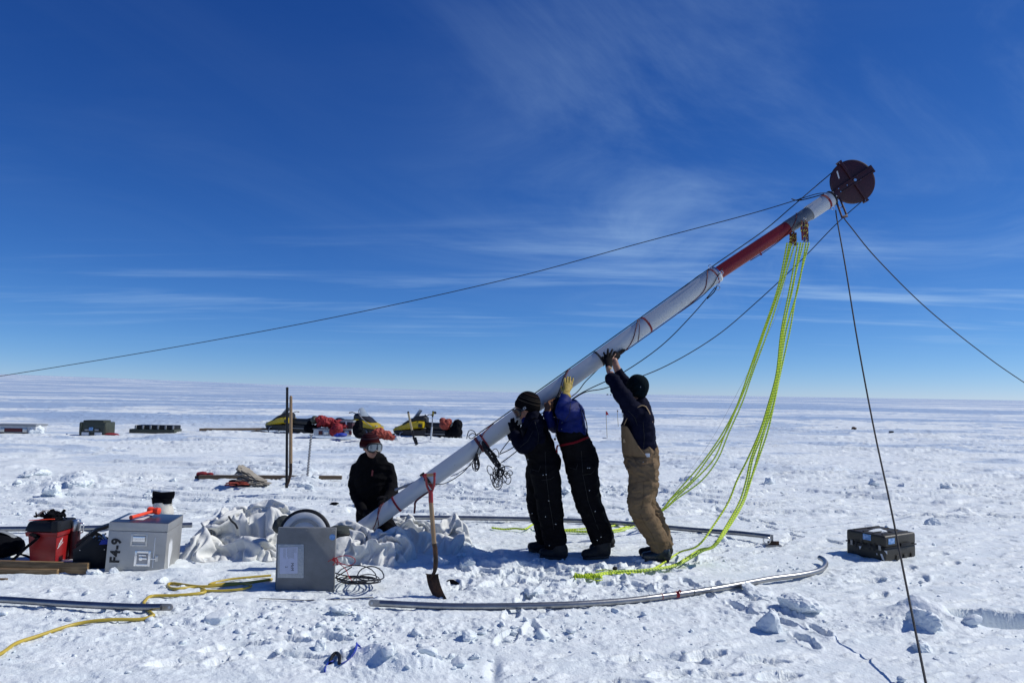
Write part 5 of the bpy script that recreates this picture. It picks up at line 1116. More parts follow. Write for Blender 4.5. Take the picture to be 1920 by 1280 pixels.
sk = thing('canvas_sack', 'beige canvas sack folded over a pile of gear in the middle distance', 'sack', g)
for (dx_, z_, rx, rz, an) in ((.04, .075, .24, .055, -.10), (.0, .15, .22, .050, -.30), (-.05, .215, .17, .040, -.50), (.12, .05, .13, .05, -.2)):
    b = MB(); n = 22; vs = []; A_ = rx_(an); c = g + V(dx_, .05, z_)
    for j in range(13):
        t_ = j / 12; x = (t_ - .5) * 2 * rx; hz = rz * (1.05 - .8 * t_ ** 1.4); hy = .15 * (1 - .4 * t_)
        for q_ in range(n):
            a_ = 2 * math.pi * q_ / n; w_ = 1 + .16 * math.sin(3 * a_ + j * .9 + an * 9) + .10 * math.sin(7 * a_ - j * 1.3) + .05 * math.sin(13 * a_ + j * 2.1)
            vs.append(c + A_[0] * (x + .012 * math.sin(5 * a_ + j)) + V(0, 1, 0) * (math.cos(a_) * hy * w_) + A_[2] * (math.sin(a_) * hz * w_))
    fs = [(j * n + q_, j * n + (q_ + 1) % n, (j + 1) * n + (q_ + 1) % n, (j + 1) * n + q_) for j in range(12) for q_ in range(n)] + [tuple(reversed(range(n))), tuple(range(12 * n, 13 * n))]
    b.add(vs, fs).build('fold', mm['canvas_sack'], sk)
def at3(px, py, d): return D(px, py, d)
e3 = 22.6; k3 = e3 / FPX
lump('backpack', [(at3(834, 796, e3), (10 * k3, .2, 9 * k3)), (at3(830, 788, e3), (6 * k3, .15, 5 * k3)), (at3(839, 793, e3), (7 * k3, .17, 8 * k3))], 'duffel_orange', 'orange-red pack on the seat of the snowmobile nearest the mast', 'pack', 3)
lump('backpack', [(at3(858, 797, e3), (9 * k3, .2, 11 * k3)), (at3(855, 810, e3), (12 * k3, .25, 10 * k3)), (at3(842, 812, e3), (8 * k3, .2, 8 * k3))], 'dark_fabric', 'black pack tied on the tail of the snowmobile nearest the mast', 'pack', 5)
e1 = 23.6; k1 = e1 / FPX
lump('duffel_bag', [(at3(612, 791, e1), (16 * k1, .3, 8 * k1)), (at3(632, 796, e1), (16 * k1, .3, 8 * k1)), (at3(602, 785, e1), (9 * k1, .25, 5 * k1)), (at3(645, 800, e1 - .05), (10 * k1, .25, 7 * k1))], 'duffel_red', 'long bright red duffel bags piled on the white cargo sled', 'bags', 7, .45, 9)
lump('gear_sack', [(at3(627, 808, e1 - .5), (9 * k1, .2, 9 * k1)), (at3(634, 802, e1 - .5), (8 * k1, .2, 8 * k1))], 'duffel_red', 'red sack hanging down over the side of the white cargo sled', 'bag', 9, .4)
cg = thing('cargo_sled', 'white and dark red cargo sled under the red duffel bags', 'sled', G2(628, 817)); g = at3(628, 809, e1); g.z = .0
z0 = .10; MB().box(at3(628, 810, e1), (70 * k1, .7, 12 * k1)).build('body', mm['sled_white'], cg, .02)
for dx_ in (-27, -6, 16, 28): MB().box(at3(628 + dx_, 811, e1 - .36), (7 * k1, .03, 7 * k1)).build('side_panel', mm['sled_dark_red'], cg, .003)
for dx_ in (-16, 22): MB().box(at3(628 + dx_, 811, e1 - .37), (8 * k1, .03, 6 * k1)).build('latch', mm['steel'], cg, .003)
MB().box(at3(628, 803.5, e1), (72 * k1, .74, 1.6 * k1)).build('rim', mm['cover_grey'], cg, .005)
lump('gear_box', [(at3(590, 787, e1), (7 * k1, .2, 8 * k1))], 'olive_green', 'dark green square pack standing at the left end of the red bags', 'pack', 11, .15, 5)
bx = thing('crate', 'dark red box with a grey lid at the right end of the red duffels', 'crate', at3(655, 798, e1)); MB().box(at3(652, 797, e1), (22 * k1, .4, 11 * k1)).build('body', mm['maroon'], bx, .02); MB().box(at3(653, 789.5, e1), (24 * k1, .42, 3 * k1)).build('lid', mm['cover_grey'], bx, .01); MB().box(at3(649, 796, e1 - .21), (2.5 * k1, .03, 12 * k1)).build('strap', mm['white_tape'], bx)
lump('gear_sack', [(at3(577, 802, e1), (7 * k1, .2, 7 * k1)), (at3(586, 803, e1), (9 * k1, .2, 7 * k1)), (at3(580, 793, e1), (4 * k1, .1, 5 * k1))], 'dark_fabric', 'black sacks wedged between the left snowmobile and the cargo sled', 'bag', 13)
e2 = 22.3; k2 = e2 / FPX
lump('backpack', [(at3(671, 806, e2), (9 * k2, .25, 12 * k2)), (at3(673, 795, e2), (7 * k2, .2, 8 * k2)), (at3(675, 814, e2), (10 * k2, .25, 7 * k2))], 'dark_fabric', 'tall black pack leaning on the right-facing snowmobile behind the kneeling person', 'pack', 15)
lump('duffel_bag', [(at3(711, 812, e2), (12 * k2, .25, 9 * k2)), (at3(722, 815, e2), (12 * k2, .2, 7 * k2)), (at3(735, 820, e2), (8 * k2, .15, 4 * k2))], 'duffel_orange', 'orange-red duffel bag lying on the snow between two snowmobiles', 'bag', 17, .45)
lump('snow_helmet', [(at3(743.5, 822, e2 - .2), (3.6 * k2, .06, 4 * k2))], 'sled_white', 'small white round helmet on the snow at the nose of the right snowmobile', 'helmet', 2, .05)
lump('sleeping_pad', [(at3(641, 815, e2 + .3), (10 * k2, .2, 4 * k2)), (at3(634, 816, e2 + .3), (8 * k2, .2, 3 * k2))], 'blue_webbing', 'dark blue roll lying on the snow in front of the white cargo sled', 'roll', 19, .1)
# leaning shovel and pole by the right snowmobile
ls = thing('snow_shovel', 'slim shovel with a pale shaft leaning in front of the right snowmobile', 'shovel', at3(775, 828, 21.6)); MB().tube(spline([at3(765.5, 773, 21.6), at3(769, 790, 21.6), at3(773, 808, 21.6)], 4), .030, 8).build('shaft', mm['bamboo'], ls)
MB().tube([at3(773, 806, 21.6), at3(776, 822, 21.6)], [.035, .03], 8).build('socket', mm['black_plastic'], ls); MB().prism([(-.06, 0), (.06, 0), (.045, -.22), (-.045, -.22)], .015, at3(777, 820, 21.5), (.9, -.1, .35), (-.35, 0, .93), (.1, 1, 0)).build('blade', mm['black_plastic'], ls, .003); MB().ball(at3(765.5, 773, 21.6), .035, 8).build('grip', mm['black_plastic'], ls)
cp = thing('antenna_pole', 'thin striped pole topped with a yellow and black instrument beside the right snowmobile', 'pole', at3(808, 823, 21.8)); MB().tube([at3(807.5, 824, 21.8), at3(810, 800, 21.8)], .026, 8).build('lower_pole', mm['sled_white'], cp); MB().tube([at3(810, 800, 21.8), at3(811, 783, 21.8)], .018, 8).build('upper_pole', mm['dull_steel'], cp)
MB().box(at3(812, 774.5, 21.8), (.055, .05, .13)).build('instrument', mm['machine_yellow'], cp, .01); MB().tube([at3(811, 782, 21.8), at3(811.5, 776, 21.8)], [.02, .035], 8).build('mount', mm['black_plastic'], cp); MB().ball(at3(816, 773.5, 21.78), .04, 12).build('lens', mm['black_plastic'], cp); MB().box(at3(812, 771, 21.78), (.06, .05, .02)).build('cap', mm['black_plastic'], cp, .005)
for px, py, dd_, lab in ((672, 768, 22.2, 'bent thin whip aerial rising from the right-facing snowmobile'), (786, 774, 22.9, None)):
    if lab: rope('aerial', [at3(px, py, dd_), at3(674, 777, dd_), at3(683, 788, dd_), at3(697, 800, dd_)], .012, mm['dull_steel'], lab, 'aerial', 5)
# ---------------------------------------------------------------- flags on canes
def flag(px, py0, py1, mc, lab, fw=8, dist=None):
    d = G2(px, py1); dd_ = (d - Vector(C_)).dot(Vector(F_)); t = thing('marker_flag', lab, 'flag', d, group='marker flags on bamboo canes'); k = dd_ / FPX
    MB().cyl(D(px + 1.5, py1 + 1, dd_), D(px - 1, py0, dd_), .35 * k + .004, .35 * k + .003, 6).build('cane', mm['bamboo'], t)
    b = MB(); b.prism([(0, 0), (0, -fw * 1.0 * k), (fw * .5 * k, -fw * .9 * k), (fw * .75 * k, -fw * 1.05 * k), (fw * .35 * k, -fw * .25 * k)], .01, D(px - 1, py0, dd_)); b.build('cloth', mm[mc], t)
flag(1137, 770, 822, 'flag_red', 'red marker flag on a cane, nearest of the three right of the workers'); flag(1158, 768, 800, 'flag_dark', 'dark marker flag farther off, right beside the tan-trousered worker', 4); flag(1166, 762, 784, 'flag_dark', 'tiny farthest marker flag next to the raised sleeve', 3)
g = G2(1143, 822); v, f = chunk(.28, 41, 3, .12, 5, .3); me = np_mesh('snow_block', v + np.array(g), f); tag(mkobj('snow_block', me, SNOW), 'flat snow mound at the foot of the red marker flag', 'snow block', 'big blocks of broken snow')
# distant camp specks on the horizon
for i, (px, w_, h_) in enumerate(((1139, 3, 2.2), (1145, 2.4, 1.6), (1151, 5, 3.0), (1157, 3, 2.4))):
    g = D(px, 739.3, 900); g.z = 1600 * 0 + (C_[2] + (g.z - C_[2])); k = 900 / FPX; t = thing('distant_tent', ('leftmost tiny dark speck of the distant camp on the horizon', 'smallest dark speck of the distant camp, second from left', 'largest, brownish speck of the distant camp on the horizon', 'rightmost dark speck of the distant camp on the horizon')[i], 'tent', g, group='camp tents on the horizon')
    b = MB(); n = 10; b.prism([(-w_ / 2 * k, -1.5 * k)] + [(-w_ / 2 * k * math.cos(math.pi * q_ / n), h_ * k * math.sin(math.pi * q_ / n) * .6 - .3 * k) for q_ in range(n + 1)] + [(w_ / 2 * k, -1.5 * k)], 3.0, g); b.build('shell', mm['dark_fabric'] if i != 2 else mm['rust_steel'], t)
    MB().box(g + V(0, -1.6, 0), (.3 * k, .2, .8 * k)).build('door', mm['black_plastic'], t)
# ---------------------------------------------------------------- crumpled tent cloth: gathered sheets settled with the cloth solver
def sines(x, y, s):
    rg = np.random.RandomState(s); r = 0
    for i in range(14): a = rg.uniform(0, 6.28); k = rg.uniform(3, 16); r = r + math.sin((x * math.cos(a) + y * math.sin(a)) * k + rg.uniform(0, 6)) / 14
    return r
def crumple(name, org, rot, fw, fd, n, lumps, seed, frames, shrink, pins, m, label, hgt=.20, back=.10, bend=.7):
    import bmesh
    made = []
    def colobj(me):
        o = bpy.data.objects.new('c', me); col.objects.link(o); o.modifiers.new('c', 'COLLISION'); o.collision.thickness_outer = .006; o.collision.cloth_friction = 20; made.append(o)
    me = bpy.data.meshes.new('g'); me.from_pydata([(-3, -3, 0), (3, -3, 0), (3, 3, 0), (-3, 3, 0)], [], [(0, 1, 2, 3)]); colobj(me)
    for (x, y, z, rx, ry, rz) in lumps:
        bm = bmesh.new(); bmesh.ops.create_icosphere(bm, subdivisions=3, radius=1); me = bpy.data.meshes.new('l')
        for v in bm.verts: v.co = Vector((x + v.co.x * rx, y + v.co.y * ry, z + v.co.z * rz))
        bm.to_mesh(me); bm.free(); colobj(me)
    ny = int(n * fd / fw); vs = []; fs = []
    for j in range(ny):
        for i in range(n):
            u = i / (n - 1) - .5; v = j / (ny - 1) - .5; e = min(1, min(.5 - abs(u), .5 - abs(v)) * 7)
            q1 = 1 + .16 * sines(u * 2, v * 2, seed + 9); ring_ = 1 - e; wob = .9 + .10 * (1 - (abs(u) * abs(v)) * 4) ; jx = ring_ * .05 * sines(v * 6, u * 6, seed + 3); jy = ring_ * .05 * sines(u * 6, v * 6, seed + 4)
            vs.append((u * fw * q1 * wob + jx, v * fd * q1 * wob + jy, .01 + e * (hgt + .05 * sines(u * 3, v * 3, seed)) + (back * e if v > 0 else 0)))
    for j in range(ny - 1):
        for i in range(n - 1): a = j * n + i; fs.append((a, a + 1, a + n + 1, a + n))
    me = bpy.data.meshes.new(name); me.from_pydata(vs, [], fs); o = bpy.data.objects.new(name, me); col.objects.link(o)
    rg = random.Random(seed); vg = o.vertex_groups.new(name='pin'); bd = [j * n + i for j in range(ny) for i in range(n) if i in (0, n - 1) or j in (0, ny - 1)] + [rg.randrange(6, ny - 6) * n + rg.randrange(6, n - 6) for k in range(pins)]
    vg.add(bd, 1.0, 'REPLACE'); md = o.modifiers.new('c', 'CLOTH'); s = md.settings; s.vertex_group_mass = 'pin'; s.pin_stiffness = 1; s.quality = 6; s.mass = .15
    s.tension_stiffness = s.compression_stiffness = 12; s.shear_stiffness = 4; s.bending_stiffness = bend; s.shrink_min = shrink; s.air_damping = 2
    q = md.collision_settings; q.distance_min = .006; q.use_self_collision = True; q.self_distance_min = .006; q.collision_quality = 3; q.self_friction = 8
    md.point_cache.frame_start = 1; md.point_cache.frame_end = frames
    for f in range(1, frames + 1): scene.frame_set(f)
    dg = bpy.context.evaluated_depsgraph_get(); me2 = bpy.data.meshes.new_from_object(o.evaluated_get(dg)); bpy.data.objects.remove(o)
    for c in made: bpy.data.objects.remove(c)
    scene.frame_set(1); me2.transform(Matrix.Translation(org) @ Matrix.Rotation(rot, 4, 'Z')); me2.shade_smooth(); me2.name = name; me2.materials.clear()
    o = mkobj(name, me2, mm[m]); so = o.modifiers.new('t', 'SOLIDIFY'); so.thickness = .003; so.offset = 0; ss = o.modifiers.new('s', 'SUBSURF'); ss.levels = ss.render_levels = 1
    return tag(o, label, 'tent cloth')
c = G(432, 1048)
crumple('tent_fabric', Vector((c.x, c.y + .28, 0)), .08, 1.0, .90, 84, [(-.1, .15, 0, .24, .15, .20), (.27, .12, 0, .16, .14, .29), (-.3, -.1, 0, .12, .12, .12)], 5, 42, -.58, 5, 'tent_cloth', 'large crumpled heap of off-white tent cloth between the metal crate and the grey box', .26, .12)
c = G(690, 1062)
crumple('tent_fabric', Vector((c.x - .03, c.y + .22, 0)), -.25, .80, .52, 66, [(-.2, .05, 0, .15, .12, .20), (.18, .05, 0, .12, .1, .12)], 7, 36, -.50, 3, 'tent_cloth', 'crumpled off-white tent cloth piled round the mast foot, right of the grey box', .18, .06)
c = G(805, 1040)
crumple('tent_fabric', Vector((c.x + .0, c.y + .22, 0)), -.05, .82, .55, 62, [(.22, .05, 0, .15, .13, .15), (-.22, .05, 0, .13, .13, .14)], 13, 36, -.40, 3, 'tent_cloth', 'crumpled tent cloth behind the shovel, lying in bluish shadow', .18, .07)
c = G(745, 1010)
crumple('tent_fabric', Vector((c.x, c.y + .12, 0)), .2, .40, .26, 36, [(0, 0, 0, .10, .08, .15)], 4, 26, -.45, 1, 'tent_cloth', 'small cream fold of tent cloth behind the shaded heap, by the kneeling person', .12, .0)
c = GG(675, 1000); b = MB(); b.ball(D(722, 1003, 7.15), (.022, .02, .016), 12); b.tube(spline([D(716, 1006, 7.13), D(720, 999, 7.12), D(728, 1000, 7.12), D(731, 1006, 7.13)], 4), .012, 8); tag(b.build('glove_lining', mm['lime_cloth']), 'small lime yellow cloth peeking out under the mast foot', 'cloth')
P = spline([D(429, 968, 6.95), D(434, 976, 6.85), D(441, 982, 6.8), D(445, 990, 6.75)], 5); tag(MB().tube(P, .009, 7).build('tie_cord', mm['black_rope']), 'short black tie cord on the off-white cloth heap', 'cord')
lump('canvas_pouch', [(D(524, 985, 6.9), (.06, .08, .07)), (D(532, 978, 6.92), (.07, .08, .06))], 'green_cloth', 'dark green cloth bundle between the off-white heap and the white reel', 'bundle', 23, .2)
# ---------------------------------------------------------------- people
mat('skin', (.33, .17, .12), .5, 0, .15, 120, .10, 14, spec=.4)
mat('skin_dark', (.20, .10, .075), .5, 0, .15, 120, .10, 14)
mat('black_bib', (.0055, .0055, .0068), .85, 0, .6, 60, .3, 12, spec=.04, bdist=.006)
mat('navy_cloth', (.003, .004, .011), .8, 0, .6, 60, .3, 12, spec=.04, bdist=.006)
mat('navy_shirt', (.0035, .0045, .015), .75, 0, .6, 50, .3, 12, spec=.04, bdist=.008)
mat('blue_jacket', (.003, .010, .095), .6, 0, .6, 60, .35, 8, spec=.12, bdist=.006)
mat('tan_duck', (.20, .142, .088), .85, 0, .7, 45, .18, 9, spec=.04, bdist=.008, c2=(.15, .10, .055), lo=.4, hi=.75)
mat('tan_strap', (.30, .21, .12), .8)
mat('hide_yellow', (.34, .25, .045), .7, 0, .5, 80, .2, 20)
mat('hide_brown', (.20, .085, .030), .7, 0, .5, 80, .2, 20)
mat('glove_black', (.004, .004, .006), .8, 0, .5, 120, .2, spec=.08)
mat('boot_black', (.004, .004, .005), .7, 0, .5, 70, .3)
mat('boot_blue', (.020, .036, .055), .35, 0, .4, 60, .4, 14, c2=(.012, .014, .02))
mat('rubber', (.007, .007, .008), .6)
mat('goggle_frame', (.008, .008, .010), .4)
mat('goggle_lens', (.20, .24, .28), .06, .9, 0)
mat('goggle_lens_brown', (.035, .014, .008), .15, 0)
mat('hat_teal', (.003, .008, .011), .9, 0, .8, 140, .4, 30, spec=.05)
mat('belt_red', (.12, .005, .010), .8, spec=.1); mat('eye_white', (.6, .6, .58), .3); mat('hair_brown', (.05, .03, .018), .8); mat('lip', (.28, .10, .085), .5)
def knit(name, bands, per):
    """ribbed hat with stripes along local Z"""
    m = bpy.data.materials.new(name); m.use_nodes = True; t = m.node_tree; b = t.nodes['Principled BSDF']; b.inputs['Roughness'].default_value = .95; b.inputs['Specular IOR Level'].default_value = .05
    co = N(t, 'ShaderNodeUVMap'); sp = N(t, 'ShaderNodeSeparateXYZ'); t.links.new(co.outputs[0], sp.inputs[0])
    rp = N(t, 'ShaderNodeValToRGB'); rp.color_ramp.interpolation = 'CONSTANT'; el = rp.color_ramp.elements
    el[0].position = 0; el[0].color = (*bands[0][1], 1); el[1].position = bands[1][0]; el[1].color = (*bands[1][1], 1)
    for p_, c_ in bands[2:]: e = el.new(p_); e.color = (*c_, 1)
    t.links.new(sp.outputs[1], rp.inputs[0]); t.links.new(rp.outputs[0], b.inputs['Base Color'])
    wv = N(t, 'ShaderNodeTexNoise'); wv.inputs['Scale'].default_value = 260; bp = N(t, 'ShaderNodeBump'); bp.inputs['Strength'].default_value = .7; bp.inputs['Distance'].default_value = .004
    tc_ = N(t, 'ShaderNodeTexCoord'); t.links.new(tc_.outputs['Object'], wv.inputs['Vector']); t.links.new(wv.outputs[0], bp.inputs['Height']); t.links.new(bp.outputs[0], b.inputs['Normal'])
    MATS[name] = m
K = (.004, .004, .005)
knit('hat_striped', [(0, K), (.30, (.045, .038, .03)), (.335, K), (.44, (.05, .042, .033)), (.465, K), (.52, (.04, .034, .028)), (.54, K), (.66, (.035, .02, .015)), (.69, K)], 1)
Rr, Gy, Or = (.028, .004, .006), (.045, .032, .036), (.055, .014, .008)
knit('hat_red', [(0, (.04, .012, .016)), (.10, Rr), (.20, Or), (.24, Rr), (.36, (.03, .012, .018)), (.42, Gy), (.46, Rr), (.56, (.03, .012, .018)), (.62, Rr), (.76, Gy), (.80, Rr)], 1)
def remesh(name, build, vox, m, parent, wr=0.0, wk=6.0, seed=0, smooth=3, along=None, label=None):
    b = MB(); build(b); me = bpy.data.meshes.new('t'); me.from_pydata(b.v, [], b.f)
    import bmesh
    bm = bmesh.new(); bm.from_mesh(me); bmesh.ops.recalc_face_normals(bm, faces=bm.faces); bm.to_mesh(me); bm.free()
    o = bpy.data.objects.new('t', me); col.objects.link(o)
    md = o.modifiers.new('r', 'REMESH'); md.mode = 'VOXEL'; md.voxel_size = vox
    sm = o.modifiers.new('s', 'SMOOTH'); sm.iterations = smooth; sm.factor = .5
    dg = bpy.context.evaluated_depsgraph_get(); dg.update(); m2 = bpy.data.meshes.new_from_object(o.evaluated_get(dg)); bpy.data.objects.remove(o); bpy.data.meshes.remove(me)
    if wr:
        n = len(m2.vertices); v = np.empty(n * 3); m2.vertices.foreach_get('co', v); v = v.reshape(-1, 3); nr = np.empty(n * 3); m2.vertices.foreach_get('normal', nr); nr = nr.reshape(-1, 3)
        w1 = fbm3(v[:, 0] * 3, v[:, 1] * 3, v[:, 2] * 3, 2, seed + 3)
        q = 1 - np.abs(fbm3(v[:, 0] * wk + w1 * 2 + seed, v[:, 1] * wk, v[:, 2] * wk * 2.3 + w1 * 3, 3, seed) - .5) * 4; q = np.clip(q, -.3, 1)
        v += nr * ((q ** 2 * np.sign(q) - .25) * wr)[:, None]; m2.vertices.foreach_set('co', v.ravel()); m2.update()
    m2.shade_smooth(); m2.name = name; m2.materials.clear(); ob = mkobj(name, m2, mm[m], parent)
    if label: ob['label'] = label
    return ob
def limb(b, pts, cap=True):
    """pts: (Vector, radius_side, radius_depth); rounded tapered limb"""
    P = [Vector(p[0]) for p in pts]; t0 = (P[0] - P[1]).normalized(); t1 = (P[-1] - P[-2]).normalized(); r0, q0 = pts[0][1:3]; r1, q1 = pts[-1][1:3]
    PP = [P[0] + t0 * r0 * .75, P[0] + t0 * r0 * .55] + P + [P[-1] + t1 * r1 * .55, P[-1] + t1 * r1 * .75]
    rs = [r0 * .25, r0 * .72] + [p[1] for p in pts] + [r1 * .72, r1 * .25]; qs = [q0 * .25, q0 * .72] + [p[2] for p in pts] + [q1 * .72, q1 * .25]
    # resample smoothly
    L = spline([V(*p) for p in PP], 4); n = len(PP); rr = []; qq = []
    for i in range(n - 1):
        for k in range(4): rr.append(rs[i] + (rs[i + 1] - rs[i]) * k / 4); qq.append(qs[i] + (qs[i + 1] - qs[i]) * k / 4)
    rr.append(rs[-1]); qq.append(qs[-1]); b.tube(L, rr, 18, up=(0, 1, 0.02), ry=qq)
def px_limb(b, pts, off=0.0, sc=1.0):
    """pts: (px, py, depth, half width in px, half depth in metres)"""
    limb(b, [(D(x, y, d), max(.004, w_ * d / FPX * sc + off), max(.004, h_ * sc + off)) for x, y, d, w_, h_ in pts])
def head(b, c, f, u, s=1.0, cap=True):
    """head: c centre, f facing, u up"""
    f = f.normalized(); u = (u - f * u.dot(f)).normalized(); l = u.cross(f)
    b.ball(c - f * .012 * s + u * .025 * s, (.098 * s, .078 * s, .098 * s), 20, (f, l, u)); b.ball(c + f * .028 * s - u * .045 * s, (.062 * s, .056 * s, .070 * s), 16, (f, l, u))
    b.ball(c + f * .055 * s - u * .092 * s, (.030 * s, .028 * s, .022 * s), 12, (f, l, u))
    b.ball(c + f * .098 * s - u * .030 * s, (.018 * s, .013 * s, .016 * s), 10, (f, l, u)); b.tube([c + f * .082 * s + u * .012 * s, c + f * .100 * s - u * .028 * s], [.010 * s, .013 * s], 8)
    b.ball(c + f * .080 * s - u * .062 * s, (.014 * s, .024 * s, .009 * s), 10, (f, l, u))
    for k in (-1, 1): b.ball(c + l * (.078 * s * k) - u * .015 * s - f * .008 * s, (.018 * s, .008 * s, .030 * s), 10, (f, l, u)); b.ball(c + f * .06 * s + l * (.042 * s * k) - u * .03 * s, (.03 * s, .026 * s, .025 * s), 10, (f, l, u))
def face_bits(t, c, f, u, s=1.0):
    f = f.normalized(); u = (u - f * u.dot(f)).normalized(); l = u.cross(f)
    for k in (-1, 1): MB().ball(c + f * .083 * s + l * (.031 * s * k) + u * .002 * s, .012 * s, 10).build('eye', mm['eye_white'], t)
    MB().tube(spline([c + f * .090 * s - l * .022 * s - u * .063 * s, c + f * .0965 * s - u * .061 * s, c + f * .090 * s + l * .022 * s - u * .063 * s], 4), .004 * s, 6).build('lips', mm['lip'], t)
def beanie(t, c, f, u, m, s=1.0, low=-.2, name='hat'):
    """knitted cap: shell over the skull with stripes in UV y"""
    f = f.normalized(); u = (u - f * u.dot(f)).normalized(); l = u.cross(f); b = MB(); n = 40; mrows = 18; vs = []; uv = []
    for j in range(mrows + 1):
        th = (low + (1 - low) * j / mrows) * math.pi / 2; k = math.cos(th) ** .8 if j < mrows else .001; z = math.sin(th)
        bulge = 1.0 + (.05 if j < 4 else 0)
        for i in range(n):
            a = 2 * math.pi * i / n; rib = 1 + .012 * math.cos(a * 20); vs.append(c - f * .010 * s + u * .028 * s + f * (math.cos(a) * .113 * s * k * bulge * rib) + l * (math.sin(a) * .094 * s * k * bulge * rib) + u * (z * .118 * s))
    fs = []; 
    for j in range(mrows):
        for i in range(n): fs.append((j * n + i, j * n + (i + 1) % n, (j + 1) * n + (i + 1) % n, (j + 1) * n + i)); uv.append([(i / n, j / mrows), ((i + 1) / n, j / mrows), ((i + 1) / n, (j + 1) / mrows), (i / n, (j + 1) / mrows)])
    fs.append(tuple(range(mrows * n, mrows * n + n))); uv.append([(0, .99)] * n)
    b.add(vs, fs, uv); o = b.build(name, mm[m], t); so = o.modifiers.new('t', 'SOLIDIFY'); so.thickness = .006; so.offset = 1
    return o
def goggles(t, c, f, u, lens, s=1.0, up_off=.0):
    f = f.normalized(); u = (u - f * u.dot(f)).normalized(); l = u.cross(f); c = c + u * up_off
    def arc(w_, h_, r, z0): 
        P = []
        for k in range(29):
            a = 2 * math.pi * k / 28; x = math.copysign(abs(math.cos(a)) ** .6, math.cos(a)) * w_; y = math.copysign(abs(math.sin(a)) ** .75, math.sin(a)) * h_
            if y < 0: y *= 1 - .35 * math.exp(-(x / .018) ** 2)
            P.append((x, y))
        return [c + l * p[0] * s + u * p[1] * s + f * (math.sqrt(max(.0001, r * r - p[0] ** 2)) - r + z0) * s for p in P]
    P = arc(.082, .044, .115, .118); g = thing_part = MB().tube(P, .010 * s, 8, caps=False).build('goggles', mm['goggle_frame'], t)
    Q = arc(.076, .040, .115, .121); cc = c + f * .130 * s; b = MB(); rings = [Q] + [[cc + (q - cc) * k + f * (1 - k) * .0 for q in Q] for k in (.8, .55, .3)]
    vs = [];
    for rr in rings:
        for q in rr[:-1]: x = (q - c).dot(l) / s; y = (q - c).dot(u); vs.append(c + l * (x * s) + u * y + f * (math.sqrt(max(.0001, .115 ** 2 - x * x)) - .115 + .124) * s)
    n = 28; m_ = len(rings); fs = [(j * n + i, j * n + (i + 1) % n, (j + 1) * n + (i + 1) % n, (j + 1) * n + i) for j in range(m_ - 1) for i in range(n)] + [tuple(range((m_ - 1) * n, m_ * n))]
    b.add(vs, fs); lo = b.build('goggle_lens', mm[lens]); lo.parent = g; lo.data.transform(Matrix.Translation(-wloc(g)))
    P = [c - f * .012 * s + f * (math.cos(a) * .121 * s) + l * (math.sin(a) * .102 * s) + u * .004 for a in [R(38) + R(284) * k / 30 for k in range(31)]]
    so = MB().tube(P, .003 * s, 6, ry=.018 * s, up=f.cross(l) if False else None).build('goggle_strap', mm['goggle_frame']); so.parent = g; so.data.transform(Matrix.Translation(-wloc(g)))
    return g
def hand(b, wrist, palm, fingers, thumb, pw=.042, pt=.022, fr=.0105, off=0.0):
    """wrist, palm centre, fingers: list of point lists, thumb point list (world points)"""
    limb(b, [(wrist, .030 + off, .026 + off), (wrist * .5 + palm * .5, .036 + off, .026 + off), (palm, pw + off, pt + off)])
    for k, F in enumerate(fingers):
        P = spline(F, 4); n = len(P); b.tube([P[0] - (P[1] - P[0]) * 1.5] + P + [P[-1] + (P[-1] - P[-2]) * .5], [(fr + off) * 1.12] + [(fr + off) * (1.1 - .28 * i / n) for i in range(n)] + [(fr + off) * .35], 10)
    P = spline(thumb, 4); n = len(P); b.tube(P + [P[-1] + (P[-1] - P[-2]) * .5], [(fr + off) * (1.35 - .4 * i / n) for i in range(n)] + [(fr + off) * .4], 10)
def surf(o, px, py, off=.002):
    """point on the garment seen at that pixel"""
    dr = (D(px, py, 10) - Vector(C_)).normalized(); w_ = wloc(o); ok, p, nr, fi = o.ray_cast(Vector(C_) - w_, dr)
    return (p + w_ + nr * off) if ok else None
def seam(t, o, pts, m='seam_thread', r=.0022, name='seam'):
    P = []
    for i in range(len(pts) - 1):
        for k in range(8):
            x = pts[i][0] + (pts[i + 1][0] - pts[i][0]) * k / 8; y = pts[i][1] + (pts[i + 1][1] - pts[i][1]) * k / 8; q_ = surf(o, x, y, r * .5)
            if q_: P.append(q_)
    if len(P) > 2: return MB().tube(P, r, 6).build(name, mm[m], t)
def snaps(t, o, pts, m='bright_steel', r=.006):
    for x, y in pts:
        q_ = surf(o, x, y, .001)
        if q_: MB().ball(q_, (r, r * .6, r), 8).build('snap_button', mm[m], t)
mat('seam_thread', (.005, .005, .006), .7); mat('seam_tan', (.075, .045, .022), .8)
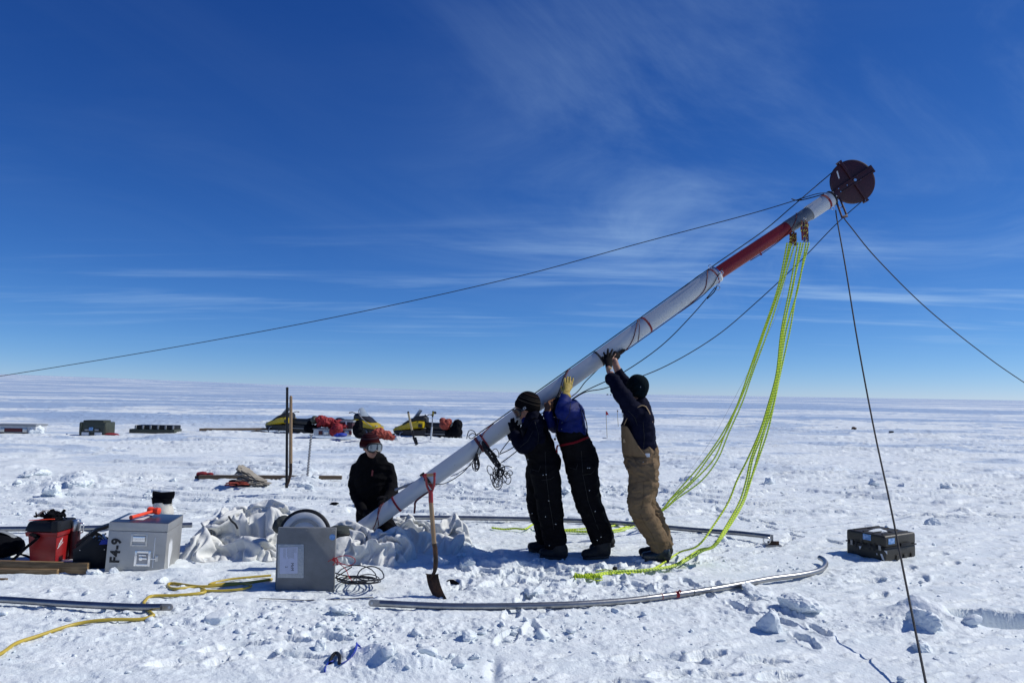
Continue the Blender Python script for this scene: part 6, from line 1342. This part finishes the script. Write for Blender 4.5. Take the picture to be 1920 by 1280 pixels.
def boot(t, ankle, heel, toe, r, m, sole='rubber', lift=0.0, label=None):
    """pac boot: shaft, foot, ribbed sole"""
    ax_ = (toe - heel); L = ax_.length; ax_ = ax_.normalized(); up = V(0, 0, 1); up = (up - ax_ * up.dot(ax_)).normalized(); sd = ax_.cross(up)
    def f(b):
        limb(b, [(ankle + up * .06, r * 1.02, r * 1.0), (ankle, r * .98, r), (heel + up * .075 + ax_ * .05, r * .95, r * .9)])
        for k, (w_, h_) in enumerate(((.050, .050), (.056, .058), (.055, .060), (.060, .052), (.060, .046), (.050, .042))):
            x = .03 + (L - .07) * k / 5; b.ball(heel + ax_ * x + up * (.03 + h_ * .45), (.055, w_, h_), 14, (ax_, sd, up))
    o = remesh('boot', f, .010, m, t, .003, 9, 3, 2, label=label)
    out_ = [(0, -.035), (.02, -.048), (.10, -.045), (L - .10, -.055), (L - .03, -.045), (L, -.015), (L, .015), (L - .03, .045), (L - .10, .055), (.10, .045), (.02, .048), (0, .035)]
    s_ = MB().prism(out_, .026, heel + up * .012, ax_, sd, up).build('sole', mm[sole], None, .006); s_.parent = o; s_.data.transform(Matrix.Translation(-wloc(o)))
    return o
def body_all(t, parts, hd, hands, skin='skin'):
    """one continuous body under the clothes"""
    def f(b):
        for p in parts: px_limb(b, p, off=-.020, sc=.93)
        hd(b)
        for h in hands: hand(b, *h, off=-.003)
    return remesh('body', f, .010, skin, t, 0, smooth=1)
PH = 'people raising the mast'
def thp(name, lab, p): return thing(name, lab, 'person', p, PH)
def gv(px, py, d): p = D(px, py, d); p.z = GZ(p) ; return p
# ======== worker 1: striped hat, goggles, black bib overalls
t1_ = thp('person', 'worker in a striped knit hat and goggles, black glove pressed against the mast', gv(1030, 1034, 7.2)); d = 7.2
hc1 = D(984, 765, 7.24); f1 = V(-.80, -.22, -.50); u1 = V(-.42, 0, .90)
torso = [(1021, 872, 7.25, 31, .150), (1012, 845, 7.24, 28, .150), (1005, 818, 7.23, 27, .165), (1001, 796, 7.23, 24, .180), (1000, 782, 7.24, 17, .13)]
neck = [(998, 790, 7.24, 13, .07), (991, 775, 7.24, 12, .06)]
nleg = [(1021, 880, 7.17, 27, .125), (1026, 915, 7.16, 25, .115), (1031, 950, 7.15, 23, .100), (1036, 985, 7.15, 21, .092), (1041, 1017, 7.14, 20, .088)]
fleg = [(1014, 880, 7.34, 27, .125), (1010, 915, 7.35, 23, .110), (1011, 950, 7.37, 20, .095), (1018, 985, 7.38, 16, .085), (1022, 1012, 7.38, 15, .082)]
narm = [(1007, 797, 7.05, 13, .070), (997, 822, 6.99, 14, .068), (982, 838, 6.98, 14, .060), (972, 828, 7.02, 12, .052), (966, 815, 7.06, 10, .046)]
farm = [(1000, 797, 7.42, 12, .066), (980, 812, 7.50, 11, .060), (962, 818, 7.54, 10, .052), (955, 800, 7.54, 8, .04)]
hd1 = lambda b: (head(b, hc1, f1, u1), px_limb(b, neck))
q = lambda x, y, dd=7.19: D(x, y, dd)
wr1, pl1 = q(965, 813, 7.10), q(962.5, 801, 7.15)
fg1 = [[q(957, 800, 7.15), q(955, 796, 7.17), q(953.5, 792, 7.19)], [q(960, 797, 7.15), q(959, 790, 7.18), q(958.5, 785, 7.20)], [q(963, 796, 7.15), q(963, 789, 7.18), q(963, 783.5, 7.20)], [q(967, 797, 7.15), q(969, 792, 7.18), q(970.5, 788, 7.20)]]
th1 = [q(968, 806, 7.12), q(972, 801, 7.14), q(975, 797, 7.16)]
wr1b, pl1b = D(955, 800, 7.54), D(953, 790, 7.54); fg1b = [[D(950 + 3 * k, 788, 7.54), D(950 + 3 * k, 783, 7.52), D(951 + 3 * k, 779, 7.49)] for k in range(4)]; th1b = [D(958, 792, 7.52), D(961, 788, 7.49), D(962, 785, 7.47)]
body_all(t1_, [torso, nleg, fleg, narm, farm], hd1, [(wr1, pl1, fg1, th1), (wr1b, pl1b, fg1b, th1b)])
remesh('jacket', lambda b: [px_limb(b, p) for p in (torso[1:], narm, farm)] + [px_limb(b, [(999, 786, 7.24, 15, .085), (993, 780, 7.24, 14, .075)])], .011, 'navy_cloth', t1_, .010, 6, 1)
remesh('bib_overalls', lambda b: [px_limb(b, p, off=.006) for p in (torso[:3], nleg, fleg)], .011, 'black_bib', t1_, .014, 5, 2)
for s in (7.10, 7.36):
    b = MB(); b.tube(spline([D(980, 822, s), D(990, 797, s), D(1003, 779 if s > 7.2 else 783, s), D(1019, 797, s), D(1030, 826, s)], 5), .004, 6, ry=.02, up=(0, 1, 0)); b.build('brace', mm['black_bib'], t1_)
remesh('glove', lambda b: hand(b, wr1, pl1, fg1, th1, off=.0015), .0055, 'glove_black', t1_, 0, smooth=1); remesh('glove', lambda b: hand(b, wr1b, pl1b, fg1b, th1b, off=.0015), .0055, 'glove_black', t1_, 0, smooth=1)
remesh('neck_scarf', lambda b: b.ball(hc1 - u1.normalized() * .105 + f1.normalized() * .03, (.065, .07, .045), 16, (f1.normalized(), V(0, 1, 0), u1.normalized())), .008, 'blue_jacket', t1_, .006, 12, 4)
face_bits(t1_, hc1, f1, u1); beanie(t1_, hc1 + V(.012, 0, .012), V(-.93, -.25, .25), V(.42, -.10, .90), 'hat_striped', 1.04, low=-.25); goggles(t1_, hc1, f1, u1, 'goggle_lens_brown', .95)
fl = f1.normalized(); ul = (u1 - fl * u1.dot(fl)).normalized(); ll = ul.cross(fl); near = ll if ll.y < 0 else -ll
hcen = hc1 - fl * .012 + ul * .006 + near * .1065
text_mesh('strap_lettering', 'CRATONI', .030, hcen - fl * .01, fl * -1 if (fl * -1).x > 0 else fl, ul, mm['sled_white'], t1_, .0008, bold=.0006)
boot(t1_, D(1041, 1014, 7.14), gv(1060, 1038, 7.11), gv(1012, 1038, 7.13), .083, 'boot_black'); boot(t1_, D(1022, 1008, 7.38), gv(1036, 1026, 7.38), gv(991, 1028, 7.36), .080, 'boot_black')
bib = [c for c in t1_.children if c.name.startswith('bib')][0]; jk = [c for c in t1_.children if c.name.startswith('jacket')][0]
snaps(t1_, bib, ((990, 861), (1018.5, 890), (1024, 889), (1029, 938), (998, 962), (1023, 968), (1042, 982), (1030, 1022)), r=.0045)
seam(t1_, bib, ((1022, 846), (1024, 890), (1030, 940), (1040, 1000))); seam(t1_, bib, ((998, 880), (1010, 884), (1014, 872))); seam(t1_, bib, ((1016, 900), (1032, 898), (1040, 892)))
seam(t1_, jk, ((1003, 790), (1010, 815), (1008, 835))); seam(t1_, jk, ((975, 838), (990, 826), (1000, 806)))
# ======== worker 2: blue jacket, head bowed behind the raised arms
t2_ = thp('person', 'worker in blue jacket and black overalls with yellow gloves, head bowed under the mast', gv(1115, 1036, 7.2))
hc2 = D(1055, 771, 7.40); f2 = V(-.85, .1, -.45); u2 = V(-.30, 0, .95)
torso = [(1091, 872, 7.25, 31, .155), (1085, 848, 7.24, 30, .155), (1077, 828, 7.23, 26, .160), (1072, 800, 7.23, 27, .185), (1073, 775, 7.23, 23, .195), (1071, 762, 7.24, 17, .15)]
nleg = [(1091, 876, 7.17, 29, .130), (1096, 910, 7.16, 25, .115), (1102, 942, 7.15, 21.5, .100), (1114, 972, 7.14, 20, .092), (1127, 1008, 7.13, 19.5, .088)]
fleg = [(1091, 876, 7.34, 29, .130), (1098, 910, 7.35, 25, .110), (1106, 942, 7.36, 21, .098), (1120, 972, 7.38, 18, .088), (1134, 1006, 7.40, 17, .085)]
narm = [(1076, 770, 7.05, 18, .080), (1064, 773, 6.97, 16, .072), (1055, 772, 6.98, 14.5, .062), (1057, 757, 7.10, 12, .054), (1061, 743, 7.22, 10, .046)]
farm = [(1068, 772, 7.42, 16, .078), (1052, 790, 7.42, 14, .068), (1038, 800, 7.36, 11, .058), (1030, 790, 7.30, 9.5, .052), (1027, 774, 7.28, 8.5, .045)]
wr2, pl2 = D(1061, 738, 7.24), D(1065, 723, 7.33)
fg2 = [[D(1059, 720, 7.34), D(1058.5, 714, 7.36), D(1059, 708.5, 7.39)], [D(1063.5, 718, 7.34), D(1063.5, 712, 7.37), D(1064, 706, 7.40)], [D(1068, 718, 7.34), D(1068.5, 712, 7.37), D(1069, 706, 7.40)], [D(1072, 720, 7.34), D(1073.5, 714, 7.37), D(1074.5, 708.5, 7.40)]]
th2 = [D(1057, 733, 7.27), D(1053.5, 729, 7.30), D(1052, 724, 7.33)]
wr2b, pl2b = D(1027, 771, 7.28), D(1030, 760, 7.34)
fg2b = [[D(1027 + 3.2 * k, 758 - k, 7.36), D(1029 + 3.3 * k, 753 - k, 7.42), D(1031 + 3.3 * k, 750.5 - 1.5 * k, 7.48)] for k in range(4)]; th2b = [D(1024, 764, 7.30), D(1022, 760, 7.33), D(1022, 756, 7.36)]
neck = [(1064, 765, 7.28, 13, .07), (1054, 766, 7.31, 12, .06)]
body_all(t2_, [torso, nleg, fleg, narm, farm], lambda b: (head(b, hc2, f2, u2, .97), px_limb(b, neck)), [(wr2, pl2, fg2, th2), (wr2b, pl2b, fg2b, th2b)])
remesh('jacket', lambda b: [px_limb(b, p) for p in (torso[2:], narm, farm)] + [px_limb(b, [(1068, 764, 7.26, 16, .09), (1058, 764, 7.29, 14, .08)])], .011, 'blue_jacket', t2_, .014, 5, 11)
remesh('bib_overalls', lambda b: [px_limb(b, p, off=.008) for p in (torso[:4][:3] + [(1071, 808, 7.23, 27, .18)], nleg, fleg)], .011, 'black_bib', t2_, .014, 5, 12)
for s in (7.08, 7.38):
    b = MB(); b.tube(spline([D(1043, 812, s), D(1047, 790, s - .04), D(1058, 758, s - .05 if s < 7.2 else s + .04), D(1085, 757, s), D(1099, 790, s), D(1101, 815, s)], 5), .005, 6, ry=.022, up=(0, 1, 0)); b.build('brace', mm['black_bib'], t2_)
remesh('glove', lambda b: (hand(b, wr2, pl2, fg2, th2, pw=.048, pt=.024, fr=.0088, off=.0015), limb(b, [(D(1061, 744, 7.2), .052, .048), (wr2, .042, .038)])), .0050, 'hide_yellow', t2_, 0, smooth=1)
remesh('glove', lambda b: (hand(b, wr2b, pl2b, fg2b, th2b, pw=.044, pt=.024, fr=.0088, off=.0015), limb(b, [(D(1027, 777, 7.28), .048, .044), (wr2b, .040, .036)])), .0050, 'hide_brown', t2_, 0, smooth=1, label='brownish glove under the mast')
text_mesh('glove_lettering', '203', .030, wr2 + V(.01, -.046, .022), (1, .15, .2), (-.15, 0, 1), mm['lettering'], t2_, .0006)
face_bits(t2_, hc2, f2, u2, .97); beanie(t2_, hc2, f2, u2, 'hat_teal', .98)
bib = [c for c in t2_.children if c.name.startswith('bib')][0]; jk = [c for c in t2_.children if c.name.startswith('jacket')][0]
snaps(t2_, bib, ((1102, 877), (1105.5, 877), (1105, 919), (1116, 958), (1127, 1006), (1120, 1012)), r=.0045); snaps(t2_, jk, ((1054, 792), (1053, 804)), r=.004)
seam(t2_, bib, ((1090, 845), (1093, 890), (1103, 940), (1125, 1000))); seam(t2_, bib, ((1066, 875), (1080, 880), (1084, 868))); seam(t2_, bib, ((1092, 890), (1108, 888), (1116, 880)))
seam(t2_, jk, ((1070, 755), (1068, 775), (1058, 790))); seam(t2_, jk, ((1085, 757), (1092, 780), (1093, 800)))
c0 = [D(1050, 835, 7.15), D(1060, 833, 7.04), D(1078, 829, 7.02), D(1096, 822, 7.06), D(1103, 819, 7.15), D(1101, 822, 7.30), D(1080, 830, 7.44), D(1058, 834, 7.40), D(1050, 835, 7.28), D(1050, 835, 7.15)]
b = MB(); b.tube(spline(c0, 5), .006, 6, ry=.012, up=(-.1, 0, 1)); b.tube(spline([D(1051, 834, 7.12), D(1046, 835, 7.1), D(1044, 840, 7.1), D(1044.5, 848, 7.1)], 5), .003, 6, ry=.009, up=(1, 0, 0)); b.build('belt', mm['belt_red'], t2_)
b = MB(); b.tube(spline([D(1041, 800, 7.1), D(1043, 806, 7.08), D(1041.5, 815, 7.08), D(1041, 821, 7.08)], 4), .0025, 6); b.ball(D(1040.5, 823, 7.08), .012, 8); b.build('drawcord', mm['lettering'], t2_)
boot(t2_, D(1128, 1012, 7.13), gv(1142, 1036, 7.10) + V(0, 0, .03), gv(1093, 1040, 7.12), .083, 'boot_black'); boot(t2_, D(1136, 1008, 7.40), gv(1152, 1023, 7.40) + V(0, 0, .08), gv(1110, 1029, 7.38), .080, 'boot_black')
# ======== worker 3: tan bib overalls, back towards us
t3_ = thp('person', 'worker in tan bib overalls and navy shirt, both arms stretched up', gv(1230, 1040, 7.2))
hc3 = D(1193, 729, 7.22); f3 = V(-.62, .62, .28); u3 = V(.10, -.15, .98)
torso = [(1203, 872, 7.22, 31, .165), (1202, 850, 7.22, 30.5, .165), (1198, 828, 7.21, 31, .160), (1196, 800, 7.21, 30.5, .180), (1198, 776, 7.21, 27, .200), (1202, 762, 7.21, 18, .17)]
nleg = [(1205, 872, 7.13, 29, .125), (1206, 905, 7.12, 25.5, .115), (1199, 940, 7.09, 20.5, .098), (1206, 964, 7.08, 19.5, .093), (1222, 992, 7.09, 18.5, .088), (1237, 1021, 7.11, 17, .085)]
fleg = [(1207, 872, 7.31, 26, .120), (1211, 905, 7.31, 22, .110), (1208, 940, 7.28, 19, .095), (1222, 964, 7.27, 17.5, .088), (1236, 992, 7.28, 15.5, .085), (1247, 1018, 7.30, 14, .082)]
narm = [(1188, 772, 7.06, 19, .078), (1174, 751, 7.02, 16, .066), (1160, 730, 7.04, 14, .058), (1149, 711, 7.12, 11.5, .050)]
farm = [(1193, 764, 7.36, 16, .076), (1182, 742, 7.40, 14, .064), (1169, 716, 7.42, 12, .055), (1160, 698, 7.43, 9.5, .048)]
fore1 = [(1149, 711, 7.12, 7.5, .036), (1144, 698, 7.20, 6.3, .030), (1141, 690, 7.27, 5.6, .028)]
fore2 = [(1160, 698, 7.43, 8, .036), (1155, 686, 7.44, 6.8, .032), (1152, 675, 7.45, 6, .028)]
wr3, pl3 = D(1141.5, 690, 7.27), D(1141, 675, 7.40)
fg3 = [[D(1136, 672, 7.42), D(1134, 666, 7.45), D(1132, 660.5, 7.48)], [D(1139, 669, 7.42), D(1139.5, 661, 7.46), D(1140, 654, 7.50)], [D(1143, 669, 7.42), D(1145.5, 661, 7.46), D(1148.5, 654.5, 7.50)], [D(1146, 671, 7.42), D(1150, 666, 7.45), D(1153.5, 661.5, 7.48)]]
th3 = [D(1135.5, 680, 7.38), D(1131.5, 675, 7.41), D(1129.5, 669, 7.44)]
wr3b, pl3b = D(1152, 673, 7.46), D(1157, 665, 7.52)
fg3b = [[D(1159, 663 + k * .8, 7.54 + .02 * k), D(1164 + k * .5, 659 + k * .5, 7.56 + .02 * k), D(1169 + k, 655 + k * .3, 7.58 + .02 * k)] for k in range(4)]; th3b = [D(1151, 668, 7.50), D(1151, 663, 7.52), D(1153, 659, 7.55)]
neck = [(1200, 762, 7.22, 13, .07), (1196, 745, 7.22, 12, .062)]
body_all(t3_, [torso, nleg, fleg, narm, farm], lambda b: (head(b, hc3, f3, u3, .97), px_limb(b, neck), px_limb(b, fore1), px_limb(b, fore2)), [(wr3, pl3, fg3, th3), (wr3b, pl3b, fg3b, th3b)])
remesh('shirt', lambda b: [px_limb(b, p) for p in (torso[1:], narm, farm)] + [px_limb(b, [(1202, 762, 7.22, 15, .085), (1199, 753, 7.22, 14, .078)])] + [px_limb(b, [(1149, 712, 7.12, 13, .056), (1147, 707, 7.14, 12, .052)])], .011, 'navy_shirt', t3_, .015, 5, 21)
remesh('bib_overalls', lambda b: [px_limb(b, p, off=.007) for p in (torso[:2] + [(1203, 838, 7.22, 29, .16)], nleg, fleg)], .010, 'tan_duck', t3_, .018, 7, 22)
# bib front panel sweeping up to the chest, and the shoulder straps
b = MB(); vs = []
rows = [((1167, 852), (1216, 858)), ((1166, 838), (1207, 849)), ((1165.5, 822), (1196, 834)), ((1165, 806), (1186, 815)), ((1165, 795), (1176, 798))]
for k, ((xa, ya), (xb, yb)) in enumerate(rows):
    for i in range(9):
        u_ = i / 8; dep_ = 7.215 - math.sin(.5 * math.pi * u_ + .02) * .175 - .01; vs.append(D(xa + (xb - xa) * u_ ** 1.5, ya + (yb - ya) * u_, dep_))
fs = [(j * 9 + i, j * 9 + i + 1, (j + 1) * 9 + i + 1, (j + 1) * 9 + i) for j in range(4) for i in range(8)]
o = b.add(vs, fs).build('bib_panel', mm['tan_duck'], t3_); so = o.modifiers.new('t', 'SOLIDIFY'); so.thickness = .012; so.offset = 0; ss = o.modifiers.new('s', 'SUBSURF'); ss.levels = ss.render_levels = 1
b = MB(); b.tube(spline([D(1211, 762, 7.06), D(1217, 772, 7.05), D(1222, 785, 7.09), D(1225, 800, 7.14), D(1225, 815, 7.18), D(1222, 838, 7.20)], 6), .005, 6, ry=.017, up=(.3, 1, 0)); b.build('shoulder_strap', mm['tan_strap'], t3_)
b = MB(); b.tube(spline([D(1170, 797, 7.10), D(1176, 784, 7.03), D(1190, 768, 7.0), D(1203, 760, 7.02), D(1211, 762, 7.06)], 6), .004, 6, ry=.016, up=(.3, 1, 0)); b.build('shoulder_strap', mm['tan_strap'], t3_)
MB().box(D(1214, 853, 7.045), (.045, .012, .034)).build('side_buckle', mm['white_tape'], t3_, .003); MB().box(D(1171, 826, 7.10), (.030, .008, .034)).build('chest_patch', mm['tan_strap'], t3_, .002)
bib = [c for c in t3_.children if c.name.startswith('bib_ov')][0]; jk = [c for c in t3_.children if c.name.startswith('shirt')][0]
for pts in (((1190, 857), (1193, 868), (1206, 879)), ((1172, 857), (1190, 859), (1212, 862)), ((1190, 905), (1206, 902), (1226, 900)), ((1206, 902), (1207, 930), (1202, 958)), ((1200, 962), (1208, 980), (1222, 1000), (1228, 1016)), ((1196, 956), (1206, 950), (1216, 949)), ((1224, 870), (1228, 885), (1226, 905)), ((1216, 868), (1230, 868))): seam(t3_, bib, pts, 'seam_tan', .0022)
seam(t3_, jk, ((1178, 770), (1190, 782), (1196, 800))); seam(t3_, jk, ((1206, 790), (1208, 820), (1206, 845)))
snaps(t3_, bib, ((1214, 856), (1206, 866)), 'dull_steel', .005)
remesh('glove', lambda b: hand(b, wr3, pl3, fg3, th3, pw=.042, pt=.022, fr=.0100, off=.0015), .0055, 'glove_black', t3_, 0, smooth=1); remesh('glove', lambda b: hand(b, wr3b, pl3b, fg3b, th3b, pw=.040, pt=.022, fr=.0100, off=.0015), .0055, 'glove_black', t3_, 0, smooth=1)
MB().tube([D(1143.5, 696, 7.21), D(1142.5, 692.5, 7.24)], .0335, 18).build('watch_strap', mm['tan_strap'], t3_); MB().cyl(D(1147, 694, 7.17), D(1147, 694, 7.185), .014, .014, 14).build('watch', mm['bright_steel'], t3_)
face_bits(t3_, hc3, f3, u3, .97); beanie(t3_, hc3, f3, u3, 'hat_teal', .96, low=-.55)
# snowflake on the side of the hat
c = D(1204, 725, 7.11); b = MB(); s1 = V(.92, .38, 0).normalized(); 
for k in range(6):
    a_ = k * math.pi / 3; dr = s1 * math.cos(a_) + V(0, 0, 1) * math.sin(a_); b.tube([c, c + dr * .020], .0018, 5)
    for sg in (-.5, .5): dq = s1 * math.cos(a_ + sg) + V(0, 0, 1) * math.sin(a_ + sg); b.tube([c + dr * .011, c + dr * .011 + dq * .007], .0014, 5)
b.build('snowflake_emblem', mm['white_tape'], t3_)
boot(t3_, D(1238, 1024, 7.11), gv(1254, 1046, 7.08), gv(1205, 1046, 7.09), .074, 'boot_blue', label='scuffed dark blue near boot'); boot(t3_, D(1248, 1020, 7.30), gv(1258, 1036, 7.30), gv(1200, 1039, 7.27), .070, 'boot_black')
# ======== kneeling person behind the mast foot
t4_ = thp('person', 'person in black kneeling behind the mast foot, in red knit hat and mirrored goggles', gv(700, 1005, 7.9))
hc4 = D(695, 838, 7.72); f4 = V(.62, -.78, -.03); u4 = V(.05, -.05, 1)
torso = [(703, 985, 7.90, 33, .17), (702, 955, 7.88, 33, .16), (699, 925, 7.86, 32, .15), (698, 895, 7.84, 35, .14), (698, 879, 7.83, 36, .125), (698, 870, 7.81, 33, .105)]
neck = [(697, 866, 7.80, 12, .065), (696, 852, 7.77, 11.5, .06)]
larm = [(670, 877, 7.84, 12.5, .070), (664, 905, 7.86, 10.5, .062), (668, 930, 7.80, 10.5, .058), (677, 950, 7.68, 9, .050), (683, 958, 7.62, 7.5, .042)]
rarm = [(727, 877, 7.83, 13.5, .070), (734, 905, 7.82, 11.5, .062), (734, 925, 7.70, 11.5, .058), (728, 934, 7.56, 9.5, .050), (724, 937, 7.48, 8, .042)]
nleg = [(690, 985, 7.85, 20, .11), (684, 1004, 7.62, 18, .10)]; fleg = [(716, 985, 7.86, 22, .11), (732, 1002, 7.62, 19, .10)]
shin = [(684, 1006, 7.62, 15, .075), (686, 1004, 8.05, 14, .07)]; shin2 = [(732, 1004, 7.62, 15, .075), (726, 1004, 8.05, 14, .07)]
wr4, pl4 = D(683, 957, 7.62), D(688, 963, 7.56); fg4 = [[D(688 + 2.5 * k, 964 + k, 7.53), D(690 + 2.5 * k, 969 + k, 7.50), D(691 + 2.5 * k, 972 + k, 7.49)] for k in range(4)]; th4 = [D(692, 958, 7.55), D(696, 960, 7.52), D(698, 963, 7.5)]
wr4b, pl4b = D(724, 937, 7.46), D(718, 937, 7.40); fg4b = [[D(715 + 3 * k, 938 + k, 7.37), D(712 + 3 * k, 943 + k * .8, 7.34), D(711 + 3 * k, 948 + k * .8, 7.33)] for k in range(4)]; th4b = [D(718, 932, 7.38), D(712, 933, 7.35), D(708, 936, 7.34)]
body_all(t4_, [torso, larm, rarm, nleg, fleg, shin, shin2], lambda b: (head(b, hc4, f4, u4, .95), px_limb(b, neck)), [(wr4, pl4, fg4, th4), (wr4b, pl4b, fg4b, th4b)], 'skin')
remesh('jacket', lambda b: [px_limb(b, p) for p in (torso[1:], larm, rarm)] + [px_limb(b, [(697, 868, 7.80, 18, .10), (697, 860, 7.79, 19, .105), (697, 857, 7.79, 18.5, .10)])], .011, 'navy_cloth' if False else 'black_bib', t4_, .012, 5, 31)
remesh('trousers', lambda b: [px_limb(b, p, off=.004) for p in (torso[:2], nleg, fleg, shin, shin2)], .012, 'black_bib', t4_, .012, 5, 32)
remesh('glove', lambda b: hand(b, wr4, pl4, fg4, th4, off=.004, fr=.011), .0065, 'glove_black', t4_, 0, smooth=1); remesh('glove', lambda b: hand(b, wr4b, pl4b, fg4b, th4b, off=.004, fr=.011), .0065, 'glove_black', t4_, 0, smooth=1)
MB().prism([(-.012, -.03), (.006, -.034), (.012, .02), (-.004, .034)], .004, D(698, 886, 7.665), (.95, .3, 0), (0, 0, 1), (-.3, .95, 0)).build('zip_pull', mm['maroon_rope'], t4_)
face_bits(t4_, hc4, f4, u4, .95); beanie(t4_, hc4, f4, u4 + V(-.15, 0, 0), 'hat_red', 1.0, low=-.05); goggles(t4_, hc4, f4, u4, 'goggle_lens', 1.0, up_off=.004)
for s in (-1, 1): boot(t4_, D(700 + s * 22, 1002, 8.1), gv(700 + s * 22, 990, 8.12) + V(0, .02, .10), gv(700 + s * 22, 990, 8.12) + V(0, .05, -.16 + .10), .06, 'boot_black')
